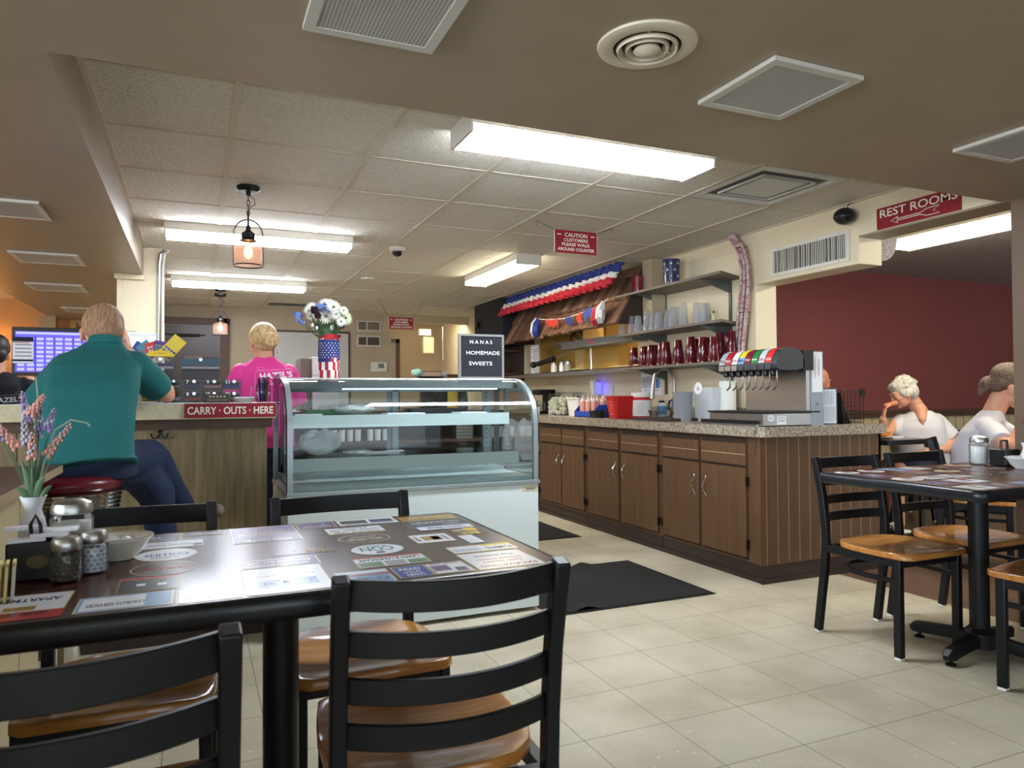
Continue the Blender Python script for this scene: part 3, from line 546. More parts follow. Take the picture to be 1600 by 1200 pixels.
# ---- hoses rising from the fountain
b = MB(C('striped_tubing', (206, 188, 186), .5, c2=(150, 96, 100), nscale=90, stretch=(.2, .2, 1)))
t = thing('hose_bundle', 'bundle of pink-striped drink hoses rising up the wall to the ceiling', 'hoses', (3.53, 4.02, 1.3))
for k in range(7):
    dx, dy = .017*(k % 3-1), .015*(k-3)/1.5
    pth = [(0, .02, -.05), (0, .015, .15), (0, -.02, .38), (0, -.045, .56), (0, -.045, .7), (0, -.01, .82), (0, .06, .9), (0, .1, .945)]
    MB(mat('striped_tubing', (0, 0, 0))).tube([(x+dx, y+dy*(1+.3*sin(z*4)), z) for x, y, z in pth], .011, 8).build('hose', t)
for z, y in ((.37, -.02), (.83, 0)): MB(M_blackp).tube([(.03*cos(a), y+.042*sin(a), z) for a in [2*pi*i/14 for i in range(14)]], .003, 5, closed=True).build('cable_tie', t)
tag(MB(M_offw).box(-.05, .06, -.09, .09, 0, .02).build('cover_plate', loc=(3.5, 4.0, 1.245), smooth=0), 'small white cover plate where the drink hoses meet the fountain', 'plate')
# ================================================================== DISPLAY CASE
t = thing('display_case', 'white refrigerated bakery display case with curved glass front', 'display case', (.37, 3.35, 0))
CW, CD = 1.235, .66
MB(M_case).box(0, CW, 0, CD, .02, .645).build('base_panel', t, bev=.004, smooth=0)
MB(M_casef).box(-.006, CW+.006, -.01, CD, .645, .665).build('base_trim', t, bev=.003, smooth=0)
MB(mat('pale_case_deck', (196, 208, 208), .35)).box(.02, CW-.02, .03, CD-.02, .665, .685).box(.02, CW-.02, .4, CD-.02, .685, .70).build('deck', t, smooth=0)
def cprof(o=0): # curved front profile: (y, z)
    p = [(0+o, .66), (0+o, .95)]
    for k in range(1, 13): a = pi/2*k/12; p.append((.28-(.28-o)*cos(a), .95+(.235-o)*sin(a)))
    return p
pf = cprof(.004); b = MB(M_glass); vs = [(x, y, z) for y, z in pf for x in (.025, CW-.025)]
b.add(vs, [(2*i, 2*i+1, 2*i+3, 2*i+2) for i in range(len(pf)-1)]); b.build('curved_glass', t, smooth=60)
for x0, x1 in ((0, .024), (CW-.024, CW)):
    po = cprof(0)+[(CD, 1.185)]; pi_ = cprof(.022)+[(CD, 1.163)]
    b = MB(M_casef); n = len(po); vs = [(x, y, z) for x in (x0, x1) for y, z in po]+[(x, y, z) for x in (x0, x1) for y, z in pi_]
    fs = []
    for i in range(n-1): fs += [(i, i+1, n+i+1, n+i), (2*n+i, 2*n+i+1, 3*n+i+1, 3*n+i), (i, i+1, 2*n+i+1, 2*n+i), (n+i, n+i+1, 3*n+i+1, 3*n+i)]
    fs += [(0, n, 3*n, 2*n), (n-1, 2*n-1, 4*n-1, 3*n-1)]; b.add(vs, fs); b.box(x0, x1, CD-.03, CD, .66, 1.17); b.use(M_blackp)
    e = x0-.004 if x0 == 0 else x1; b.add([(e+d, y, z) for d in (0, .004) for y, z in po]+[(e+d, y, z) for d in (0, .004) for y, z in cprof(.012)+[(CD, 1.172)]], [(i, i+1, 2*n+i+1, 2*n+i) for i in range(n-1)]+[(n+i, n+i+1, 3*n+i+1, 3*n+i) for i in range(n-1)]+[(i, i+1, n+i+1, n+i) for i in range(n-1)])
    b.build('side_frame', t, smooth=50)
    b = MB(M_glass2); xx = (x0+x1)/2; pts = cprof(.02)+[(CD-.02, 1.165), (CD-.02, .66)]; b.add([(xx, y, z) for y, z in pts], [tuple(range(len(pts)))]); b.build('side_glass', t, smooth=0)
MB(M_steel).box(0, CW, .27, CD, 1.172, 1.187).build('top_panel', t, bev=.003, smooth=0)
b = MB(M_casef); b.box(.024, CW-.024, .26, .3, 1.135, 1.172); b.build('top_rail', t, smooth=0)
MB(mat('case_lamp', (225, 245, 255), .5, emis=1.7)).box(.3, CW-.1, .305, .32, 1.13, 1.14).build('lamp_tube', t, smooth=0)
for z, y0, w in ((.975, .2, CW-.05), (.775, .12, CW-.03)):
    b = MB(M_glass2); b.box(.04, CW-.06, y0, .52, z+.022, z+.028); o = b.build('glass_shelf', t, smooth=0)
    MB(M_case).box(.035, w-.03, y0-.012, y0, z-.03, z+.03).box(.035, w-.03, y0, y0+.02, z+.012, z+.02).build('shelf_edge', o, smooth=0)
for x0, x1, y in ((.03, .66, .605), (.6, CW-.03, .625)):
    b = MB(M_casef); b.box(x0, x0+.035, y-.012, y, .7, 1.15); b.box(x1-.035, x1, y-.012, y, .7, 1.15); b.box(x0, x1, y-.012, y, .7, .745); b.box(x0, x1, y-.012, y, 1.12, 1.15)
    o = b.build('rear_door', t, bev=.002, smooth=0); MB(M_glass2).box(x0+.03, x1-.03, y-.008, y-.004, .74, 1.125).build('pane', o, smooth=0)
for x in (.04, CW-.09):
    b = MB(M_casef); b.box(x, x+.025, .53, .545, .7, 1.15); b.use(M_blackp)
    for k in range(16): b.box(x+.01, x+.016, .5285, .53, .72+k*.026, .728+k*.026)
    b.build('shelf_upright', t, smooth=0)
b = MB(C('gold_badge', (206, 190, 140), .35)); b.box(CW-.088, CW-.008, -.0016, 0, .61, .634); b.use(C('badge_blue', (50, 90, 120), .4)).text('Avantco', (CW-.046, -.002, .6225), (1, 0, 0), (0, 0, 1), w=.052, h=.012, bold=.03).box(CW-.072, CW-.03, -.0018, -.0016, .6145, .616); b.build('maker_badge', t, smooth=0)
# contents of the case
def bag(name, lab, loc, s, m, seed=0, cat='bag'):
    b = MB(m); rr = random.Random(seed); vs = []; fs = []
    b.ball((0, 0, s[2]/2), (s[0]/2, s[1]/2, s[2]/2), 28)
    for i, v in enumerate(b.v):
        d = 1+.2*noise.noise(V(v)*26+V((seed, 0, 0)))+.08*noise.noise(V(v)*70); b.v[i] = (v[0]*d, v[1]*d, max(0, v[2]*d))
    o = b.build(name, smooth=25, loc=loc); return tag(o, lab, cat)
M_bag = frosted('translucent_plastic_bag', (205, 208, 206), .75, .35)
bag('plastic_bag', 'crumpled clear plastic bag on the lower shelf of the display case', (.56, 3.68, .804), (.2, .16, .13), M_bag, 3)
bag('plastic_bag', 'small tail of clear plastic on the lower case shelf beside the crumpled bag', (.74, 3.66, .804), (.14, .1, .025), M_bag, 8)
bag('plastic_bag', 'flattened clear bag on the upper shelf at the left of the display case', (.74, 3.72, 1.004), (.22, .2, .05), M_bag, 5)
for i, (x, y, w, d, lab) in enumerate(((.5, 3.7, .13, .16, 'left-hand sheet of white paper on the upper case shelf'), (.97, 3.62, .2, .1, 'white paper sheet lying on the upper case shelf, centre'), (1.33, 3.62, .16, .1, 'white paper sheet at the right on the upper case shelf'))):
    tag(MB(M_paper).box(-w/2, w/2, -d/2, d/2, 0, .006).build('paper_sheet', loc=(x, y, 1.004), rz=.1*i, smooth=0), lab, 'paper')
tag(MB(C('pale_green_box', (120, 170, 130), .5)).box(-.11, .11, -.06, .06, 0, .025).build('pastry_box', loc=(.62, 3.84, 1.004), smooth=0), 'flat pale green box at the back of the upper case shelf', 'box')
tag(MB(C('dark_tray', (32, 34, 40), .35)).prism(rrect(-.17, .17, -.07, .07, .03), 0, .025).build('tray', loc=(1.2, 3.8, 1.004), smooth=30), 'dark serving tray on the upper shelf of the display case', 'tray')
tag(MB(M_paper).box(-.14, .1, -.06, .06, 0, .004).box(.05, .13, -.03, .04, .004, .01).build('paper_sheet', loc=(.86, 3.7, .804), smooth=0), 'white paper sheets on the lower case shelf', 'paper')
# things on top of the case
t = thing('letter_board', 'grey-framed black letter board reading NANAS HOMEMADE SWEETS', 'sign', (1.43, 3.70, 1.187), 0)
b = MB(C('grey_frame', (120, 120, 118), .5))
b.ring(-.132, .132, 0, .245, .012, -.01, .012, 'y')
b.build('frame', t, smooth=0)
b = MB(C('black_felt', (38, 41, 46), .9)); b.box(-.121, .121, -.002, .008, .01, .235)
for k in range(18): b.box(-.121, .121, -.0045, -.002, .014+k*.0122, .0205+k*.0122)
b.build('felt_panel', t, smooth=0)
b = MB(M_wtxt); b.text('N A N A S', (-.002, -.006, .202), (1, 0, 0), (0, 0, 1), w=.13, h=.02).text('HOMEMADE', (.01, -.006, .143), (1, 0, 0), (0, 0, 1), w=.195, h=.02).text('SWEETS', (-.005, -.006, .085), (1, 0, 0), (0, 0, 1), w=.135, h=.02); b.build('lettering', t, smooth=0)
tag(MB(C('wrapped_loaf', (190, 150, 128), .35)).prism(rrect(-.05, .05, -.04, .04, .03), .012, .034).use(M_glass2).box(-.075, .075, -.045, .045, .012, .04).build('wrapped_pastry', loc=(1.15, 3.72, 1.187), smooth=30), 'plastic-wrapped pastry on a black tray on top of the display case', 'pastry')
bag('plastic_bag', 'clear crinkled wrap with green print beside the wrapped pastry', (1.075, 3.73, 1.2), (.06, .06, .04), frosted('green_wrap', (150, 190, 165), .7, .2), 4, 'wrap')
tag(MB(M_blackp).loft([((0, 0, 0), .055, .045), ((0, 0, .008), .07, .055), ((0, 0, .012), .088, .065)]).build('black_tray', loc=(1.15, 3.72, 1.187), smooth=40), 'black plastic tray under the wrapped pastry', 'tray')
# flag vase with flowers
t = thing('flower_vase', 'tall vase wrapped in stars-and-stripes cloth on top of the display case', 'vase', (.615, 3.73, 1.187))
M_fblue = C('flag_blue', (34, 48, 118), .7); M_fred = C('flag_red', (176, 34, 44), .7); M_fwhite = C('flag_white', (226, 224, 224), .7)
b = MB(M_fblue); ns = 32; zs = [0, .06, .11, .16, .205]
def fr_(a, z): return .048+.004*sin(4*a+z*20)+.004*(z/.2)
for j in range(20):
    for i in range(ns):
        a0, a1 = 2*pi*i/ns, 2*pi*(i+1)/ns; z0, z1 = .205*j/20, .205*(j+1)/20; u = ((i+.5)/ns)
        ang = (u*360+90) % 360; zz = (z0+z1)/2
        front = ang; s_ = int((i+zz*26) // 2) % 2
        b.use(M_fblue if zz > .1-.0006*((i-24) % ns) and zz < .19 else (M_fred if s_ else M_fwhite))
        if zz >= .19: b.use(M_fred if (i//3) % 2 else M_fwhite)
        b.quad(*[(fr_(a, z)*cos(a), fr_(a, z)*.85*sin(a), z) for a, z in ((a0, z0), (a1, z0), (a1, z1), (a0, z1))])
b.use(M_fwhite); rr = random.Random(2)
for j in range(7):
    for k in range(9):
        a = R(180+20*k+(10 if j % 2 else 0)); z = .105+.012*j
        if a > R(350) or a < R(185): continue
        r_ = fr_(a, z)+.0016; c_ = V((r_*cos(a), r_*.85*sin(a), z)); M = frame(c_, (-sin(a), .85*cos(a), 0), (0, 0, 1))
        b.add([M @ V(((.0042 if q % 2 == 0 else .0018)*sin(q*pi/5), (.0042 if q % 2 == 0 else .0018)*cos(q*pi/5), 0)) for q in range(10)], [tuple(range(10))])
b.use(M_fred).lathe([(.04, .0), (.045, .002)], 24); b.build('wrapped_vase', t, smooth=40)
b = MB(M_fred)
vs = []
for i in range(36): a = 2*pi*i/36; vs += [(.048*cos(a), .042*sin(a), .195), ((.058+.01*sin(5*a))*cos(a), (.05+.008*sin(5*a))*sin(a), .215+.01*sin(3*a))]
b.add(vs, [(2*i, 2*((i+1) % 36), 2*((i+1) % 36)+1, 2*i+1) for i in range(36)]); b.build('cloth_rim', t, smooth=60)
def daisy(b, c, n, r, m, np_=16, cm=None, layers=2):
    n = V(n).normalized(); M = V((0, 0, 1)).rotation_difference(n).to_matrix().to_4x4(); M.translation = V(c); b.use(m)
    for L in range(layers):
        rr_ = r*(1-.28*L)
        for k in range(np_):
            a = 2*pi*(k+.5*L)/np_; w = 1.7*rr_/np_*(1+.25*sin(k*5)); d = V((cos(a), sin(a), 0)); s = V((-sin(a), cos(a), 0)); up_ = V((0, 0, 1))
            p = [d*.15*rr_+s*w*.3, d*.6*rr_+s*w+up_*(.12*rr_+.15*rr_*L), d*rr_+up_*(.02*rr_+.2*rr_*L), d*.6*rr_-s*w+up_*(.12*rr_+.15*rr_*L), d*.15*rr_-s*w*.3]
            b.add([M @ q for q in p], [(0, 1, 2, 3, 4)])
    b.use(cm or C('flower_centre', (90, 110, 50), .7)).ball(M @ V((0, 0, .1*r)), r*.17, 8)
def flower(lab, c, kind, r, n=(0, -1, .5)):
    t2 = thing('cut_flower', lab, 'flower', c, 0, None); base = V((.615+(c[0]-.615)*.12, 3.73, 1.37))-V(c)
    MB(M_stem).tube([V((0, .0, 0))-V(n)*.004, base*.5+V((0, 0, -.006)), base], .0022, 6).build('stem', t2)
    b = MB()
    if kind == 'daisy': daisy(b, (0, 0, 0), n, r, M_crw2, 18)
    elif kind == 'green': daisy(b, (0, 0, 0), n, r, C('pale_green_petal', (214, 226, 186), .6), 26, layers=4)
    elif kind == 'blue':
        for k in range(7): daisy(b, (rr.uniform(-.7, .7)*r, rr.uniform(-.5, .2)*r, rr.uniform(-.7, .7)*r), (rr.uniform(-1, 1), -1, rr.uniform(-.5, 1)), r*.55, C('blue_petal', (52, 84, 186), .6) if k % 2 else C('pale_blue_petal', (120, 150, 214), .6), 8, layers=1)
    elif kind == 'carn':
        for k in range(16): daisy(b, (rr.uniform(-.25, .25)*r, rr.uniform(-.3, .1)*r, rr.uniform(-.25, .25)*r), (rr.uniform(-1, 1), -1, rr.uniform(-1, 1)), r*.8, C('dark_maroon_petal', (58, 18, 32), .7), 7, C('dark_maroon_petal', (58, 18, 32)), layers=1)
    elif kind == 'bud': b.use(M_crw2).ball((0, 0, 0), (r*.7, r*.7, r), 12)
    b.build('bloom', t2, smooth=20)
M_crw2 = C('white_petal', (236, 232, 222), .6)
fl = [('daisy', .60, 1.565, .04, 'white daisy at the very top of the bouquet'), ('blue', .572, 1.552, .03, 'blue flower cluster at the top left of the bouquet'), ('daisy', .635, 1.545, .045, 'large white daisy at the upper right of the bouquet'), ('daisy', .525, 1.545, .035, 'white daisy at the upper left edge of the bouquet'),
      ('daisy', .505, 1.525, .03, 'white daisy on the left side of the bouquet'), ('carn', .533, 1.528, .024, 'dark maroon carnation on the left of the bouquet'), ('blue', .565, 1.525, .02, 'pale blue flower left of centre in the bouquet'), ('daisy', .597, 1.5, .042, 'front white daisy in the centre of the bouquet'),
      ('daisy', .648, 1.51, .034, 'white daisy just below the large upper right one'), ('carn', .662, 1.518, .026, 'dark maroon carnation on the right of the bouquet'), ('green', .705, 1.495, .04, 'pale green chrysanthemum on the right edge of the bouquet'), ('daisy', .69, 1.53, .03, 'white daisy above the pale green chrysanthemum'),
      ('bud', .635, 1.448, .016, 'closed white bud hanging at the bottom of the bouquet'), ('blue', .455, 1.495, .028, 'blue delphinium sprig reaching out to the far left of the bouquet'), ('blue', .462, 1.462, .018, 'small dark blue blossom at the lower left of the bouquet'), ('carn', .69, 1.455, .016, 'small dark blossom at the lower right of the bouquet'), ('bud', .523, 1.455, .01, 'tiny white bud at the lower left of the bouquet'), ('bud', .545, 1.44, .009, 'tiny greenish bud just above the vase rim')]
fl += [('daisy', .56, 1.505, .034, 'white daisy behind the maroon carnation on the left'), ('blue', .61, 1.535, .026, 'blue blossom between the upper daisies'), ('daisy', .675, 1.475, .03, 'white daisy low on the right of the bouquet'), ('blue', .68, 1.465, .02, 'dark blue blossom under the pale green chrysanthemum'), ('daisy', .62, 1.568, .03, 'white daisy peeking over the top of the bouquet'), ('carn', .548, 1.50, .02, 'dark maroon carnation below the first one on the left'), ('daisy', .515, 1.50, .026, 'small white daisy low on the left of the bouquet')]
for i, (k, x, z, r_, lab) in enumerate(fl): x = .595+(x-.6)*.9; z -= .004; flower(lab, (x, 3.70-.02*(i % 3), z), k, r_, ((x-.6)*2.5, -1, (z-1.49)*6+.2))
tag(MB(M_leaf).add([(x+dx, y, z) for x, y, z, s in [(rr.uniform(-.06, .07), rr.uniform(-.02, .03), rr.uniform(0, .1), 0) for _ in range(40)] for dx in (0,)][:0] or [(0, 0, 0), (.001, 0, 0), (0, .001, 0)], [(0, 1, 2)]).tube([(0, 0, -.03), (-.05, 0, .05), (-.11, -.01, .08)], .002, 5).tube([(0, 0, -.03), (.04, 0, .05), (.07, 0, .09)], .002, 5).tube([(0, 0, -.03), (0, -.01, .07)], .002, 5).loft([((0, 0, -.02), .02, .02), ((0, 0, .03), .05, .03), ((.01, 0, .07), .03, .02)], 12).chain((-.02, 0, 0), .02, (-.05, 0, .06), .012).chain((.02, 0, 0), .02, (.05, 0, .07), .014).build('flower_foliage', loc=(.61, 3.73, 1.40), smooth=20), 'green stems and leaves filling the bouquet', 'foliage')
# ================================================================== SERVICE COUNTER
t = thing('service_counter', 'service counter with beige laminate edge and light wood front', 'counter', (-1.3, 3.4, 0))
MB(M_apron).box(-1.2, 1.628, 0, .5, 1.0, 1.067).build('counter_top', t, bev=.002, smooth=0)
b = MB(M_trimw); b.box(-1.2, 1.62, .1, .5, .955, .999); b.build('trim_board', t, smooth=0)
b = MB(M_lamin); b.box(-1.2, 1.60, .15, .48, .1, .955); b.use(M_gap)
for x in (-.2, .62): b.box(x, x+.003, .149, .15, .1, .955)
b.build('front_panel', t, smooth=0); MB(M_vinyl).box(-1.2, 1.6, .17, .48, 0, .1).build('toe_kick', t, smooth=0)
MB(M_steel).box(-1.2, 1.628, -.001, .5, 1.067, 1.07).use(M_gap).box(1.055, 1.057, -.002, 0, 1.0, 1.067).build('top_edge', t, smooth=0)
t = thing('carry_out_sign', 'red sign reading CARRY OUTS HERE on the counter edge', 'sign', (.139, 3.397, 1.006))
MB(M_sign).box(-.187, .187, -.004, 0, 0, .062).build('board', t, smooth=0)
MB(M_signtxt).text('CARRY · OUTS · HERE', (0, -.005, .031), (1, 0, 0), (0, 0, 1), w=.35, h=.033, bold=.015).build('lettering', t, smooth=0)
t = thing('coat_hook', 'black double coat hook on the counter front', 'hook', (-.149, 3.55, .93))
b = MB(M_blackp); b.ball((0, -.004, .022), (.01, .006, .014), 12); b.box(-.005, .005, -.006, 0, -.01, .02)
for s in (-1, 1): b.tube([(0, -.006, .0), (s*.012, -.015, -.014), (s*.026, -.02, -.014), (s*.032, -.02, .0)], .004, 8).ball((s*.032, -.02, .004), .0055, 8)
b.build('hook_body', t)
t = thing('counter_stool', 'round counter stool with maroon seat and ribbed chrome ring', 'stool', (-.425, 3.02, .022))
MB(M_maroon).lathe([(.165, .745), (.178, .76), (.178, .775), (.165, .79), (.12, .797), (0.001, .80)], 40).build('seat', t, smooth=60)
prf = [(.15, .672)]
for k in range(5): prf += [(.168-.002*k, .742-.0145*k), (.176-.002*k, .738-.0145*k), (.176-.002*k, .733-.0145*k), (.168-.002*k, .729-.0145*k)]
prf = [(.14, .67)]+list(reversed(prf[1:]))+[(.16, .746)]
MB(M_chrome).lathe(prf, 40).build('chrome_ring', t, smooth=50)
MB(M_chrome).lathe([(.2, -.022), (.2, .012), (.17, .03), (.045, .045), (.04, .67)], 32).build('pedestal', t, smooth=50)
MB(M_chrome).tube([(.19*cos(2*pi*k/32), .19*sin(2*pi*k/32), .3) for k in range(32)], .011, 8, closed=True).tube([(-.19, 0, .3), (.19, 0, .3)], .008, 6).build('foot_ring', t)
# left half wall with ledge
t = thing('half_wall', 'low light-wood partition with a dark wood ledge at the left edge', 'partition', (-.6, 2.0, 0))
MB(M_trimw).box(-.55, .185, -1.6, .82, .845, .872).use(C('ledge_edge_trim', (170, 150, 120), .4)).box(.185, .19, -1.6, .825, .845, .868).build('ledge', t, smooth=0)
b = MB(C('pale_panel', (178, 164, 128), .5)); b.box(-.5, .13, -1.55, .78, .0, .845); b.use(M_gap)
for y in (-.9, -.4, .1, .5): b.box(.13, .1305, y, y+.004, 0, .845)
b.build('panel', t, smooth=0)
# lottery dispensers
M_tk = [C('ticket_%d' % i, c, .4) for i, c in enumerate([(60, 80, 150), (210, 60, 40), (90, 60, 130), (226, 200, 70), (80, 140, 160), (220, 150, 160), (190, 196, 200), (120, 150, 110)])]
t = thing('ticket_dispenser_rack', 'two-row clear rack of numbered lottery ticket bins on the counter', 'ticket dispenser', (-.325, 3.72, 1.07))
for r_ in range(2):
    for k in range(6):
        n_ = 2*k+1+(1-r_); x = k*.088; z = r_*.057
        b = MB(M_acry); b.box(x, x+.083, 0, .1, z, z+.054); 
        b.use(M_chrome).lathe([(.007, 0), (.007, .008)], 10, (x+.05, -.001, z+.043), (0, -1, 0)); b.use(M_tk[(k*3+r_) % 8]).box(x+.006, x+.077, .004, .006, z+.012, z+.026); b.use(C('ticket_roll', (70, 62, 60), .6)).lathe([(.018, 0), (.018, .07)], 14, (x+.006, .06, z+.026), (1, 0, 0))
        b.use(M_wtxt).text(str(n_), (x+.022, -.002, z+.041), (1, 0, 0), (0, 0, 1), h=.017, bold=.03); b.build('ticket_bin', t, smooth=40)
for x, w, lab, v in ((-.215, .12, 'clear acrylic ticket box below the yellow crescent card', 0), (-.07, .175, 'wide clear acrylic ticket box with a blue header card', 1)):
    t = thing('ticket_box', lab, 'ticket dispenser', (x, 3.74, 1.186)); b = MB(M_acry); b.box(0, w, 0, .1, 0, .1)
    b.build('acrylic_body', t, smooth=0)
    b = MB(M_tk[4] if v else M_tk[2]); b.box(.005, w-.005, .004, .006, .065 if v else .055, .092 if v else .07); b.use(M_wtxt); b.box(.005, w-.005, .003, .004, .045, .055)
    if v: b.use(M_blackp).box(.004, w-.004, -.002, .0, .036, .044)
    b.build('ticket_strip', t, smooth=0); MB(M_chrome).lathe([(.007, 0), (.007, .008)], 10, (w/2, -.001, .088), (0, -1, 0)).build('lock', t)
    MB(C('dark_back', (96, 72, 66), .6)).box(.004, w-.004, .09, .096, .004, .04).build('card', t, smooth=0)
for i, (a, k, w, h) in enumerate(((-58, 0, .075, .10), (-40, 4, .06, .085), (-18, 1, .06, .07), (8, 2, .06, .07), (40, 3, .065, .12))):
    b = MB(M_tk[k]); M = Matrix.Rotation(R(a), 4, 'Y'); b.obox(M, -w/2, w/2, -.001, .001, .03, .03+h); b.use(M_tk[(k+5) % 8])
    for r_ in range(3):
        for q in range(4): b.obox(M, -w/2+.006+q*w/4.4, -w/2+.006+q*w/4.4+w/6, -.0016, -.001, .04+r_*.016, .05+r_*.016)
    tag(b.build('lottery_ticket', loc=(-.165, 3.80-.004*i, 1.262), smooth=0), 'scratch ticket, %s from the left in the fan above the ticket boxes' % ORD[i], 'lottery ticket', 'fan of scratch tickets')
b = MB(C('yellow_card', (232, 200, 56), .5)); b.prism([(.062*cos(a), .028*sin(a)) for a in [pi*k/16 for k in range(17)]], -.001, .001, frame((0, 0, 0), (1, 0, 0), (0, 0, 1))); b.use(C('card_red_print', (180, 50, 60), .5)).text('Lottery', (0, -.0016, .014), (1, 0, 0), (0, 0, 1), w=.05, h=.008)
tag(b.build('header_card', loc=(-.155, 3.735, 1.287), smooth=0), 'yellow half-round card standing on the ticket box', 'card')
b = MB(C('rating_plate', (70, 60, 48), .5)); b.box(-.05, .05, 0, .006, 0, .04); b.use(C('star_silver', (200, 196, 186), .4))
for k in range(5): b.add([(-.03+k*.015+(.006 if q % 2 == 0 else .0025)*sin(q*pi/5), -.001, .028+(.006 if q % 2 == 0 else .0025)*cos(q*pi/5)) for q in range(10)], [tuple(range(10))])
b.text('Thank you for your review', (0, -.001, .012), (1, 0, 0), (0, 0, 1), w=.08, h=.005); tag(b.build('star_plaque', loc=(.085, 3.5, 1.07), smooth=0), 'small dark plaque with five stars on the counter edge', 'plaque')
b = MB(M_offw); b.loft([((0, 0, 0), .035, .03), ((0, 0, .018), .055, .045), ((0, 0, .022), .058, .048)]); b.use(M_paper).box(-.04, .045, -.02, .02, .022, .026); tag(b.build('change_tray', loc=(.2, 3.56, 1.07), smooth=40), 'small white dish with a paper slip on the counter', 'dish')
t = thing('mason_jar_mug', 'glass mason jar mug full of pens on the counter', 'jar', (.29, 3.62, 1.07))
MB(M_glass2).lathe([(.03, 0), (.034, .006), (.034, .075), (.028, .088), (.028, .1)], 24, cap=False).build('jar', t)
MB(M_glass2).tube([(-.032, 0, .07), (-.055, 0, .068), (-.058, 0, .03), (-.033, 0, .02)], .005, 8).build('handle', t)
b = MB(M_navy)
for k in range(9): a = k*2.4; b.use([M_navy, C('pen_red', (150, 30, 50), .4), M_blackp, C('pen_blue', (60, 90, 170), .4)][k % 4]).tube([(.012*cos(a), .012*sin(a), .004), (.02*cos(a), .02*sin(a), .122-.002*k)], .0045, 6)
b.build('pens', t)
tag(MB(M_acry).box(0, .004, 0, .3, 0, .14).build('acrylic_guard', loc=(.345, 3.44, 1.06), smooth=0), 'clear acrylic guard between the counter and the display case', 'guard')
# ---- conduits, pinned papers on the column
for i, (x, lab) in enumerate(((-.262, 'left-hand grey conduit pipe on the column corner'), (-.236, 'right-hand pale conduit pipe on the column corner'))):
    tag(MB(M_steel if not i else M_offw).tube([(x+.0, 6.08, .0), (x, 6.08, 2.1), (x+.01, 6.07, 2.19), (x+.04, 6.05, 2.21)], .011, 8).build('conduit_pipe'), lab, 'pipe')
M_bill = C('banknote_green_grey', (176, 184, 168), .7)
for i, (x, z, lab) in enumerate(((-.49, 1.575, 'topmost dollar bill taped to the column'), (-.47, 1.515, 'lower dollar bill taped to the column'))):
    b = MB(M_bill); b.box(-.07, .07, -.001, 0, -.028, .028); b.use(C('banknote_ink', (70, 82, 70), .7)); b.add([(.0+.017*cos(a), -.0015, .022*sin(a)) for a in [2*pi*k/16 for k in range(16)]], [tuple(range(16))]); b.text('1', (-.055, -.0015, .015), (1, 0, 0), (0, 0, 1), h=.014).text('1', (.055, -.0015, -.015), (1, 0, 0), (0, 0, 1), h=.014)
    tag(b.build('banknote', loc=(x, 6.098, z), smooth=0), lab, 'banknote')
b = MB(M_paper); b.box(-.11, .1, -.001, 0, -.09, .09); b.use(C('licence_blue', (60, 80, 140), .6)).text('SALES LICENSE', (0, -.0015, .072), (1, 0, 0), (0, 0, 1), w=.17, h=.016)
tag(b.build('licence_certificate', loc=(-.37, 6.097, 1.50), smooth=0), 'white sales licence pinned to the column by the conduits', 'certificate')
# ---- monitor and left-hand background
t = thing('order_monitor', 'order monitor with a purple screen grid behind the man in teal', 'monitor', (-.72, 4.6, 1.22))
MB(M_blackp).box(-.185, .2, 0, .03, 0, .26).build('bezel', t, bev=.003, smooth=0)
b = MB(mat('screen_purple', (104, 88, 226), .3, emis=.13)); b.box(-.17, .19, -.001, 0, .018, .238); b.use(mat('screen_light', (170, 170, 250), .3, emis=.2)); b.box(-.165, .185, -.0015, -.001, .222, .234)
for i in range(8):
    for j in range(8): b.box(-.16+i*.044, -.128+i*.044, -.0015, -.001, .026+j*.0235, .04+j*.0235)
b.use(mat('screen_dark', (34, 26, 110), .3, emis=.05))
for i in range(4): b.box(-.166+i*.088, -.164+i*.088, -.0016, -.001, .02, .215)
b.build('screen', t, smooth=0); MB(M_blackp).box(-.03, .03, .01, .03, -.22, 0).box(-.12, .12, -.04, .1, -.23, -.215).build('stand', t, smooth=0)
tag(MB(M_trimw).box(-.35, .35, -.2, .3, 0, .99).build('back_cabinet', loc=(-.75, 4.65, 0), smooth=0), 'dark wood cabinet under the order monitor', 'cabinet')
b = MB(M_paper); b.box(-.045, .048, -.001, 0, 0, .14); b.use(M_navy).box(-.045, .048, -.0015, -.001, .115, .14).box(-.045, .048, -.0015, -.001, .01, .02).use(C('menu_grey', (150, 150, 165), .6))
for k in range(4): b.box(-.035, .04, -.0015, -.001, .035+k*.02, .042+k*.02)
b.use(C('menu_red', (170, 40, 50), .6)).box(-.04, .03, -.0015, -.001, .108, .112); tag(b.build('menu_card', loc=(-.852, 4.585, 1.285), smooth=0), 'white price card taped to the left edge of the order monitor', 'card')
b = MB(C('pine_board', (190, 150, 84), .5)); b.box(0, .42, -.02, 0, -.07, .07); b.use(M_trimw).text('Hazel’s', (.22, -.022, 0), (1, .0, 0), (0, 0, 1), w=.3, h=.1, bold=.03); tag(b.build('wooden_sign', loc=(-1.35, 9.72, 1.93), smooth=0), 'carved pine sign on the back wall left of the man in teal', 'sign')
t = thing('wall_lamp', 'warm lit lamp on the wall at the far left edge', 'lamp', (-2.0, 9.6, 1.75)); MB(M_blackp).ball((.2, 0, 0), (.05, .03, .02), 12).tube([(.15, 0, 0), (.0, .1, .02)], .008, 6).build('arm', t)
MB(mat('warm_bulb', (255, 170, 80), .5, emis=18)).ball((.0, 0, -.03), .035, 12).build('bulb', t)
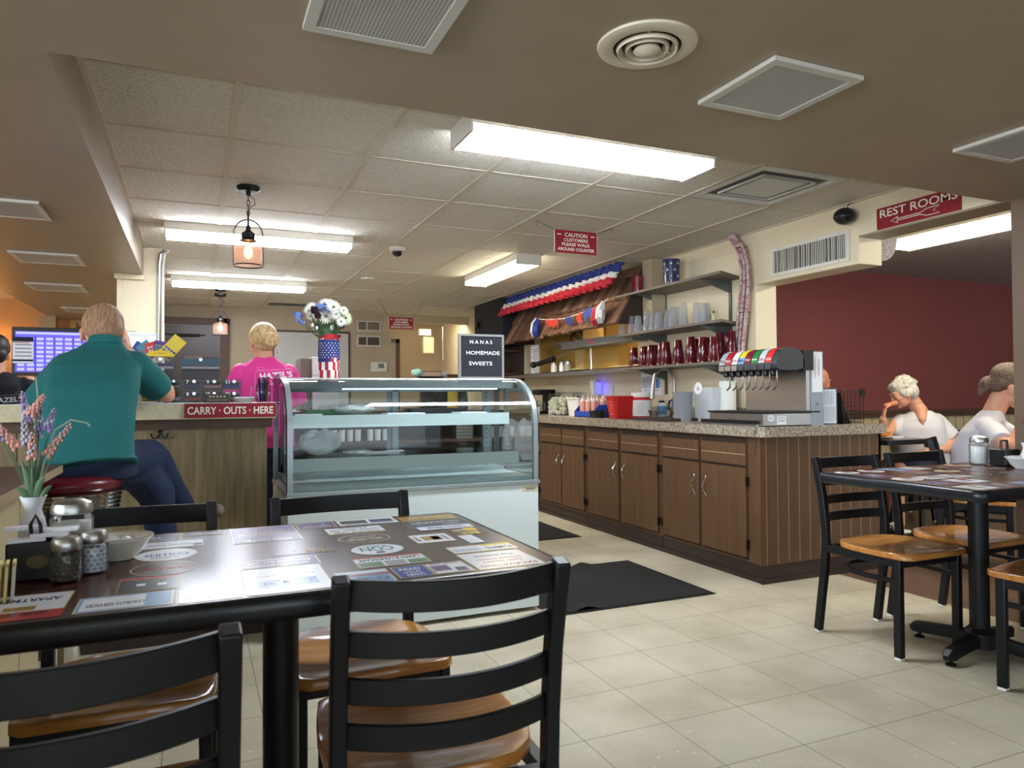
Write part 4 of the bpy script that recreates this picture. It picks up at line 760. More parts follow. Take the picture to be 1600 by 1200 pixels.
for i, (x, y, z) in enumerate(((-2.3, 8.3, 1.9), (-2.6, 5.4, 1.8))):
    d = bpy.data.lights.new('pendant_glow', 'POINT'); d.energy = 5; d.color = (1, .62, .3); d.shadow_soft_size = .08; o = bpy.data.objects.new('pendant_glow', d); COL.objects.link(o); o.location = (x, y, z)
    t = thing('globe_pendant', ['amber pendant lamp in the left dining area, farther one', 'amber pendant lamp in the left dining area, nearer one'][i], 'lamp', (x, y, z)); MB(frosted('amber_glass', (255, 190, 110), .35, .2)).lathe([(.03, .1), (.1, .04), (.12, -.05), (.11, -.1)], 20, cap=False).build('shade', t); MB(M_blackp).tube([(0, 0, .1), (0, 0, ZC-z)], .006, 6).build('cord', t)
# ================================================================== WALL SHELVES
XS = 3.286
def brk(t, y, z, d=.27, h=.09):
    MB(M_bracket).prism([(XW-.012, z-.004), (XW-d, z-.004), (XW-d, z-.012), (XW-.012, z-h)], -(y-.004), -(y+.004), frame((0, 0, 0), (1, 0, 0), (0, 0, 1))).build('bracket', t, smooth=0)
for z, y0, y1, lab in ((1.945, 3.98, 5.31, 'upper wall shelf, holding the two metal pails'), (1.612, 3.98, 5.31, 'middle wall shelf, holding the clear tumblers'), (1.325, 4.0, 5.14, 'lowest wall shelf, holding the red tumblers')):
    t = thing('wall_shelf', lab, 'shelf', (0, 0, 0), 0, 'shelves on the wall right of the kitchen hatch')
    MB(M_shelf).prism([(XW, y0+.12), (XS, y0-.03), (XS, y1), (XW, y1)], z-.02, z).build('board', t, bev=.002, smooth=0); brk(t, 4.2, z-.018); brk(t, 5.0, z-.018)
for y, lab in ((4.2, 'slotted steel upright under the right end of the wall shelves'), (5.0, 'slotted steel upright near the left end of the wall shelves')):
    b = MB(M_bracket); b.box(XW-.014, XW-.001, y-.012, y+.012, 1.1, 1.95); b.use(M_blackp); z = 1.12
    while z < 1.93: b.box(XW-.0145, XW-.014, y-.003, y+.003, z, z+.012); z += .03
    tag(b.build('shelf_upright', smooth=0), lab, 'upright')
# pails on the upper shelf
for (y, r, h, c, lab, star) in ((5.14, .05, .15, (130, 24, 42), 'small dark red metal pail on the upper wall shelf', 0), (4.72, .068, .215, (30, 44, 92), 'tall navy metal pail with white stars on the upper wall shelf', 1)):
    t = thing('pail', lab, 'pail', (3.44 if star else 3.4, y, 1.946)); m = C('pail_%d' % star, c, .3, coat=.4)
    b = MB(m); b.lathe([(r*.9, 0), (r, h), (r*1.04, h), (r*.96, h-.004), (r*.86, .006)], 28)
    if star:
        b.use(M_wtxt)
        for j in range(4):
            for k in range(7):
                a = 2*pi*(k+.5*(j % 2))/7; z = .03+j*.05; rr_ = r*(.9+.1*z/h)+.001; M = frame((rr_*cos(a), rr_*sin(a), z), (-sin(a), cos(a), 0), (0, 0, 1))
                b.add([M @ V(((.014 if q % 2 == 0 else .005)*sin(q*pi/5+j), (.014 if q % 2 == 0 else .005)*cos(q*pi/5+j), 0)) for q in range(10)], [tuple(range(10))])
    b.build('pail_body', t); MB(M_steel).tube([(.0, r*1.03, h*.93), (-r*.6, r*1.1, h*.55), (-r*.9, r*.9, h*.2), (-r*1.2, 0, h*.06), (-r*.9, -r*.9, h*.2), (-r*.6, -r*1.1, h*.55), (0, -r*1.03, h*.93)], .0022, 6).build('handle', t)
# tumblers
def tumbler(name, m, r0, r1, h, logo=False):
    b = MB(m); b.lathe([(r0, 0), (r0*1.01, .01), (r0*.98, .012), ((r0+r1)*.5, h*.5), (r1*1.02, h*.83), (r1*1.0, h*.835), (r1*.97, h*.97), (r1*.9, h), (.001, h-.004)], 22, cap=False)
    for k in range(8):
        a = 2*pi*k/8; b.tube([(r0*1.0*cos(a), r0*sin(a), .02), (((r0+r1)*.5+.0005)*cos(a), ((r0+r1)*.5+.0005)*sin(a), h*.5)], .0012, 4)
    if logo:
        b.use(M_wtxt); rm = (r0*.45+r1*.55)+.0012; a = R(215); b.text('Coke', (rm*cos(a), rm*sin(a), h*.45), (-sin(a), cos(a), 0), (0, 0, 1), w=.034, h=.02)
    return b
cl = [(3.33, 5.27, .15), (3.38, 5.17, .15), (3.33, 5.12, .14), (3.43, 5.05, .15), (3.33, 5.03, .135), (3.35, 4.93, .165), (3.34, 4.83, .135), (3.46, 4.93, .16), (3.33, 4.74, .135), (3.36, 4.66, .14), (3.43, 4.62, .17), (3.34, 4.57, .155), (3.34, 4.44, .175), (3.40, 4.36, .165), (3.47, 4.33, .16), (3.38, 4.26, .15)]
for i, (x, y, h) in enumerate(cl): tag(tumbler('t', M_ccup, .036, .026, h).build('tumbler', loc=(x, y, 1.612)), 'clear upside-down plastic tumbler, %s from the left on the middle wall shelf' % ORD[i], 'tumbler', 'clear tumblers on the middle wall shelf')
rc = [(3.33, 5.10, .165), (3.38, 5.01, .17), (3.33, 4.95, .165), (3.40, 4.90, .175), (3.33, 4.85, .17), (3.36, 4.75, .175), (3.33, 4.65, .18), (3.41, 4.60, .18), (3.34, 4.51, .185), (3.36, 4.38, .2), (3.43, 4.30, .19), (3.35, 4.23, .185), (3.36, 4.12, .18), (3.45, 4.16, .215), (3.47, 4.07, .22), (3.45, 4.44, .19)]
for i, (x, y, h) in enumerate(rc): tag(tumbler('t', M_rcup, .044, .031, h, i in (0, 9, 11)).build('tumbler', loc=(x, y, 1.325), rz=R(40) if i == 0 else 0), 'dark red upside-down plastic tumbler, %s from the left on the lowest wall shelf' % ORD[i], 'tumbler', 'red tumblers on the lowest wall shelf')
t = thing('flavour_bottle', 'tiny glass bottle with black cap at the right end of the middle shelf', 'bottle', (3.40, 4.17, 1.613)); MB(C('amber_liquid', (196, 186, 140), .15)).lathe([(.014, 0), (.015, .04), (.006, .06), (.006, .068)], 14).build('bottle_body', t); MB(M_blackp).lathe([(.008, .066), (.008, .082)], 12).build('cap', t)
# ================================================================== THINGS ON THE WORKTOP
ZT = .905
t = thing('sanitizer_pail', 'red square sanitizer pail on the worktop', 'pail', (3.2, 5.10, ZT), R(-8))
b = MB(C('red_plastic_pail', (190, 34, 34), .35)); b.loft([((0, 0, 0), .078, .078, (0, 0, 0), 7), ((0, 0, .17), .1, .1, (0, 0, 0), 7), ((0, 0, .17), .106, .106, (0, 0, 0), 7), ((0, 0, .185), .108, .108, (0, 0, 0), 7), ((0, 0, .18), .094, .094, (0, 0, 0), 7), ((0, 0, .01), .07, .07, (0, 0, 0), 7)], 40)
b.use(M_wtxt); 
for k, (s_, w, h) in enumerate((('Sanitizing', .05, .012), ('SOLUTION ONLY / SOLUCION', .07, .006), ('Wash Rinse Sanitize', .06, .006), ('Not for food', .05, .006), ('KLEEN', .045, .01))): b.text(s_, (-.081-.0224*(.135-.024*k)/.17-.003, -.02, .135-.024*k), (0, -1, 0), (-.13, 0, 1), w=w, h=h)
b.build('pail_body', t, smooth=40)
t = thing('wipes_tub', 'white plastic tub with red band behind the red pail', 'tub', (3.33, 4.99, ZT)); b = MB(M_white); b.lathe([(.078, 0), (.082, .19), (.086, .195), (.086, .21), (.001, .212)], 30); b.use(C('tub_red', (190, 30, 40), .5)).lathe([(.0815, .15), (.0825, .175)], 30, cap=False).lathe([(.0795, .01), (.0795, .022)], 30, cap=False); b.use(M_btxt)
for k in range(6): a = R(225); b.text('SANITIZER WIPES', (.0835*cos(a), .0835*sin(a), .13-.017*k), (-sin(a), cos(a), 0), (0, 0, 1), w=.06, h=.008)
b.build('tub_body', t)
t = thing('squeeze_bottle_bin', 'blue plastic bin holding squeeze bottles on the worktop', 'bin', (3.24, 5.62, ZT)); b = MB(C('blue_bin', (34, 74, 170), .4)); b.box(-.1, .1, -.17, .17, 0, .006); b.box(-.1, -.094, -.17, .17, 0, .05); b.box(.094, .1, -.17, .17, 0, .11); b.prism([(-.1, 0), (.1, 0), (.1, .11), (-.04, .11), (-.1, .05)], .165, .17, frame((0, 0, 0), (1, 0, 0), (0, 0, 1))); b.prism([(-.1, 0), (.1, 0), (.1, .11), (-.04, .11), (-.1, .05)], -.17, -.165, frame((0, 0, 0), (1, 0, 0), (0, 0, 1))); b.build('bin_body', t, smooth=0)
for i, (x, y) in enumerate(((-.05, -.1), (-.05, .0), (-.05, .1), (.04, -.1), (.04, .0), (.04, .1))):
    t = thing('squeeze_bottle', 'pink squeeze bottle, %s in the blue bin' % ['front right', 'front middle', 'front left', 'back right', 'back middle', 'back left'][i], 'bottle', (3.24+x, 5.62+y, ZT+.007), 0, 'squeeze bottles in the blue bin')
    MB(C('pink_sauce_bottle', (214, 150, 140), .35)).lathe([(.026, 0), (.027, .12), (.024, .128)], 16).build('bottle_body', t); MB(C('pale_pink_cap', (226, 200, 196), .4)).lathe([(.027, .128), (.027, .142), (.012, .15), (.003, .185)], 16).build('nozzle', t)
tag(MB(M_blackp).loft([((0, 0, 0), .05, .07), ((0, 0, .06), .06, .085)]).build('bowl_stack', loc=(3.15, 5.40, ZT), smooth=40), 'stack of dark bowls between the blue bin and the red pail', 'bowls')
tag(MB(M_white).loft([((0, 0, 0), .075, .095, (0, 0, 0), 6), ((0, 0, .16), .09, .115, (0, 0, 0), 6), ((0, 0, .16), .098, .125, (0, 0, 0), 6), ((0, 0, .17), .098, .125, (0, 0, 0), 6)], 36).build('food_tub', loc=(3.3, 5.98, ZT), smooth=40), 'white square food tub left of the blue bin', 'tub')
t = thing('candy_container', 'large clear container full of creamer cups on the worktop', 'container', (3.38, 6.36, ZT)); MB(M_glass2).box(-.13, .13, -.16, .16, 0, .22).build('container_body', t, bev=.01, smooth=0)
b = MB(C('creamer_cup', (240, 238, 214), .6)); rr = random.Random(9)
for i in range(110): b.ball((rr.choice([-.11, rr.uniform(-.1, .1)]), rr.uniform(-.14, .14), rr.uniform(.02, .17)), rr.uniform(.016, .024), 8)
o = b.build('creamer_cups', t); o['kind'] = 'stuff'
tag(MB(M_white).lathe([(.035, 0), (.045, .07), (.048, .07), (.048, .075)], 20).build('foam_cup', loc=(3.2, 6.72, ZT)), 'short white foam tub at the left end of the worktop', 'cup')
for i, (y, lab) in enumerate(((6.95, 'black coffee maker partly behind the display case'), (6.62, 'black thermal carafe left of the creamer container'))):
    t = thing('coffee_maker' if not i else 'carafe', lab, 'coffee maker' if not i else 'carafe', (3.4, y, ZT)); b = MB(M_blackp)
    if not i: b.box(-.1, .1, -.08, .08, 0, .03).box(.02, .1, -.08, .08, .03, .25).box(-.1, .1, -.08, .08, .2, .26); b.build('machine_body', t, bev=.008); MB(M_glass2).lathe([(.05, .035), (.06, .08), (.04, .14)], 18, (-.04, 0, 0)).build('pot', t)
    else: b.lathe([(.05, 0), (.05, .16), (.03, .19), (.03, .2)], 20).build('carafe_body', t); MB(M_blackp).tube([(-.05, 0, .15), (-.09, 0, .14), (-.09, 0, .06), (-.05, 0, .04)], .008, 8).build('handle', t)
for i in range(3): tag(MB(M_white).lathe([(.03, 0), (.04, .045), (.042, .045)], 18).build('cup_stack', loc=(3.3, 6.56, ZT+.046*i)), 'white small cup, %s from the bottom in the stack beside the creamer container' % ORD[i], 'cup', 'stack of small white cups')
t = thing('pitcher', 'grey translucent plastic pitcher by the sink', 'pitcher', (3.22, 4.30, ZT)); MB(frosted('grey_pitcher', (140, 144, 152), .88, .25)).lathe([(.062, 0), (.064, .03), (.072, .2), (.078, .212), (.07, .212), (.062, .035), (.001, .03)], 30).build('pitcher_body', t); MB(mat('grey_pitcher_handle', (70, 72, 80), .3)).tube([(0, .068, .17), (0, .11, .165), (0, .12, .12), (0, .1, .06), (0, .062, .045)], .009, 8).build('handle', t)
tag(MB(frosted('frosted_container', (214, 220, 228), .6, .3)).loft([((0, 0, 0), .1, .1, (0, 0, 0), 7), ((0, 0, .24), .11, .115, (0, 0, 0), 7)], 40).build('storage_container', loc=(3.43, 4.22, ZT), smooth=40), 'tall frosted square container behind the grey pitcher', 'container')
t = thing('paper_towel_roll', 'white paper towel roll on a stand right of the sink', 'paper towels', (3.46, 4.10, ZT)); MB(C('paper_towel', (222, 226, 218), .9, bump=.3, bscale=80)).lathe([(.058, .012), (.058, .285), (.02, .287)], 26).build('roll', t); MB(M_steel).lathe([(.07, 0), (.07, .01)], 24).tube([(0, 0, .28), (0, 0, .32)], .006, 8).ball((0, 0, .322), .009, 10).build('stand', t)
t = thing('soap_bottle', 'white pump soap bottle with blue label behind the sink', 'bottle', (3.5, 4.955, ZT)); b = MB(M_white); b.lathe([(.038, 0), (.038, .11), (.022, .125), (.022, .13)], 18); b.use(C('soap_label', (90, 140, 180), .5)).lathe([(.0385, .03), (.0385, .1)], 18, cap=False); b.build('bottle_body', t); MB(M_navy).lathe([(.024, .128), (.024, .145)], 16).build('cap', t)
tag(MB(M_white).lathe([(.024, 0), (.024, .08), (.01, .085)], 14).build('small_jar', loc=(3.5, 4.64, ZT)), 'small white jar behind the faucet', 'jar')
tag(MB(M_glass2).loft([((0, 0, 0), .07, .1), ((0, 0, .05), .085, .12), ((0, 0, .05), .08, .115), ((0, 0, .006), .066, .095)]).build('glass_dish', loc=(3.26, 4.62, ZT+.022), smooth=20), 'clear ribbed dish drying on the dark tray by the sink', 'dish')
tag(MB(C('maroon_brown_tray', (56, 36, 34), .5)).prism(rrect(-.14, .14, -.24, .24, .03), 0, .018).build('drain_tray', loc=(3.2, 4.50, ZT+.003), smooth=30), 'dark brown drain tray across the sink edge', 'tray')
t = thing('bug_light', 'white plug-in fly trap glowing blue on the wall', 'fly trap', (XW, 6.08, 1.1)); MB(M_white).prism([(-.0, .0), (-.09, .0), (-.105, .13), (-.09, .15), (-.07, .15)], -.03, .03, frame((0, 0, 0), (1, 0, 0), (0, 0, 1))).build('casing', t, bev=.004)
MB(mat('blue_glow', (40, 40, 255), .5, emis=3.5)).box(-.06, -.01, -.034, -.031, .02, .12).build('uv_lamp', t, smooth=0)
tag(MB(M_offw).box(-.006, 0, -.035, .035, 0, .11).use(M_white).box(-.008, -.006, -.022, .022, .02, .09).build('wall_outlet', loc=(XW-.001, 5.87, 1.08), smooth=0), 'white wall outlet right of the blue fly trap', 'outlet')
b = MB(M_paper); b.box(-.002, 0, -.15, .15, 0, .22); b.use(C('poster_blue', (176, 186, 204), .6)).box(-.0025, -.002, -.14, .14, .06, .16); b.use(C('poster_pink', (210, 170, 170), .6)).box(-.003, -.0025, -.06, .03, .06, .14); b.use(C('poster_blue2', (60, 120, 190), .6)).box(-.003, -.0025, -.11, -.07, .06, .14); b.use(M_btxt).text('Wash Your Hands', (-.003, 0, .195), (0, -1, 0), (0, 0, 1), w=.24, h=.024).text("Don't Get Sick", (-.0032, 0, .045), (0, -1, 0), (0, 0, 1), w=.2, h=.02)
tag(b.build('hygiene_poster', loc=(XW-.001, 5.22, 1.095), smooth=0), 'hand-washing notice on the wall behind the faucet', 'poster')
b = MB(M_paper); b.add([(-.001, .045*cos(a), .045*sin(a)+.02) for a in [2*pi*k/24 for k in range(24)]], [tuple(range(24))]); b.use(M_btxt).text('&', (-.0015, 0, .02), (0, -1, 0), (0, 0, 1), h=.03); tag(b.build('round_label', loc=(3.317, 4.245, 1.12), smooth=0), 'round white label on the frosted container', 'label')
# menus at the counter end
t = thing('menu_stand', 'black-framed menu card standing on the worktop end', 'menu', (3.548, 3.31, ZT), R(-14)); b = MB(M_blackp); b.box(-.078, .078, 0, .008, 0, .225); b.build('frame', t, smooth=0); b = MB(C('menu_page', (214, 222, 240), .4)); b.box(-.072, .07, -.001, 0, .008, .217); b.use(C('menu_blue', (110, 136, 190), .5)).box(-.072, -.058, -.0015, -.001, .13, .217).box(-.05, -.035, -.0015, -.001, .02, .09); b.use(C('menu_print', (90, 94, 104), .6))
for k in range(9): b.box(-.045+k*.012, -.043+k*.012, -.0015, -.001, .125, .205)
for k in range(10): b.box(-.025+k*.0095, -.0235+k*.0095, -.0015, -.001, .02, .11)
b.build('page', t, smooth=0)
for k, (dx, a) in enumerate(((.12, 10), (.145, 18), (.17, 26))):
    b = MB(M_blackp); M = Matrix.Rotation(R(-a), 4, 'Y'); b.obox(M, -.004, .004, 0, .16, 0, .2); b.use(M_wtxt); b.obox(M, .004, .005, .01, .15, .01, .19)
    tag(b.build('menu_folder', loc=(3.61+dx, 3.33, ZT), smooth=0), ['black menu folder leaning right behind the menu card, innermost', 'black menu folder leaning in the middle of the three', 'black menu folder leaning outermost on the right'][k], 'menu', 'menu folders')
t = thing('wire_basket', 'black wire basket on the worktop end behind the menus', 'basket', (3.90, 3.50, ZT)); b = MB(M_blackp)
for z in [k*.026 for k in range(9)]: b.tube([(-.1, -.08, z), (.1, -.08, z), (.1, .08, z), (-.1, .08, z)], .0018 if z else .003, 5, closed=True)
for x in [-.1+k*.0286 for k in range(8)]: b.tube([(x, -.08, 0), (x, -.08, .21)], .0016, 4).tube([(x, .08, 0), (x, .08, .21)], .0016, 4)
for y in [-.08+k*.032 for k in range(6)]: b.tube([(.1, y, 0), (.1, y, .21)], .0016, 4).tube([(-.1, y, 0), (-.1, y, .21)], .0016, 4)
b.build('wires', t, smooth=0); b = MB(M_blackp); b.box(.07, .11, -.085, -.075, .17, .22); b.build('clip', t, smooth=0)
tag(MB(C('bread_bun', (206, 150, 116), .8)).ball((0, 0, .03), (.06, .05, .03), 16).build('bread_bun', loc=(3.87, 3.50, ZT+.003)), 'pinkish bun lying in the wire basket', 'bun')
# ================================================================== KITCHEN HATCH, AWNING
tag(MB(M_steel).box(3.3, 3.6, 5.1, 7.85, 1.33, 1.336).box(3.3, 3.304, 5.1, 7.85, 1.29, 1.336).build('pass_shelf', smooth=0), 'stainless pass-through shelf below the kitchen hatch', 'shelf')
t = thing('warming_rail', 'grey heat lamp rail hanging in the kitchen hatch', 'heat lamp', (3.42, 5.95, 1.56)); MB(C('rail_grey', (120, 120, 116), .5, metal=.3)).box(-.04, .12, -.75, .55, 0, .07).build('rail', t, smooth=0); MB(C('red_sticker', (170, 90, 100), .5)).box(-.0415, -.04, -.1, .02, .02, .055).build('sticker', t, smooth=0)
MB(M_chrome).tube([(.06, .12, -.22), (.06, .12, 0)], .015, 10).build('leg', t)
t = thing('ticket_rail_lamp', 'black gooseneck microphone arm reaching out of the hatch', 'microphone', (3.5, 6.35, 1.58)); MB(M_steel).tube([(0, 0, 0), (-.12, .3, -.1)], .006, 8).build('arm', t); MB(M_blackp).tube([(-.12, .3, -.1), (-.2, .55, -.15)], .026, 12).ball((-.22, .6, -.155), .035, 14).build('microphone', t)  # microphone on a bent arm, gives no light
t = thing('cable_tangle', 'coiled wires and small steel pan hung in the kitchen hatch', 'cables', (3.55, 6.6, 1.6)); MB(M_steel).lathe([(.1, 0), (.14, .05)], 20, (0, .1, 0)).build('pan', t); MB(M_blackp).tube([(0, -.1+.12*sin(a*1.3), .08+.07*cos(a)) for a in [k*.6 for k in range(24)]], .005, 6).build('wires', t)
for i, (y, r, c, lab) in enumerate(((6.62, .034, (210, 210, 206), 'white and steel shaker, leftmost on the pass shelf'), (6.45, .026, (230, 230, 226), 'slim white shaker in the middle of the pass shelf'), (6.32, .034, (150, 146, 138), 'glass jar with steel lid on the pass shelf'))):
    t = thing('shaker', lab, 'shaker', (3.36, y, 1.337)); MB(C('shaker_%d' % i, c, .35)).lathe([(r, 0), (r, .075)], 16).build('shaker_body', t); MB(M_steel).lathe([(r*1.03, .07), (r*1.03, .095), (r*.5, .105)], 16).build('lid', t)
tag(MB(C('yellow_plate', (206, 200, 140), .5)).lathe([(.06, 0), (.1, .012), (.1, .016)], 24).build('plate', loc=(3.40, 6.15, 1.337)), 'pale yellow plate lying on the pass shelf', 'plate')
tag(MB(C('wooden_board', (190, 160, 110), .6)).box(-.08, .08, -.2, .2, 0, .012).build('cutting_board', loc=(3.38, 5.2, 1.337), smooth=0), 'small wooden board at the right end of the pass shelf', 'board')
b = MB(M_paper); b.box(-.002, 0, -.1, .1, -.26, .1); b.use(M_btxt)
for k in range(14): b.box(-.003, -.002, -.08, .07-(k % 3)*.03, -.24+.022*k, -.235+.022*k)
tag(b.build('price_list', loc=(3.45, 7.27, 1.56), smooth=0), 'long white paper list hung beside the kitchen hatch', 'paper')
t = thing('shingle_awning', 'brown wooden shingle awning over the kitchen hatch', 'awning', (0, 0, 0)); SH = [M_shing, C('shingle_reddish', (112, 76, 58), .75), C('shingle_pale', (142, 108, 84), .75), C('shingle_dark', (92, 66, 52), .75)]; P0 = V((3.2, 0, 1.68)); P1 = V((3.47, 0, 2.20)); rr = random.Random(5)
for row in range(3):
    b = MB(M_shing); y = 5.16+rr.uniform(-.05, 0)
    while y < 7.52:
        w = rr.uniform(.08, .13); y1 = min(y+w, 7.55); b.use(rr.choice(SH)); a = P0.lerp(P1, row*.42-.0+rr.uniform(-.02, .02)); c_ = P0.lerp(P1, min(1, row*.42+.46)); nv = V((-.89, 0, .45)); o_ = nv*(.028-.0*row); e_ = nv*.006
        x_ = max(y, 5.14); b.add([a+V((0, x_, 0)), a+V((0, y1-.009, 0)), c_+V((0, y1-.009, 0)), c_+V((0, x_, 0)), a+o_+V((0, x_, 0)), a+o_+V((0, y1-.009, 0)), c_+e_+V((0, y1-.009, 0)), c_+e_+V((0, x_, 0))], [(0, 1, 2, 3), (4, 5, 6, 7), (0, 1, 5, 4), (1, 2, 6, 5), (2, 3, 7, 6), (3, 0, 4, 7)]); y = y1
    b.build('shingle_course', t, smooth=0)
Mx = frame((0, 0, 0), (1, 0, 0), (0, 0, 1)); 
for q in (-5.15, -7.57): MB(C('dark_awning_side', (58, 42, 36), .7)).prism([(3.21, 1.69), (3.58, 1.69), (3.58, 2.22), (3.47, 2.22)], q, q+.02, Mx).build('side_board', t, smooth=0)
MB(mat('tan_paint', (0, 0, 0))).box(3.44, 3.585, 4.99, 5.125, 1.64, 2.225).build('corner_post', t, smooth=0)
tag(MB(C('navy_board', (28, 32, 44), .6)).box(-.2, .18, 0, .9, 0, .52).build('range_hood_end', loc=(3.4, 7.6, 1.7), smooth=0), 'dark navy hood box left of the shingle awning', 'hood')
t = thing('crepe_garland', 'blue, white and red crepe ruffle garland along the awning top', 'garland', (0, 0, 0))
for m, z0, z1, n in ((M_blue, .115, .205, 'blue_ruffle'), (M_crw, .06, .12, 'white_ruffle'), (M_crred, 0, .07, 'red_ruffle')):
    b = MB(m); N = 300; vs = []
    for i in range(N+1):
        y = 5.1+2.38*i/N; ph = i*2*pi/7.5
        for j in range(5):
            z = z0+(z1-z0)*j/4; bx = 3.465-.33+z*.5+.02*sin(ph+j*.4)+.012*sin(i*.9+j*2); vs.append((bx-.012*(j == 2)-(.0 if n[0] == 'b' else .012 if n[0] == 'w' else .024), y+.006*sin(i*1.7), 2.0+z+.008*sin(ph*.5+j)))
    b.add(vs, [(i*5+j, i*5+j+1, (i+1)*5+j+1, (i+1)*5+j) for i in range(N) for j in range(4)]); b.build(n, t, smooth=50)
t = thing('letter_bunting', 'string bunting reading Happy 4th of July across the awning', 'bunting', (0, 0, 0))
BT = [(6.648, 1.883), (6.384, 1.845), (6.041, 1.821), (5.742, 1.833), (5.48, 1.853), (5.223, 1.906)]
def bp_(u):
    k = min(4, int(u*5)); f = u*5-k; a, c = BT[k], BT[k+1]; z = a[1]*(1-f)+c[1]*f; return V((3.165+.02*max(0, z-1.85), a[0]*(1-f)+c[0]*f, z))
MB(M_crw).tube([bp_(k/20) for k in range(21)], .004, 5).build('string', t)
for u, s_, m, w, h in ((.28, 'Happy', C('orange_red_card', (214, 62, 48), .6), .26, .11), (.49, '4th', M_blue, .15, .09), (.62, 'of', C('orange_red_card', (214, 62, 48), .6), .1, .1), (.77, 'July', C('royal_card', (50, 84, 170), .6), .26, .12)):
    p = bp_(u)+V((-.012, 0, -.035)); MB(m).text(s_, p, (0, -1, .02), (-.3, 0, 1), w=w, h=h, bold=.05).build('letters', t, smooth=0)
for u, m in ((.02, M_crw), (.05, M_blue), (.875, M_crred), (.93, M_crw)):
    p = bp_(u); b = MB(m); b.tube([p, p+V((-.02, .01, -.06)), p+V((-.02, .015, -.13)), p+V((-.01, .02, -.18))], [.02, .04, .045, .02], 10); 
    for i, v in enumerate(b.v): d = .012*sin(i*2.3); b.v[i] = (v[0]+d, v[1]+d, v[2]+d)
    b.build('tassel', t, smooth=30)
# shelving left of the hatch
t = thing('dark_shelf_unit', 'dark wall shelving with small goods left of the kitchen hatch', 'shelf', (3.35, 7.85, 0)); b = MB(M_trimw)
for z in (1.35, 1.62): b.box(-.1, .23, 0, 1.3, z, z+.02)
b.build('boards', t, smooth=0); MB(C('dark_shelf_back', (60, 48, 42), .7)).box(.2, .23, 0, 1.3, 1.0, 1.7).build('back_board', t, smooth=0)
for i, (y, c, lab) in enumerate(((7.95, (120, 50, 110), 'purple jar on the dark shelving'), (8.12, (150, 60, 50), 'reddish jar on the dark shelving'))):
    tag(MB(C('jar_%d' % i, c, .4)).lathe([(.04, 0), (.04, .1), (.03, .12)], 14).build('jar', loc=(3.34, y, 1.371)), lab, 'jar')
tag(MB(M_paper).box(-.1, .1, -.15, .15, 0, .01).use(C('brown_box', (110, 84, 62), .7)).box(-.1, .1, -.15, .15, -.05, 0).build('paper_stack', loc=(3.34, 7.98+.45, 1.421), smooth=0), 'papers on a low brown box on the dark shelving', 'papers')
# ================================================================== CEILING FIXTURES
def tube_light(lab, cx, cy, w, l, along_x=True, z0=2.145, m=None):
    t = thing('fluorescent_fixture', lab, 'ceiling light', (cx, cy, z0), 0 if along_x else R(90), 'surface-mounted fluorescent fixtures'); h = ZC-z0
    MB(M_offw).box(-l/2, -l/2+.012, -w/2, w/2, 0, h-.001).box(l/2-.012, l/2, -w/2, w/2, 0, h-.001).box(-l/2+.012, l/2-.012, -w/2, w/2, .035, h-.001).build('housing', t, smooth=0)
    b = MB(m or M_lens); p = [(-w/2+.002, .035), (-w/2+.002, .012), (-w/2+.02, 0), (w/2-.02, 0), (w/2-.002, .012), (w/2-.002, .035)]; b.prism(p, -l/2+.013, l/2-.013, frame((0, 0, 0), (0, 1, 0), (0, 0, 1))); b.build('lens', t, smooth=0); return t
tube_light('long fluorescent ceiling light nearest the camera, above the caution sign', 1.60, 2.80, .25, 1.21)
tube_light('fluorescent ceiling light behind the first cage pendant', .41, 5.22, .20, 1.21)
tube_light('farther fluorescent ceiling light above the blonde woman', .385, 7.42, .2, 1.21)
tube_light('fluorescent ceiling light running toward the back, in front of the awning', 2.44, 5.84, .22, 1.21, False, m=M_lensw)
t = thing('fluorescent_fixture', 'fluorescent ceiling light in the room with the red wall', 'ceiling light', (4.86, 2.5, 2.175), R(90), 'surface-mounted fluorescent fixtures')
MB(M_offw).box(-1.3, 1.3, -.12, .12, .06, .084).build('housing', t, smooth=0); MB(M_lensw).prism([(-.115, .06), (-.115, .02), (-.09, 0), (.09, 0), (.115, .02), (.115, .06)], -1.3, 1.3, frame((0, 0, 0), (0, 1, 0), (0, 0, 1))).build('lens', t, smooth=0)
tube_light('added fill light inside the back recess, out of direct view', 3.05, 9.99, .2, .9, z0=2.195, m=mat('recess_fill_lens', (255, 240, 210), .5, emis=6))  # unseen lamp added to brighten the back area
tube_light('added fill light inside the kitchen behind the hatch', 4.5, 6.8, .2, 1.21, False, z0=2.2)  # unseen lamp added to brighten the kitchen
t = thing('cage_pendant', 'wire cage pendant lamp hanging in front, with glowing filament bulb', 'pendant lamp', (.255, 4.14, 0))
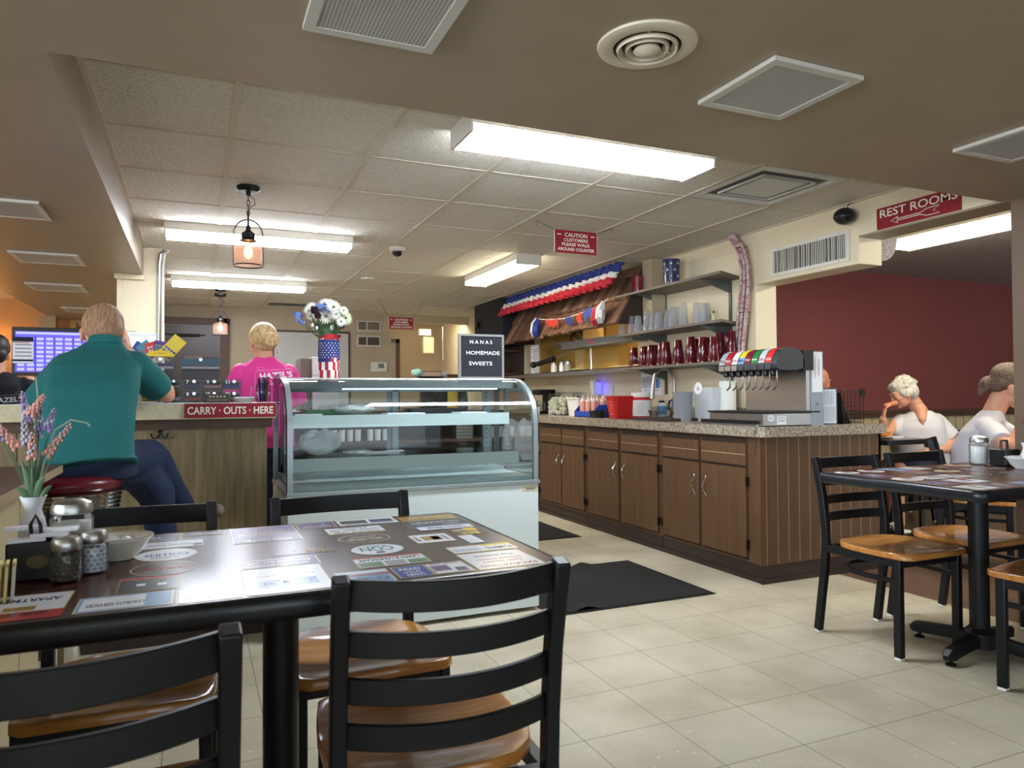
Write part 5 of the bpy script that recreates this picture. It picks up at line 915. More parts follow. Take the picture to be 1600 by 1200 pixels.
def pend(t, dr=0):
    MB(M_blackp).lathe([(.001, 2.205), (.05, 2.206), (.06, 2.218), (.06, ZC-.001)], 26).lathe([(.012, 2.185), (.012, 2.21)], 12).build('canopy', t)
    b = MB(M_blackp)
    for k in range(4):
        z = 2.185-k*.027; b.tube([((.008*cos(a) if k % 2 else 0), (0 if k % 2 else .008*cos(a)), z-.012+.016*sin(a)) for a in [2*pi*i/12 for i in range(12)]], .002, 5, closed=True)
    b.tube([(0, 0, 2.19), (.03, 0, 2.17), (.035, 0, 2.14), (.01, 0, 2.125), (0, 0, 2.09)], .002, 5).tube([(0, 0, 2.1), (0, 0, 2.0)], .005, 8); b.build('chain', t)
    MB(M_blackp).lathe([(.005, 2.025), (.012, 2.015), (.012, 2.0), (.02, 1.99), (.034, 1.98), (.036, 1.955), (.03, 1.95), (.042, 1.945), (.042, 1.938)], 24).build('socket', t)
    b = MB(M_blackp); b.tube([(.074*cos(a), 0, 1.97+.085*sin(a)) for a in [pi*k/20 for k in range(21)]], .003, 6); b.tube([(-.074, 0, 1.97), (-.076, 0, 1.805)], .003, 6); b.tube([(.074, 0, 1.97), (.076, 0, 1.805)], .003, 6)
    b.tube([(.074*cos(a), .074*sin(a), 1.805) for a in [2*pi*k/36 for k in range(36)]], [(.0035, .0035)]*36, 6, closed=True); b.tube([(.07*cos(a), .07*sin(a), 1.925) for a in [2*pi*k/36 for k in range(36)]], .0015, 5, closed=True); b.build('cage', t)
    MB(frosted('mesh_shade', (226, 206, 196), .16, .3)).lathe([(.042, 1.935), (.062, 1.925), (.071, 1.905), (.073, 1.81)], 32, cap=False).build('shade', t)
    MB(mat('filament_bulb', (255, 150, 50), .4, emis=7)).lathe([(.008, 1.93), (.014, 1.915), (.022, 1.885), (.02, 1.86), (.008, 1.845)], 18).build('bulb', t)
pend(t); t['group'] = 'cage pendant lamps over the counter'
t2 = dup(t, (.225, 8.1, -.055), 0, 'smaller-looking cage pendant lamp hanging farther back before the dark door')
MB(M_blackp).lathe([(.05, ZC-.03+.055), (.05, ZC+.054), (.001, ZC+.0545)], 20).tube([(0, 0, 2.2), (0, 0, 2.26)], .004, 6).build('ceiling_spacer', t2)
t = thing('round_diffuser', 'round louvred air diffuser in the low painted ceiling', 'air vent', (1.095, 1.60, ZS)); b = MB(C('aged_cream_metal', (206, 196, 176), .45)); b.lathe([(.132, 0), (.13, -.006), (.1, -.014), (.09, -.008), (.09, .004)], 48, cap=False); b.build('outer_ring', t, smooth=50)
for r in (.078, .055): MB(C('aged_cream_metal', (206, 196, 176))).lathe([(r+.004, -.008), (r, -.018), (r-.012, -.002), (r-.012, .012), (r+.002, -.004)], 40, cap=False).build('cone_ring', t, smooth=50)
MB(C('aged_cream_metal', (206, 196, 176))).lathe([(.001, -.028), (.02, -.026), (.036, -.016), (.03, -.002), (.02, .01)], 32).build('centre_cone', t, smooth=50)
b = MB(C('vent_dark', (40, 34, 30), .9)); b.lathe([(.001, -.001), (.089, -.001)], 32, cap=False)
for k in range(3): a = 2*pi*k/3; b.use(M_tee).tube([(.02*cos(a), .02*sin(a), -.008), (.088*cos(a), .088*sin(a), -.006)], .003, 6)
b.build('throat', t)
M_perf = grid_mat('perforated_panel', (190, 188, 184), (180, 178, 174), (110, 106, 100), 0, 0, .0095, .0095, .0055, .5, nscale=4, holes=True)
def sqvent(x0, y0, w, lab):
    t = thing('square_diffuser', lab, 'air vent', (x0+w/2, y0+w/2, ZS), 0, 'square perforated panels in the painted ceiling'); h = w/2
    b = MB(C('panel_frame_white', (196, 192, 184), .45)); 
    b.ring(-h, h, -h, h, .028, -.014, -.001)
    b.build('frame', t, smooth=0); MB(M_perf).box(-h+.028, h-.028, -h+.028, h-.028, -.012, -.002).build('perforated_panel', t, smooth=0)
for x, y, w, lab in ((1.45, 1.508, .335, 'square perforated ceiling panel right of the round diffuser'), (.241, 1.51, .335, 'square perforated ceiling panel at the top edge of the photo'), (2.635, 1.50, .335, 'square perforated ceiling panel at the right edge of the photo'),
                     (-1.04, 3.98, .36, 'square perforated panel in the left painted ceiling, nearest of four'), (-1.08, 5.35, .38, 'square perforated panel in the left painted ceiling, second nearest'), (-1.25, 6.75, .4, 'square perforated panel in the left painted ceiling, third away'), (-1.25, 8.42, .4, 'square perforated panel in the left painted ceiling, farthest by the sign')): sqvent(x, y, w, lab)
t = thing('ceiling_diffuser', 'square four-way air diffuser in the tile ceiling, partly hidden by the low ceiling', 'air vent', (2.87, 3.07, ZC)); h = .295
b = MB(M_steel2 := C('diffuser_grey', (200, 202, 198), .5)); 
def fr4(b, a, c, z0, z1): b.add([(s*x, t_*x, z) for x, z in ((a, z0), (c, z1)) for s, t_ in ((-1, -1), (1, -1), (1, 1), (-1, 1))], [(i, (i+1) % 4, 4+(i+1) % 4, 4+i) for i in range(4)])
fr4(b, h, h-.045, -.008, -.01); fr4(b, h-.045, h-.075, -.01, .03); b.box(-h, h, -h, -h+.003, -.008, 0); b.build('frame', t, smooth=0)
MB(M_steel2).box(-.15, .15, -.15, .15, -.008, -.002).build('centre_plate', t, smooth=0); b = MB(C('duct_dark', (70, 74, 76), .6)); b.box(-.22, .22, -.22, .22, -.0015, -.0005); b.use(M_steel2)
for s in (-1, 1): b.box(s*.18-.004, s*.18+.004, -.18, .18, -.012, -.002).box(-.18, .18, s*.18-.004, s*.18+.004, -.012, -.002)
b.build('duct_opening', t, smooth=0)
def dome(lab, loc, s=1, white=False):
    t = thing('dome_camera', lab, 'security camera', loc, 0); MB(M_offw).lathe([(.06*s, 0), (.062*s, -.02*s), (.05*s, -.032*s)], 28).build('mount', t); MB(M_offw if white else C('black_dome', (16, 16, 20), .08)).ball((0, 0, -.034*s), (.042*s, .042*s, .036*s), 20).build('dome', t)
dome('black dome security camera on the tile ceiling', (1.40, 5.38, ZC-.004)); dome('small white camera near the ceiling corner at the back', (3.40, 8.5, 2.235), 1, True)
t = thing('smoke_detector', 'flat round smoke detector on the tile ceiling', 'smoke detector', (1.5, 6.9, ZC)); MB(M_offw).lathe([(.06, 0), (.058, -.012), (.03, -.018), (.001, -.018)], 24).build('detector_body', t)
t = thing('wall_speaker', 'black ball-shaped speaker under the ceiling near the sign', 'speaker', (XW-.07, 3.12, 2.145)); MB(C('speaker_black', (22, 24, 30), .3)).ball((0, 0, 0), (.062, .062, .05), 28).build('shell', t); MB(C('speaker_band', (40, 44, 52), .2)).tube([(.0625*cos(a), .0625*sin(a), -.004) for a in [2*pi*k/30 for k in range(30)]], .002, 5, closed=True).build('band', t); MB(M_blackp).tube([(.02, 0, .04), (.03, 0, .07), (.06, .0, .085)], .003, 6).build('cable', t)
# return grille
t = thing('wall_grille', 'cream louvred return-air grille on the wall soffit', 'air vent', (XW, 3.47, 1.985)); b = MB(M_offw); L, H = .325, .095
b.ring(-L, L, -H, H, .022, -.008, -.001, 'x')
b.build('frame', t, smooth=0); MB(C('grille_dark', (24, 22, 20), .9)).box(-.002, -.0005, -L+.02, L-.02, -H+.02, H-.02).build('cavity', t, smooth=0)
n = 42
for k in range(n):
    y = -L+.03+(2*L-.06)*k/(n-1); a = R(random.choice([66, 62, 70, 64, 20])); b = MB(M_offw); b.obox(Matrix.Translation((-.0055, y, 0)) @ Matrix.Rotation(a, 4, 'Z'), -.0068, .0068, -.0008, .0008, -H+.02, H-.02)
    b.build('louver', t, smooth=0)
for s in (-1, 1):
    for q in (-1, 1): MB(M_btxt).ball((-.008, s*.25, q*.085), .003, 8).build('screw', t)
# signs
t = thing('rest_rooms_sign', 'red sign reading REST ROOMS with a left-pointing arrow', 'sign', (XW-.001, 2.70, 2.031)); MB(M_sign).box(-.006, 0, -.247, .252, 0, .12).build('board', t, smooth=0)
b = MB(M_signtxt); b.text('REST ROOMS', (-.0068, .0, .085), (0, -1, 0), (0, 0, 1), w=.46, h=.046, bold=.012)
ar = [(.16, .028), (.115, .046), (.122, .034), (-.02, .034), (-.06, .048), (-.13, .05), (-.095, .03), (-.13, .01), (-.06, .01), (-.02, .024), (.122, .024), (.115, .01)]
b.tube([(-.0065, y, z+.004) for y, z in ar], .0024, 4, closed=True); b.build('lettering', t, smooth=0)
def caution(lab, c, sc=1.0):
    t = thing('caution_sign', lab, 'sign', c, 0, 'hanging red caution signs'); w, h = .158*sc, .075*sc
    MB(M_sign).box(-w, w, -.003, .003, -h, h).use(M_signtxt).box(-w-.002, -w, -.003, .003, -h, h).box(w, w+.002, -.003, .003, -h, h).build('board', t, smooth=0)
    b = MB(M_signtxt)
    for s_, z, ww, hh in (('CAUTION', .045, .17, .026), ('CUSTOMERS', .012, .18, .021), ('PLEASE WALK', -.018, .21, .021), ('AROUND COUNTER', -.05, .275, .021)): b.text(s_, (0, -.004, z*sc), (1, 0, 0), (0, 0, 1), w=ww*sc, h=hh*sc, bold=.015)
    b.box(-.14*sc, -.11*sc, -.0042, -.0035, .042*sc, .048*sc).box(.11*sc, .14*sc, -.0042, -.0035, .042*sc, .048*sc); b.build('lettering', t, smooth=0)
    for s in (-1, 1):
        MB(M_blackp).tube([(s*w, 0, h), (s*(w+.07*sc), 0, h+(ZC-c[2]-h)*.5-.002), (s*(w+.13*sc), 0, ZC-c[2]-.002)], .0018, 5).tube([(s*(w+.13*sc), 0, ZC-c[2]-.002), (s*(w+.125*sc), 0, ZC-c[2]-.03), (s*(w+.135*sc), 0, ZC-c[2]-.035)], .0015, 5).build('chain', t)
caution('red CAUTION CUSTOMERS PLEASE WALK AROUND COUNTER sign hanging nearer, right of centre', (2.31, 4.22, 2.112), 1.0)
caution('red caution sign hanging farther back, left of the letter board', (2.19, 8.25, 1.955), .92)
# ================================================================== BACK WALL
t = thing('dark_door', 'dark brown ladies room door with closer on the back wall', 'door', (-.35, 9.75, 0))
MB(M_door).box(.0, .62, -.03, -.001, 0, 2.0).build('door_leaf', t, smooth=0); MB(M_trimw).box(.62, .73, -.05, -.001, 0, 2.09).box(-.16, .73, -.05, -.001, 2.01, 2.09).build('door_frame', t, smooth=0)
MB(M_blackp).tube([(.1, -.06, 1.87), (.38, -.06, 1.87)], .018, 10).tube([(.38, -.06, 1.87), (.45, -.04, 1.87)], .006, 6).tube([(-.05, -.05, 1.88), (.12, -.06, 1.87)], .006, 6).build('door_closer', t)
b = MB(C('ladies_plate', (196, 170, 130), .5)); b.box(.215, .42, -.035, -.03, 1.55, 1.605); b.use(M_btxt).text('LADIES', (.335, -.036, 1.577), (1, 0, 0), (0, 0, 1), w=.12, h=.026, bold=.02).ball((.25, -.036, 1.593), (.006, .001, .006), 8).box(.244, .256, -.0362, -.0352, 1.56, 1.585); b.build('door_sign', t, smooth=0)
t = thing('whiteboard', 'large whiteboard with a wooden frame on the back wall', 'whiteboard', (1.39, 9.75, 0)); MB(C('whiteboard_surface', (190, 188, 184), .3)).box(-.48, .47, -.02, -.001, .9, 1.945).build('board', t, smooth=0)
b = MB(M_trimw)
b.ring(-.5, .49, .88, 1.97, .022, -.03, -.001, 'y')
b.build('frame', t, smooth=0)
for z0, z1, lab, lv in ((1.985, 2.13, 'upper white vent grille on the back wall', 1), (1.78, 1.93, 'lower white vent window on the back wall', 0)):
    t = thing('wall_vent', lab, 'air vent', (1.975, 9.75, 0)); b = MB(C('vent_white', (200, 194, 180), .5)); 
    b.ring(0, .33, z0, z1, .022, -.012, -.001, 'y'); b.box(.13, .145, -.0115, -.001, z0+.022, z1-.022)
    if lv:
        for k in range(5): b.box(.02, .31, -.008, -.004, z0+.03+k*.018, z0+.035+k*.018)
    b.build('frame', t, smooth=0); MB(C('vent_hole', (86, 74, 66), .8) if not lv else M_gap).box(.02, .31, -.004, -.001, z0+.015, z1-.015).build('cavity', t, smooth=0)
t = thing('thermostat', 'cream thermostat with small grey display on the back wall', 'thermostat', (2.16, 9.75, 1.44)); MB(M_offw).box(0, .22, -.03, -.001, 0, .13).build('casing', t, bev=.006, smooth=0); MB(C('lcd_grey', (110, 116, 112), .3)).box(.1, .18, -.032, -.03, .05, .11).build('display', t, smooth=0)
t = thing('steel_appliance', 'stainless steel machine with vent slots behind the flag vase', 'appliance', (.63, 5.0, 1.0)); MB(C('appliance_white_steel', (200, 200, 194), .35, metal=.3)).box(.07, .24, -.1, .2, 0, .36).build('front_body', t, bev=.004, smooth=0); b = MB(C('appliance_side', (104, 94, 84), .5)); b.box(0, .07, -.06, .2, 0, .35); b.build('side_body', t, smooth=0); b = MB(M_blackp)
for k in range(3): b.box(.12, .19, -.102, -.1, .27+k*.022, .274+k*.022)
b.box(.07, .24, -.1012, -.1, .238, .24); b.build('vent_slots', t, smooth=0)
# prep unit with open shelves behind the case
t = thing('back_shelf_unit', 'dark open shelf unit seen through the display case', 'shelf unit', (1.25, 5.0, 0)); b = MB(M_trimw); b.box(-.75, .75, -.25, .3, .96, 1.0).box(-.75, -.73, -.25, .3, 0, .96).box(.73, .75, -.25, .3, 0, .96).box(-.75, .75, .27, .3, 0, .96); b.build('carcass', t, smooth=0)
for z in (.80, .55, .1): MB(M_trimw).box(-.73, .73, -.24, .27, z-.02, z).build('shelf', t, smooth=0)
for i in range(9):
    x = .78+i*.052+(.03 if i > 4 else 0); tag(MB(M_white).lathe([(.02, 0), (.022, .075)], 14).build('foam_cup', loc=(x, 4.85, .80)), 'small white cup, %s from the left in the row seen through the display case' % ORD[i], 'cup', 'cups on the shelf unit')
for i in range(5): tag(MB(M_white).lathe([(.03, 0), (.03, .09)], 14).build('foam_cup', loc=(.66+i*.1, 4.88, .55)), 'white cup, %s from the left on the lower shelf seen through the case' % ORD[i], 'cup', 'cups on the lower shelf')
b = MB(M_steel); b.box(-.06, .06, -.04, .04, 0, .1); b.use(M_blackp)
for i in range(6):
    for j in range(4): b.box(-.052+i*.019, -.044+i*.019, -.041, -.04, .015+j*.022, .024+j*.022)
tag(b.build('perforated_caddy', loc=(1.72, 4.82, .80), smooth=0), 'perforated metal caddy seen through the right of the case', 'caddy')
tag(MB(C('copper_handle', (206, 140, 100), .3)).tube([(0, 0, 0), (.015, 0, .1)], .006, 8).build('utensil', loc=(1.9, 4.82, .80)), 'copper-coloured utensil standing beside the perforated caddy', 'utensil')
for i, (x, lab) in enumerate(((1.80, 'white thank-you bag seen in the right end of the display case, left one'), (1.885, 'larger white thank-you bag seen through the right end of the case'))):
    s = .6+.4*i; b = MB(mat('white_plastic_film', (214, 210, 206), .5)); b.loft([((0, 0, 0), .075*s, .02), ((0, 0, .05), .09*s, .03), ((0, 0, .15), .08*s, .03), ((0.01, 0, .22), .07*s, .02), ((0, 0, .25), .02, .01)], 24)
    for k, v in enumerate(b.v): d = .018*noise.noise(V(v)*22+V((i*5, 0, 0))); b.v[k] = (v[0]+d, v[1]+d, v[2]+d)
    b.use(C('bag_print_red', (170, 60, 60), .6)).text('THANK YOU', (0, -.036, .15), (1, 0, 0), (0, 0, 1), w=.09*s, h=.02).text('have a nice day', (0, -.036, .11), (1, 0, 0), (0, 0, 1), w=.07*s, h=.01)
    tag(b.build('carrier_bag', loc=(x, 4.16-.05*i, .70), smooth=30), lab, 'bag')
t = thing('bag_rack', 'thin steel rack behind the display case holding the thank-you bags', 'rack', (1.84, 4.2, 0)); MB(M_steel).tube([(0, 0, 0), (0, 0, .93)], .008, 8).tube([(-.1, -.02, .93), (.1, -.02, .93)], .005, 6).build('post', t); MB(M_steel).box(-.12, .12, -.1, .1, 0, .012).build('base', t, smooth=0)
# coats
for i, (x, c, lab) in enumerate(((2.56, (22, 22, 26), 'black coat, leftmost of the coats hanging at the back'), (2.72, (30, 30, 34), 'dark grey coat in the middle of the hanging coats'), (2.86, (200, 170, 60), 'yellow and white jacket hanging among the dark coats'), (2.98, (18, 19, 24), 'black coat hanging at the right of the coats'))):
    b = MB(C('coat_%d' % i, c, .85)); b.loft([((0, 0, -.62), .09, .07), ((0, 0, -.3), .085, .065), ((0, 0, -.05), .06, .05), ((0.01, 0, .0), .02, .02)], 20)
    for k, v in enumerate(b.v): d = .02*noise.noise(V(v)*12+V((i*3, 0, 0))); b.v[k] = (v[0]+d, v[1]+d, v[2])
    tag(b.build('coat', loc=(x, 8.4, 1.33), smooth=40), lab, 'coat', 'coats at the back')
tag(MB(M_trimw).box(-.3, .3, -.01, .01, 0, .04).box(-.3, -.27, -.01, .01, -1.33, 0).box(.27, .3, -.01, .01, -1.33, 0).build('coat_rack', loc=(2.78, 8.48, 1.33), smooth=0), 'wooden coat rack at the back carrying the coats', 'coat rack')
t = thing('electric_box', 'cream electrical box with conduit in the back recess', 'electrical box', (3.1, 10.4, 1.75)); MB(C('panel_cream', (190, 184, 150), .5)).box(0, .16, 0, .1, 0, .24).build('box', t, smooth=0); MB(M_offw).box(-.06, .12, .0, .1, .26, .36).build('emergency_light', t, bev=.01, smooth=0); MB(M_steel).tube([(.3, 0, -.1), (.3, 0, .4)], .012, 8).build('conduit', t)
b = MB(M_blackp); b.tube([(-.12, 0, 0), (.1, 0, 0)], .04, 10).tube([(0, 0, 0), (.0, 0, .2)], .015, 8).tube([(.06, 0, 0), (.06, 0, .18)], .02, 8).tube([(-.05, 0, .02), (0, 0, .1)], .02, 8); tag(b.build('pipe_fittings', loc=(3.28, 8.35, 1.98)), 'black pipe fittings high on the wall behind the letter board', 'pipes')
# ================================================================== MATS
def fmat(lab, x0, x1, y0, y1, wav):
    t = thing('floor_mat', lab, 'mat', ((x0+x1)/2, (y0+y1)/2, 0), 0, 'black rubber floor mats'); w, h = (x1-x0)/2, (y1-y0)/2; b = MB(M_rubber); nx, ny = 48, 12; vs = []
    for i in range(nx+1):
        for j in range(ny+1):
            x = -w+2*w*i/nx; y = -h+2*h*j/ny; z = .009
            for wx, wy, a in wav: z += a*math.exp(-((x-wx)/.05)**2-((y-wy)/.05)**2)
            vs.append((x, y, z))
    b.add(vs, [(i*(ny+1)+j, (i+1)*(ny+1)+j, (i+1)*(ny+1)+j+1, i*(ny+1)+j+1) for i in range(nx) for j in range(ny)])
    b.box(-w, w, -h, h, .001, .0085); b.build('mat_field', t, smooth=60)
    MB(C('mat_edge', (30, 31, 33), .6)).box(-w-.012, w+.012, -h-.012, -h, .001, .005).box(-w-.012, w+.012, h, h+.012, .001, .005).box(w, w+.012, -h, h, .001, .005).box(-w-.012, -w, -h, h, .001, .005).build('mat_border', t, smooth=0)
fmat('black rubber floor mat in the aisle, nearer one, with curled edges', 1.625, 2.6, 3.22, 4.08, [(-.3, -.43, .018), (.14, .43, .02)])
fmat('black rubber floor mat in the aisle, farther one by the display case', 1.9, 2.72, 4.95, 6.6, [])
# ================================================================== TABLEWARE
rr = random.Random(21); Z = .7515
t = thing('bud_vase', 'small white milk-glass vase of artificial lavender on the near table', 'vase', (-.325, 1.86, Z)); M_milk = C('milk_glass', (226, 226, 232), .2)
b = MB(M_milk); b.lathe([(.02, 0), (.024, .006), (.022, .02), (.027, .045), (.021, .08), (.016, .1), (.024, .124), (.026, .128), (.022, .126), (.014, .1)], 28)
for k in range(14): a = 2*pi*k/14; b.tube([(.0225*cos(a), .0225*sin(a), .02), (.027*cos(a), .027*sin(a), .045), (.021*cos(a), .021*sin(a), .08)], .0018, 4)
b.build('vase_body', t)
M_lav = C('lavender_floret', (150, 134, 190), .7); M_lav2 = C('pale_lavender_floret', (190, 184, 200), .7); M_pk = C('pink_floret', (222, 158, 146), .7)
def spike(lab, p0, p1, m, m2, r=.011, n=34):
    t = thing('artificial_flower', lab, 'artificial flower', (-.325, 1.86, Z), 0, 'artificial stems in the milk-glass vase'); L = V((-.325, 1.86, Z)); p0, p1 = V(p0)-L, V(p1)-L
    MB(M_stem).tube([V((0, 0, .03)), V((0, 0, .12))+(p1-V((0, 0, .12)))*.12, p1.lerp(p0, .5)+V((0, 0, -.01)), p0], .0016, 6).build('stem', t)
    b = MB(m); d = (p0-p1)
    for i in range(n):
        u = i/n; a = i*2.4; q = p1+d*u; s = r*(1-.55*u); b.use(m2 if i % 3 == 0 else m); o_ = d.orthogonal().normalized(); o_.rotate(Matrix.Rotation(a, 3, d.normalized())); b.ball(q+o_*s*.7, (s*.34, s*.34, s*.55), 6)
    b.build('florets', t)
for i, (p0, p1, m, m2, lab) in enumerate((((-.344, 1.85, 1.108), (-.335, 1.86, 1.04), M_lav, M_lav2, 'purple lavender spike, tallest on the left of the vase'), ((-.313, 1.87, 1.08), (-.318, 1.86, 1.01), M_lav, M_lav2, 'purple lavender spike in the middle of the vase'), ((-.302, 1.84, 1.10), (-.33, 1.85, 1.055), M_pk, M_pk, 'pink spike leaning right near the top of the vase stems'),
    ((-.40, 1.85, 1.05), (-.352, 1.85, .985), M_pk, M_pk, 'long pink spike leaning to the left'), ((-.252, 1.85, 1.036), (-.303, 1.86, .965), M_pk, M_pk, 'long pink spike leaning far to the right'), ((-.285, 1.86, 1.07), (-.302, 1.86, 1.02), M_lav, M_lav2, 'short purple lavender spike on the right'), ((-.322, 1.83, 1.02), (-.326, 1.85, .96), M_pk, M_lav2, 'pale pink spike low in the middle'), ((-.34, 1.84, 1.05), (-.336, 1.85, .99), M_lav2, M_lav2, 'whitish lavender spike low on the left'), ((-.395, 1.86, 1.06), (-.385, 1.86, 1.0), M_lav, M_lav2, 'purple lavender spike at the far left photo edge'))): spike(lab, p0, p1, m, m2)
t = thing('artificial_leaves', 'green leaves and curling grass blades in the milk-glass vase', 'leaves', (-.325, 1.86, Z))
def leaf(b, p0, p1, w, bend=(0, 0, .01)):
    p0, p1 = V(p0), V(p1); d = p1-p0; s = d.cross(V((0, 1, 0))).normalized(); vs = []; n = 8
    for i in range(n+1): u = i/n; q = p0+d*u+V(bend)*sin(pi*u); ww = w*sin(pi*min(1, u*.95+.05))**.7; vs += [q-s*ww, q+V((0, -.004, 0))*sin(pi*u), q+s*ww]
    b.add(vs, [(3*i+j, 3*i+j+1, 3*i+j+4, 3*i+j+3) for i in range(n) for j in (0, 1)])
for a, c, w in (((0, 0, .1), (-.015, -.01, .19), .007), ((0, 0, .11), (.022, -.01, .17), .007), ((-.005, 0, .1), (.005, -.01, .22), .006), ((0, 0, .1), (-.03, -.01, .15), .007), ((.005, 0, .1), (.035, 0, .15), .006), ((0, 0, .1), (-.025, .01, .21), .005), ((.005, 0, .1), (.012, .01, .23), .004)):
    b = MB(M_leaf); leaf(b, a, c, w); b.build('leaf', t, smooth=60)
b = MB(C('pale_grass', (160, 166, 150), .5)); b.tube([(0, 0, .1), (.02, 0, .2), (.04, 0, .27), (.07, 0, .292), (.1, 0, .285), (.107, 0, .278)], [.001, .002, .002, .002, .0014, .0025], 5).tube([(0, 0, .1), (.0, 0, .25), (.008, 0, .34), (.004, 0, .385)], [.001, .002, .0018, .0008], 5); b.build('grass_blade', t)
def sugar(lab, loc, s=1.0):
    t = thing('sugar_shaker', lab, 'sugar shaker', loc, 0, 'glass sugar shakers with steel lids')
    b = MB(M_glass2); n = 48; prof = [(.034, 0), (.037, .006), (.037, .085), (.032, .098)]; vs = []
    for r, z in prof:
        for i in range(n): a = 2*pi*i/n; k = 1+(.03 if i % 4 < 2 else -.02)*(z > .003)*(z < .09); vs.append((r*k*cos(a)*s, r*k*sin(a)*s, z*s))
    b.add(vs, [(j*n+i, j*n+(i+1) % n, (j+1)*n+(i+1) % n, (j+1)*n+i) for j in range(3) for i in range(n)]+[tuple(reversed(range(n)))]); b.build('glass_body', t)
    MB(C('white_sugar', (236, 234, 230), .9)).lathe([(.031*s, .004*s), (.033*s, .01*s), (.033*s, .078*s), (.001, .083*s)], 28).build('sugar', t)
    MB(M_steel).lathe([(.034*s, .095*s), (.037*s, .097*s), (.037*s, .107*s), (.034*s, .116*s), (.02*s, .123*s), (.001, .125*s)], 30).build('lid', t)
sugar('sugar shaker with steel lid on the near table, between the vase and the creamer bowl', (-.238, 1.755, Z), 1.05)
sugar('sugar shaker with steel lid on the right-hand table', (3.455, 2.30, Z), 1.1)
for loc, m, lab in (((-.222, 1.572, Z), C('ground_pepper', (92, 80, 72), .9), 'beaded glass pepper shaker in front of the sugar shaker on the near table'), ((-.185, 1.63, Z), C('white_salt', (232, 232, 236), .9), 'beaded glass salt shaker full of white salt on the near table')):
    t = thing('condiment_shaker', lab, 'shaker', loc, 0, 'beaded glass shakers'); b = MB(M_glass2); b.lathe([(.024, 0), (.026, .006), (.026, .055), (.022, .062)], 28, cap=False)
    for j in range(6):
        for k in range(14): a = 2*pi*(k+.5*(j % 2))/14; b.ball((.0255*cos(a), .0255*sin(a), .01+j*.0085), .0034, 6)
    b.build('glass_body', t); MB(m).lathe([(.021, .003), (.022, .05), (.001, .051)], 20).build('contents', t); MB(M_steel).lathe([(.025, .058), (.026, .062), (.026, .072), (.022, .08), (.001, .083)], 26).build('cap', t)
t = thing('condiment_caddy', 'black condiment caddy with loop handle on the near table', 'caddy', (-.272, 1.63, Z)); b = MB(M_blackp); b.box(-.05, .035, -.035, .035, 0, .004).box(-.05, .035, -.035, -.031, 0, .07).box(-.05, .035, .031, .035, 0, .07).box(-.05, -.046, -.035, .035, 0, .07).box(.031, .035, -.035, .035, 0, .07); b.build('box', t, bev=.001, smooth=0)
MB(M_blackp).tube([(-.012, -.005, .05), (-.016, -.005, .1), (-.008, -.005, .118), (.0, -.005, .1), (.004, -.005, .05)], .0035, 8).build('handle', t); b = MB(C('badge_gold', (90, 76, 46), .5)); b.add([(.0+.018*cos(a), -.0355, .035+.012*sin(a)) for a in [2*pi*k/20 for k in range(20)]], [tuple(range(20))]); b.build('badge', t, smooth=0)
for i, (dx, dy, a) in enumerate(((-.02, -.015, 8), (.016, -.008, -14), (.03, .012, -6), (-.03, .016, 4))):
    tag(MB([M_paper, C('sweetener_white', (220, 220, 232), .6)][i % 2]).box(-.03, .03, -.012, .012, 0, .006).build('sweetener_packet', loc=(-.272+dx, 1.63+dy, Z+.071+.0061*i), rz=R(a), smooth=0), 'white sweetener packet, %s from the bottom of the heap on the black caddy' % ORD[i], 'sweetener packet', 'white packets on the caddy')
for i in range(4): tag(MB(C('yellow_packet', (226, 208, 130), .6) if i < 3 else C('cream_packet', (200, 190, 168), .6)).box(-.002, .002, -.015, .015, 0, .065).use(C('packet_top', (236, 226, 150), .6)).box(-.0022, .0022, -.015, .015, .058, .066).build('sweetener_packet', loc=(-.312+i*.009, 1.45+.004*i, Z), rot=(0, R(3), R(8)), smooth=0), 'yellow sugar packet standing on edge, %s from the left at the table edge' % ORD[i], 'sweetener packet', 'yellow packets at the table edge')
def bowl(lab, loc, s, grp):
    t = thing('bowl', lab, 'bowl', loc, 0, grp); M_b = C('cream_china', (222, 216, 200), .18) if s < 1.1 else C('white_china', (230, 230, 232), .18)
    MB(M_b).lathe([(.03*s, 0), (.032*s, .004), (.046*s, .016*s), (.06*s, .04*s), (.066*s, .044*s), (.066*s, .047*s), (.06*s, .046*s), (.054*s, .04*s), (.04*s, .014*s), (.001, .008*s)], 40).build('bowl_body', t, smooth=60)
    if s < 1.1: MB(C('brown_rim_line', (96, 84, 74), .4)).tube([(.0605*s*cos(a), .0605*s*sin(a), .0465*s) for a in [2*pi*k/48 for k in range(48)]], .0008, 5, closed=True).build('rim_line', t)
bowl('cream bowl with a thin rim line holding creamer cups on the near table', (-.15, 1.745, Z), 1.0, 'creamer bowls'); bowl('white bowl heaped with creamer cups on the right-hand table', (3.405, 2.065, Z), 1.12, 'creamer bowls')
def creamer(lab, loc, rot, g):
    b = MB(C('creamer_tub', (226, 226, 232), .4)); b.lathe([(.010, 0), (.0135, .018), (.0165, .018), (.0165, .0192)], 18); b.use(C('creamer_print', (120, 140, 190), .5)).box(-.006, .006, -.003, .003, .0192, .0195); tag(b.build('creamer_cup', loc=loc, rot=rot), lab, 'creamer', g)
for i, (x, y, z, a, c) in enumerate(((-.03, .0, .02, 0, 40), (0, -.02, .02, 50, 0), (.025, .01, .022, -30, 60), (-.005, .022, .022, 100, 20), (-.018, -.012, .036, 60, 90), (.012, .002, .038, 120, -30))): creamer('creamer cup, %s of the six piled in the cream bowl on the near table' % ['leftmost', 'frontmost', 'rightmost', 'rearmost', 'upper left', 'topmost'][i], (-.15+x, 1.745+y, Z+z), (R(a), R(c), 0), 'creamers in the cream bowl')
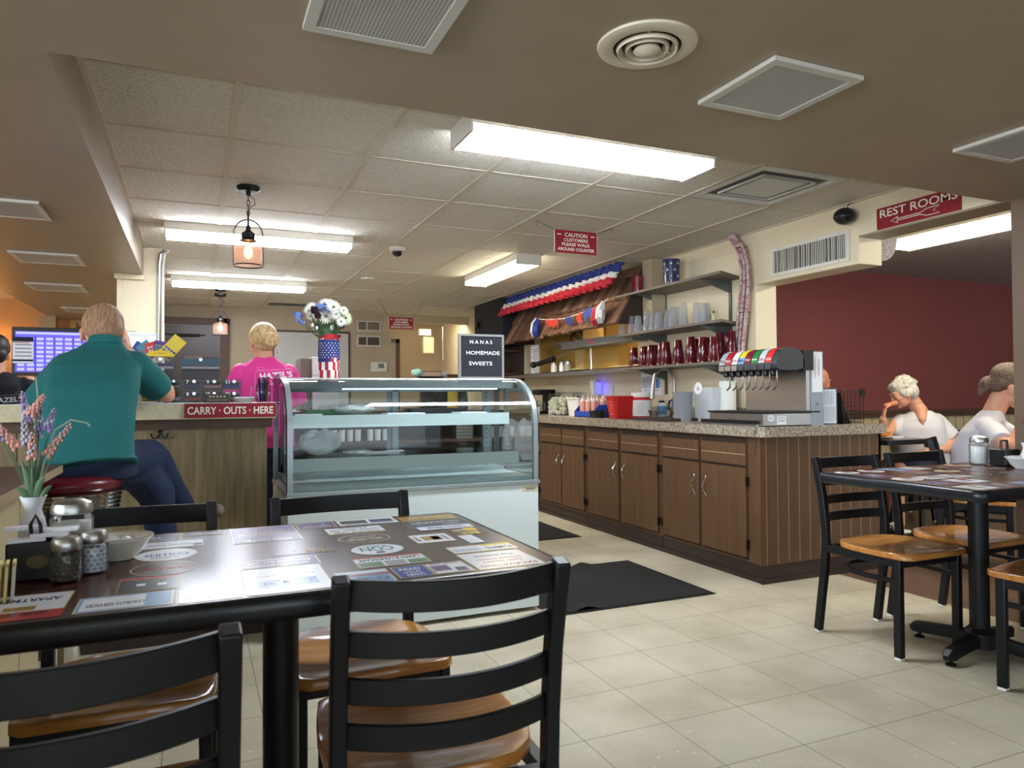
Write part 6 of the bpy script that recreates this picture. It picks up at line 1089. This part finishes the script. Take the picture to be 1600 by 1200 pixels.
for i, (x, y, z, a, c) in enumerate(((-.04, 0, .03, 60, 40), (-.015, -.03, .03, 90, 0), (.02, -.025, .032, 100, 60), (.04, .01, .032, 30, 90), (-.01, .02, .035, 70, -40), (-.02, -.01, .052, 80, 20), (.015, 0, .054, 60, 80))): creamer('creamer cup, %s in the heaped white bowl on the right-hand table' % ['leftmost', 'front left', 'front right', 'rightmost', 'rearmost', 'upper left', 'upper right'][i], (3.405+x, 2.065+y, Z+z), (R(a), R(c), 0), 'creamers in the white bowl')
t = thing('condiment_caddy', 'black condiment caddy on the right-hand table behind the sugar shaker', 'caddy', (3.50, 2.21, Z)); b = MB(M_blackp); b.box(-.05, .05, -.04, .04, 0, .075); b.build('box', t, bev=.003, smooth=0); MB(M_blackp).tube([(-.025, 0, .07), (-.02, 0, .115), (.02, 0, .115), (.025, 0, .07)], .006, 8).build('handle', t)
t = thing('bud_vase', 'small white vase with a red flower at the right photo edge', 'vase', (3.525, 2.12, Z), 0); MB(M_milk).lathe([(.022, 0), (.026, .01), (.028, .05), (.018, .085), (.026, .11)], 24).build('vase_body', t)
b = MB(C('crimson_petal', (170, 30, 60), .6)); daisy(b, (-.02, -.02, .20), (-.3, -.8, .5), .035, C('crimson_petal', (170, 30, 60)), 22, C('crimson_petal', (170, 30, 60)), 3); b.build('bloom', t, smooth=20); b = MB(M_leaf)
MB(M_stem).tube([(0, 0, .09), (-.01, -.01, .15), (-.02, -.018, .2)], .002, 6).build('stem', t)
for k in range(6): a = k*1.1; leaf(b, (-.005, -.005, .13), (-.005+.05*cos(a), -.01-.01*abs(sin(a)), .15+.03*sin(a)), .006)
b.build('leaves', t)
t = thing('fries_plate', 'white plate on the table in the next room', 'plate', (4.80, 3.97, .751)); MB(M_white).lathe([(.06, 0), (.11, .014), (.113, .018), (.105, .016), (.001, .006)], 32).build('plate_body', t)
b = MB(C('french_fry', (226, 166, 60), .6))
for i in range(60): M = Matrix.Translation((rr.uniform(-.05, .06), rr.uniform(-.05, .05), .014+rr.uniform(0, .03))) @ Matrix.Rotation(rr.uniform(0, 3), 4, 'Z') @ Matrix.Rotation(rr.uniform(-.4, .4), 4, 'Y'); b.obox(M, -.035, .035, -.004, .004, -.004, .004)
o = b.build('french_fries', smooth=0, loc=(4.80, 3.97, .758)); tag(o, 'heap of golden french fries on the white plate', 'fries'); o['kind'] = 'stuff'
t = thing('sandwich', 'toasted sandwich lying at the front of the plate of fries', 'sandwich', (4.76, 3.90, .774)); MB(C('toasted_bread', (170, 110, 70), .8)).box(-.05, .05, -.03, .03, 0, .012).box(-.05, .05, -.03, .03, .02, .032).build('bread', t, bev=.005); MB(C('sandwich_filling', (220, 130, 50), .6)).box(-.048, .05, -.03, .03, .011, .021).build('filling', t, smooth=0)
tag(MB(M_white).prism(rrect(-.06, .06, -.04, .04, .01), 0, .008).build('side_dish', loc=(4.98, 3.98, .751), smooth=0), 'flat white dish beside the plate of fries', 'dish')
# ================================================================== PEOPLE
def hmat(c, f, u):
    f = V(f).normalized(); u = V(u); u = (u-f*u.dot(f)).normalized(); s = f.cross(u); M = Matrix(((s.x, f.x, u.x, 0), (s.y, f.y, u.y, 0), (s.z, f.z, u.z, 0), (0, 0, 0, 1))); M.translation = V(c); return M
def person(lab, root, M_sk, c, f, u, s=1.0):
    t = thing('person', lab, 'person', root); L = V(root); H = hmat(V(c)-L, f, u); b = MB(M_sk); return t, L, H, b
def add_head(b, H, s):
    def B(x, y, z, rx, ry, rz): b.T = H; b.ball((x*s, y*s, z*s), (rx*s, ry*s, rz*s), 18); b.T = None
    B(0, -.008, .025, .07, .088, .08); B(0, .02, -.01, .062, .07, .075); B(0, .03, -.05, .052, .055, .05); B(0, .062, -.082, .024, .022, .018); B(0, .075, .02, .05, .018, .014)
    B(0, .092, -.022, .013, .016, .012); B(0, .088, -.004, .008, .012, .02); B(0, .08, -.053, .022, .013, .007); B(0, .078, -.063, .02, .012, .007)
    for q in (-1, 1): B(q*.034, .064, -.028, .022, .02, .02); B(q*.069, -.002, -.018, .007, .018, .028); B(q*.072, -.01, -.01, .008, .012, .018); B(q*.07, .004, -.038, .006, .009, .01); B(q*.028, .066, -.002, .018, .018, .012)
def face_bits(t, H, s, brow=(120, 100, 84)):
    for q in (-1, 1):
        b = MB(C('eye_white', (224, 222, 218), .2)); b.T = H; b.ball((q*.028*s, .077*s, -.001*s), (.011*s, .008*s, .007*s), 12); b.use(C('iris', (62, 74, 84), .2)).ball((q*.028*s, .0835*s, -.001*s), (.0045*s, .003*s, .0045*s), 10); b.T = None; b.build('eye', t)
        b = MB(C('eyebrow_%d' % brow[0], brow, .8)); b.T = H; b.tube([(q*.014*s, .091*s, .018*s), (q*.03*s, .089*s, .023*s), (q*.044*s, .078*s, .017*s)], .0026*s, 6); b.T = None; b.build('eyebrow', t)
    b = MB(C('lips', (176, 104, 96), .5)); b.T = H; b.ball((0, .089*s, -.055*s), (.02*s, .006*s, .003*s), 12).ball((0, .087*s, -.061*s), (.016*s, .006*s, .004*s), 12); b.T = None; b.build('lips', t)
def hand(b, w, d, n, thumb, s=.93, curl=.5, spread=.25):
    """w wrist, d direction of the fingers, n back-of-hand normal, thumb = +1/-1 side"""
    w, d, n = V(w), V(d).normalized(), V(n).normalized(); n = (n-d*n.dot(d)).normalized(); x = d.cross(n)*thumb
    for k in range(4): b.cap(w+d*.005*s+x*(.018-.011*k)*s, .014*s, w+d*.078*s+x*(.028-.019*k)*s, .0105*s, 10)
    b.cap(w, .021*s, w+d*.03*s, .019*s, 12)
    for k, L in enumerate((.068, .076, .07, .054)):
        p = w+d*.08*s+x*(.029-.0195*k)*s; dr = d+x*spread*(.5-.33*k)*.5
        for j, (fr, rad) in enumerate(((.45, .0088), (.32, .008), (.23, .0072))):
            a = curl*(.45+.55*j); dd = (dr.normalized()*cos(a)-n*sin(a)); q = p+dd*L*fr*s; b.cap(p, rad*s, q, rad*.94*s, 8); p = q
    p = w+d*.022*s+x*.024*s; q = p+(d*.7+x*.75-n*.35).normalized()*.04*s; b.cap(p, .0125*s, q, .0105*s, 8); r_ = q+(d*.9+x*.3-n*.4*curl*2).normalized()*.03*s; b.cap(q, .0102*s, r_, .0085*s, 8)
def rel(L, *a): # shift points (keeps radii)
    return [V(v)-L if isinstance(v, (tuple, V)) else v for v in a]
# --- man in teal polo on the stool
t, L, H, b = person('man in teal polo shirt and jeans on the counter stool, head resting on his hand', (-.36, 3.05, 0), M_skin, (-.352, 3.385, 1.362), (-.05, .8, -.6), (0, .6, .8))
add_head(b, H, 1.05); b.chain(*rel(L, (-.34, 3.30, 1.24), .055, (-.345, 3.345, 1.33), .05))
b.loft([((.0, .02, .80), .11, .09), ((0, .03, .9), .115, .08), ((-.0, .12, 1.1), .11, .08), ((.0, .24, 1.24), .13, .06), ((.01, .26, 1.28), .06, .05)])
b.chain(*rel(L, (-.215, 3.32, 1.22), .045, (-.15, 3.41, 1.14), .042, (-.118, 3.455, 1.105), .034, (-.19, 3.46, 1.22), .035, (-.262, 3.44, 1.28), .026)); b.chain(*rel(L, (-.15, 3.41, 1.14), .042, (-.125, 3.45, 1.12), .04))
b.chain(*rel(L, (-.47, 3.30, 1.21), .045, (-.545, 3.40, 1.12), .04, (-.48, 3.52, 1.115), .032, (-.42, 3.56, 1.11), .026))
hand(b, V((-.262, 3.44, 1.28))-L, (-.15, -.1, .75), (.75, -.2, .35), -1, curl=.35); hand(b, V((-.42, 3.56, 1.11))-L, (.9, .25, 0), (0, 0, 1), 1, curl=.5)
body = b.skin('body', t, .005, 4); face_bits(t, H, 1.05, (170, 140, 116))
b = MB(M_teal); b.loft([((.035, -.06, .845), .135, .115, (.12, -.35, 0)), ((.0, -.03, .88), .15, .125), ((-.005, -.0, .96), .152, .125), ((-.005, .045, 1.05), .155, .125), ((-.0, .11, 1.14), .16, .125), ((.0, .18, 1.215), .158, .11), ((.005, .235, 1.265), .125, .085), ((.015, .262, 1.295), .085, .066), ((.022, .272, 1.318), .066, .058)], 32)
b.chain(*rel(L, (-.23, 3.30, 1.215), .072, (-.172, 3.385, 1.155), .064)); b.tube(rel(L, (-.20, 3.345, 1.185), (-.146, 3.415, 1.13)), [.07, .062], 20)
b.chain(*rel(L, (-.455, 3.28, 1.20), .075, (-.53, 3.36, 1.14), .064)); b.tube(rel(L, (-.49, 3.32, 1.17), (-.57, 3.40, 1.085)), [.068, .064], 20)
b.skin('polo_shirt', t, .0065, 5); 
b = MB(M_teal); b.loft([((.022, .262, 1.30), .066, .058, (0, -.25, 0)), ((.024, .278, 1.335), .06, .054, (0, -.25, 0))], 28); b.skin('collar', t, .005, 2)
b = MB(M_jean); b.loft([((0, -.0, .80), .155, .125), ((.01, 0, .86), .15, .12), ((.01, 0, .9), .13, .11)], 28)
b.chain(*rel(L, (-.30, 3.06, .85), .085, (-.18, 3.30, .855), .072, (-.155, 3.33, .83), .066, (-.075, 3.44, .66), .05)); b.tube(rel(L, (-.11, 3.40, .73), (-.05, 3.46, .615)), [.056, .05], 18)
b.chain(*rel(L, (-.38, 3.06, .85), .085, (-.215, 3.26, .80), .08, (-.15, 3.30, .70), .07)); b.tube(rel(L, (-.15, 3.30, .72), (-.12, 3.30, .42)), [.068, .055], 18)
b.skin('jeans', t, .0075, 5)
b = MB(C('grey_slip_on_shoe', (112, 100, 88), .7)); b.chain(*rel(L, (-.035, 3.46, .60), .034, (.03, 3.44, .585), .036, (.085, 3.42, .60), .03)); b.skin('shoe', t, .006, 3)
b = MB(C('grey_slip_on_shoe', (112, 100, 88))); b.chain(*rel(L, (-.12, 3.30, .36), .036, (-.10, 3.38, .35), .036, (-.08, 3.44, .345), .03)); b.skin('shoe', t, .006, 3)
b = MB(M_hairg); b.T = H; b.ball((0, -.016, .032), (.078, .094, .084), 28); b.ball((0, -.045, -.005), (.072, .062, .07), 24); b.ball((-.05, .0, .02), (.03, .05, .045), 16); b.ball((.05, .0, .02), (.03, .05, .045), 16); b.T = None; b.skin('hair', t, .005, 3)
# --- blonde woman in pink
t, L, H, b = person('blonde woman in a pink T-shirt with white lettering, standing behind the counter, back to us', (.37, 4.5, 0), M_skin, (.362, 4.53, 1.428), (-.15, 1, -.1), (0, 0, 1))
add_head(b, H, .98); b.chain(*rel(L, (.365, 4.49, 1.27), .056, (.362, 4.51, 1.39), .05)); b.loft([((0, 0, .8), .14, .1), ((0, 0, 1.05), .12, .09), ((0, 0, 1.25), .12, .07), ((0, 0, 1.31), .06, .05)])
for q in (-1, 1): b.chain(*rel(L, (.37+q*.135, 4.5, 1.25), .045, (.37+q*.178, 4.53, 1.08), .04, (.37+q*.15, 4.68, 1.03), .034, (.37+q*.12, 4.76, 1.02), .027)); hand(b, V((.37+q*.12, 4.76, 1.02))-L, (-q*.3, .9, -.1), (0, 0, 1), -q, curl=.5); b.chain(*rel(L, (.37+q*.07, 4.5, .8), .09, (.37+q*.08, 4.5, .42), .06, (.37+q*.08, 4.5, .06), .04))
b.skin('body', t, .006, 4); face_bits(t, H, .98)
b = MB(M_pink); b.loft([((0, 0, .80), .17, .13), ((0, 0, 1.0), .16, .125), ((0, 0, 1.1), .156, .12), ((0, 0, 1.19), .158, .11), ((0, 0, 1.25), .145, .09), ((0, 0, 1.29), .11, .07), ((0, 0, 1.32), .07, .058), ((0, 0.005, 1.335), .058, .052)], 32)
for q in (-1, 1): b.chain((q*.13, 0, 1.232), .062, (q*.165, .01, 1.15), .062); b.tube([(q*.155, .01, 1.18), (q*.188, .02, 1.05)], [.063, .062], 20)
b.skin('t_shirt', t, .007, 5)
def shirt_print(parent, L_, c, w, m, mo):
    b = MB(m); X = (1, 0, .08); Y = (0, .06, 1); c = V(c); s = w/.19
    b.text("HAZEL'S", c, X, Y, w=w*.95, h=.036*s, bold=.03); b.text('Breakfast, Lunch & Homemade Pies', c+V((.005, .003, -.032))*s, X, Y, w=w*.95, h=.009*s); b.text('Family Owned Since 1975', c+V((.01, .004, -.05))*s, X, Y, w=w*.9, h=.013*s, bold=.02); b.use(mo)
    b.tube([c+V((x, y, z+.08*x))*s for x, y, z in ((-.115, 0, -.05), (-.115, 0, .018), (-.1, 0, .03), (.09, 0, .03), (.125, 0, -.02), (.12, 0, -.055))], .0012*s, 4)
    for x in (-.085, .07): b.tube([c+V((x+.022*cos(a), 0, .042+.008*sin(a)+.08*x))*s for a in [2*pi*k/16 for k in range(16)]], .001*s, 4, closed=True)
    return b.build('shirt_print', parent, smooth=0)
shirt_print(t, L, (.05, -.142, 1.222), .19, M_wtxt, C('pale_pink_print', (236, 170, 206), .6))
b = MB(M_hairb); b.T = H; b.ball((0, -.012, .03), (.08, .094, .084), 28); b.ball((0, -.05, .0), (.074, .06, .072), 24); b.T = None; b.skin('hair', t, .005, 2); b = MB(M_hairb); b.T = H; b.ball((.014, -.112, -.012), (.05, .034, .045), 24); b.tube([(.014+.034*cos(a), -.135, -.012+.03*sin(a)) for a in [2*pi*k/24 for k in range(24)]], .013, 8, closed=True); b.T = None; b.skin('hair_bun', t, .004, 2)
b = MB(C('gold_bead_earring', (230, 214, 170), .2, metal=.8)); b.T = H
for q in (-1, 1): b = MB(C('gold_bead_earring', (230, 214, 170))); b.T = H; b.ball((q*.079, -.004, -.052), .0045, 10).ball((q*.081, -.004, -.068), .0055, 10).tube([(q*.079, -.004, -.05), (q*.081, -.004, -.068)], .0012, 5); b.T = None; b.build('earring', t)
b = MB(M_navy); b.loft([((0, 0, .1), .1, .07), ((0, 0, .5), .14, .1), ((0, 0, .84), .165, .125)], 28); b.skin('trousers', t, .009, 3)
# --- dark-haired person in black T-shirt
t, L, H, b = person('dark-haired person in a black T-shirt at the far left, back to us', (-1.06, 5.0, 0), M_skin, (-1.07, 5.02, 1.36), (-.1, 1, -.25), (0, .2, 1))
add_head(b, H, .98); b.chain(*rel(L, (-1.06, 4.98, 1.22), .055, (-1.065, 5.0, 1.33), .05)); b.loft([((0, 0, .8), .13, .1), ((0, 0, 1.15), .14, .09), ((0, 0, 1.23), .07, .06)])
for q in (-1, 1): b.chain(*rel(L, (-1.06+q*.16, 5.0, 1.18), .05, (-1.06+q*.21, 5.04, 1.0), .042, (-1.06+q*.16, 5.2, .98), .03)); hand(b, V((-1.06+q*.16, 5.2, .98))-L, (-q*.2, .9, 0), (0, 0, 1), -q); b.chain(*rel(L, (-1.06+q*.07, 5.0, .8), .09, (-1.06+q*.08, 5.0, .42), .06, (-1.06+q*.08, 5.0, .06), .04))
b.skin('body', t, .007, 3)
b = MB(M_blk); b.loft([((0, 0, .78), .165, .125), ((0, 0, 1.05), .165, .12), ((0, 0, 1.17), .165, .1), ((0, 0, 1.225), .11, .07), ((0, 0, 1.25), .065, .055)], 30)
for q in (-1, 1): b.chain((q*.155, 0, 1.165), .062, (q*.19, .01, 1.08), .064); b.tube([(q*.17, .01, 1.11), (q*.21, .02, 1.0)], [.065, .062], 18)
b.skin('t_shirt', t, .008, 4); shirt_print(t, L, (.085, -.128, 1.09), .16, C('grey_white_print', (190, 190, 196), .6), C('grey_print', (130, 130, 136), .6))
b = MB(M_haird); b.T = H; b.ball((0, -.014, .028), (.078, .09, .084), 24); b.ball((0, -.045, -.02), (.068, .05, .065), 20); b.T = None; b.skin('hair', t, .006, 2); b = MB(M_navy); b.loft([((0, 0, .1), .1, .07), ((0, 0, .82), .15, .11)], 24); b.skin('trousers', t, .01, 2)
# --- bald man beyond the fountain
t, L, H, b = person('bald man in a white shirt seated behind the menu stand, facing right', (4.49, 4.3, 0), M_skin2, (4.535, 4.3, 1.20), (1, -.12, -.25), (.2, 0, 1))
add_head(b, H, 1.0); b.chain(*rel(L, (4.46, 4.3, 1.03), .055, (4.51, 4.3, 1.14), .052)); b.loft([((-.04, 0, .45), .1, .14), ((-.06, 0, .7), .1, .13), ((-.04, 0, .98), .09, .14), ((-.02, 0, 1.05), .06, .07)])
for q in (-1, 1): b.chain(*rel(L, (4.45, 4.3+q*.15, 1.0), .045, (4.49, 4.3+q*.18, .83), .04, (4.62, 4.3+q*.12, .80), .03, (4.66, 4.3+q*.1, .80), .026)); hand(b, V((4.66, 4.3+q*.1, .80))-L, (1, -q*.1, 0), (0, 0, 1), q); b.chain(*rel(L, (4.47, 4.3+q*.08, .5), .08, (4.73, 4.3+q*.08, .47), .06, (4.75, 4.3+q*.08, .08), .04))
b.skin('body', t, .006, 3); face_bits(t, H, 1.0)
b = MB(M_wcot); b.loft([((-.04, 0, .46), .125, .165), ((-.06, 0, .7), .125, .16), ((-.04, 0, .95), .11, .165), ((-.03, 0, 1.03), .085, .11), ((-.015, 0, 1.065), .062, .066)], 28)
for q in (-1, 1): b.chain(*rel(L, (4.45, 4.3+q*.15, .99), .062, (4.48, 4.3+q*.18, .88), .056))
b.skin('shirt', t, .007, 4); b = MB(M_navy); b.chain((-.02, -.08, .5), .09, (.24, -.08, .48), .07, (.26, -.08, .12), .05); b.chain((-.02, .08, .5), .09, (.24, .08, .48), .07, (.26, .08, .12), .05); b.skin('trousers', t, .009, 3)
b = MB(C('thin_grey_stubble', (150, 120, 96), .7)); b.T = H; b.ball((0, -.035, .0), (.0715, .062, .066), 24); b.T = None; b.skin('hair', t, .005, 2)
# --- white-haired woman eating
e_ = V((.606, -.795, 0)); d_ = V((.795, .606, 0)); up3 = V((0, 0, 1))
t, L, H, b = person('white-haired woman in a white T-shirt eating a sandwich, facing left', (5.45, 4.12, 0), M_skin, (5.28, 4.13, 1.10), -e_*.88-d_*.42-up3*.36, -e_*.3+up3, 1.08)
add_head(b, H, 1.08); b.chain(*rel(L, (5.44, 4.09, .93), .058, (5.36, 4.11, 1.04), .055)); b.chain(*rel(L, (5.39, 4.06, .96), .05, (5.345, 4.015, .885), .032, (5.335, 4.0, .85), .012)); b.loft([(V((5.50, 4.13, .45))-L, .15, .14), (V((5.46, 4.13, .65))-L, .16, .14), (V((5.43, 4.11, .83))-L, .16, .12), (V((5.44, 4.10, .93))-L, .08, .07)], 28, e_, d_)
b.chain(*rel(L, (5.30, 4.19, .87), .05, (5.12, 4.17, .765), .042, (5.085, 4.17, .765), .038, (5.03, 4.12, .89), .028)); hand(b, V((5.03, 4.12, .89))-L, (.1, -.1, .95), (-.75, .6, .1), -1, s=.95, curl=.8)
b.chain(*rel(L, (5.55, 4.02, .86), .06, (5.60, 3.94, .70), .05, (5.50, 3.93, .655), .042, (5.33, 3.97, .62), .03)); hand(b, V((5.33, 3.97, .62))-L, (-.9, .3, -.2), (-.3, -.5, .8), 1, s=.9)
for x, y, fx, fy in ((5.06, 4.12, 5.03, 4.13), (5.02, 3.99, 5.06, 4.00)): b.chain(*rel(L, (5.48, (y+4.1)/2, .5), .085, (x, y, .50), .06, (x, y, .3), .05, (fx, fy, .07), .032, (fx-.09, fy-.03, .04), .03))
b.skin('body', t, .0055, 3); face_bits(t, H, 1.08, (190, 180, 170))
b = MB(M_wcot); b.loft([(V((5.50, 4.13, .44))-L, .20, .17), (V((5.47, 4.13, .58))-L, .21, .17), (V((5.43, 4.12, .70))-L, .215, .165), (V((5.415, 4.11, .82))-L, .20, .145), (V((5.425, 4.10, .895))-L, .165, .12), (V((5.435, 4.095, .935))-L, .105, .085), (V((5.435, 4.09, .955))-L, .07, .062)], 32, e_, d_)
b.chain(*rel(L, (5.31, 4.18, .865), .066, (5.22, 4.185, .80), .058)); b.chain(*rel(L, (5.53, 4.03, .86), .075, (5.57, 3.98, .79), .07)); b.tube(rel(L, (5.545, 4.01, .82), (5.60, 3.945, .735)), [.074, .07], 20)
b.skin('t_shirt', t, .007, 5)
b = MB(M_navy); b.chain(*rel(L, (5.48, 4.12, .5), .1, (5.10, 4.12, .51), .075)); b.chain(*rel(L, (5.48, 4.02, .5), .1, (5.10, 4.0, .51), .075)); b.skin('shorts', t, .008, 3)
b = MB(M_hairw); b.T = H; b.ball((0, -.012, .045), (.09, .098, .086), 26); b.ball((0, -.058, .0), (.086, .058, .08), 22); b.ball((0, .058, .075), (.066, .034, .03), 18); b.ball((.06, .0, .005), (.03, .052, .05), 16); b.ball((-.06, .0, .005), (.03, .052, .05), 16)
rr = random.Random(4)
for k in range(60): a = rr.uniform(0, 6.28); e = rr.uniform(-.2, 1.4); b.ball((.086*cos(a)*cos(e), -.02+.09*sin(a)*cos(e)-.008, .046+.084*sin(e)), .017, 8) if sin(a) < .75 or e > .6 else None
b.T = None; b.skin('hair', t, .005, 1)
for fx, fy in ((5.03, 4.13), (5.06, 4.00)):
    X, Y = fx-L.x, fy-L.y; MB(M_white).box(X-.17, X+.06, Y-.05, Y+.03, 0, .028).build('sandal_sole', t, bev=.01)
    for dx in (-.12, -.07): MB(M_white).tube([(X+dx, Y-.055, .02), (X+dx, Y-.04, .075), (X+dx, Y+.01, .08), (X+dx, Y+.035, .02)], .015, 8).build('sandal_strap', t)
tag(MB(C('bitten_sandwich', (200, 130, 92), .8)).cap((0, 0, 0), .016, (.085, -.02, .02), .02).build('held_sandwich', loc=(5.04, 4.10, 1.0)), 'piece of sandwich held to the mouth of the white-haired woman', 'sandwich')
# --- woman with ponytail
e_ = V((.553, -.833, 0)); d_ = V((.833, .553, 0))
t, L, H, b = person('seated woman with an ash-brown bun in a white T-shirt, cut by the pillar', (4.57, 3.0, 0), M_skin, (4.63, 2.885, 1.14), e_*.9+d_*.25-up3*.4, e_*.35+up3, 1.2)
add_head(b, H, 1.2); b.chain(*rel(L, (4.575, 2.955, .96), .062, (4.605, 2.92, 1.07), .06)); b.loft([(V((4.57, 3.04, .46))-L, .12, .15), (V((4.56, 3.06, .7))-L, .11, .15), (V((4.56, 3.0, .88))-L, .08, .15), (V((4.575, 2.96, .95))-L, .06, .07)], 28, e_, d_)
b.chain(*rel(L, (4.47, 2.92, .88), .05, (4.42, 2.80, .79), .045, (4.44, 2.76, .78), .04, (4.54, 2.74, .93), .028)); hand(b, V((4.54, 2.74, .93))-L, (.2, -.2, .9), (.3, -.8, .1), 1)
b.chain(*rel(L, (4.70, 3.03, .88), .05, (4.72, 2.88, .78), .042, (4.68, 2.76, .80), .03)); hand(b, V((4.68, 2.76, .80))-L, (-.1, -.9, 0), (0, 0, 1), -1)
for q in (-1, 1): h_ = d_*(.09*q); b.chain(V((4.58, 3.0, .52))-L+h_, .1, V((4.74, 2.76, .5))-L+h_, .07, V((4.75, 2.74, .08))-L+h_, .04)
b.skin('body', t, .006, 3); face_bits(t, H, 1.2); H = H @ Matrix.Scale(1.2, 4)
b = MB(M_wcot); b.loft([(V((4.57, 3.04, .50))-L, .155, .19, (0, 0, 0), 2.1), (V((4.565, 3.05, .62))-L, .15, .19, (0, 0, 0), 2.1), (V((4.56, 3.045, .74))-L, .145, .185, (0, 0, 0), 2.1), (V((4.56, 3.01, .85))-L, .125, .175, (0, 0, 0), 2.1), (V((4.565, 2.98, .92))-L, .095, .14, (0, 0, 0), 2.1), (V((4.57, 2.965, .965))-L, .07, .085), (V((4.575, 2.955, .985))-L, .06, .062)], 30, e_, d_)
b.chain(*rel(L, (4.475, 2.925, .88), .072, (4.44, 2.86, .84), .066)); b.tube(rel(L, (4.46, 2.89, .86), (4.42, 2.81, .80)), [.072, .068], 18); b.chain(*rel(L, (4.69, 3.03, .88), .072, (4.71, 2.95, .83), .066))
b.skin('t_shirt', t, .007, 4)
b = MB(M_hairbr); b.T = H; b.ball((0, -.014, .034), (.079, .093, .082), 26); b.ball((0, -.05, .0), (.07, .05, .06), 20); b.ball((0, -.098, -.035), (.036, .034, .045), 18); b.ball((0, -.105, -.075), (.022, .018, .03), 14); b.T = None; b.skin('hair', t, .005, 2)
b = MB(M_navy); b.loft([(V((4.57, 3.03, .45))-L, .16, .19), (V((4.57, 3.04, .56))-L, .16, .19)], 26, e_, d_)
for q in (-1, 1): h_ = d_*(.09*q); b.chain(V((4.58, 3.0, .52))-L+h_, .105, V((4.74, 2.76, .505))-L+h_, .08, V((4.745, 2.75, .35))-L+h_, .07)
b.skin('shorts', t, .008, 3)
for o in S.objects:
    if o.type == 'MESH' and o.parent and o.parent.get('category') == 'person' and o.name.startswith('body'): pass
print('objects', len(S.objects), 'polys', sum(len(m.polygons) for m in bpy.data.meshes))
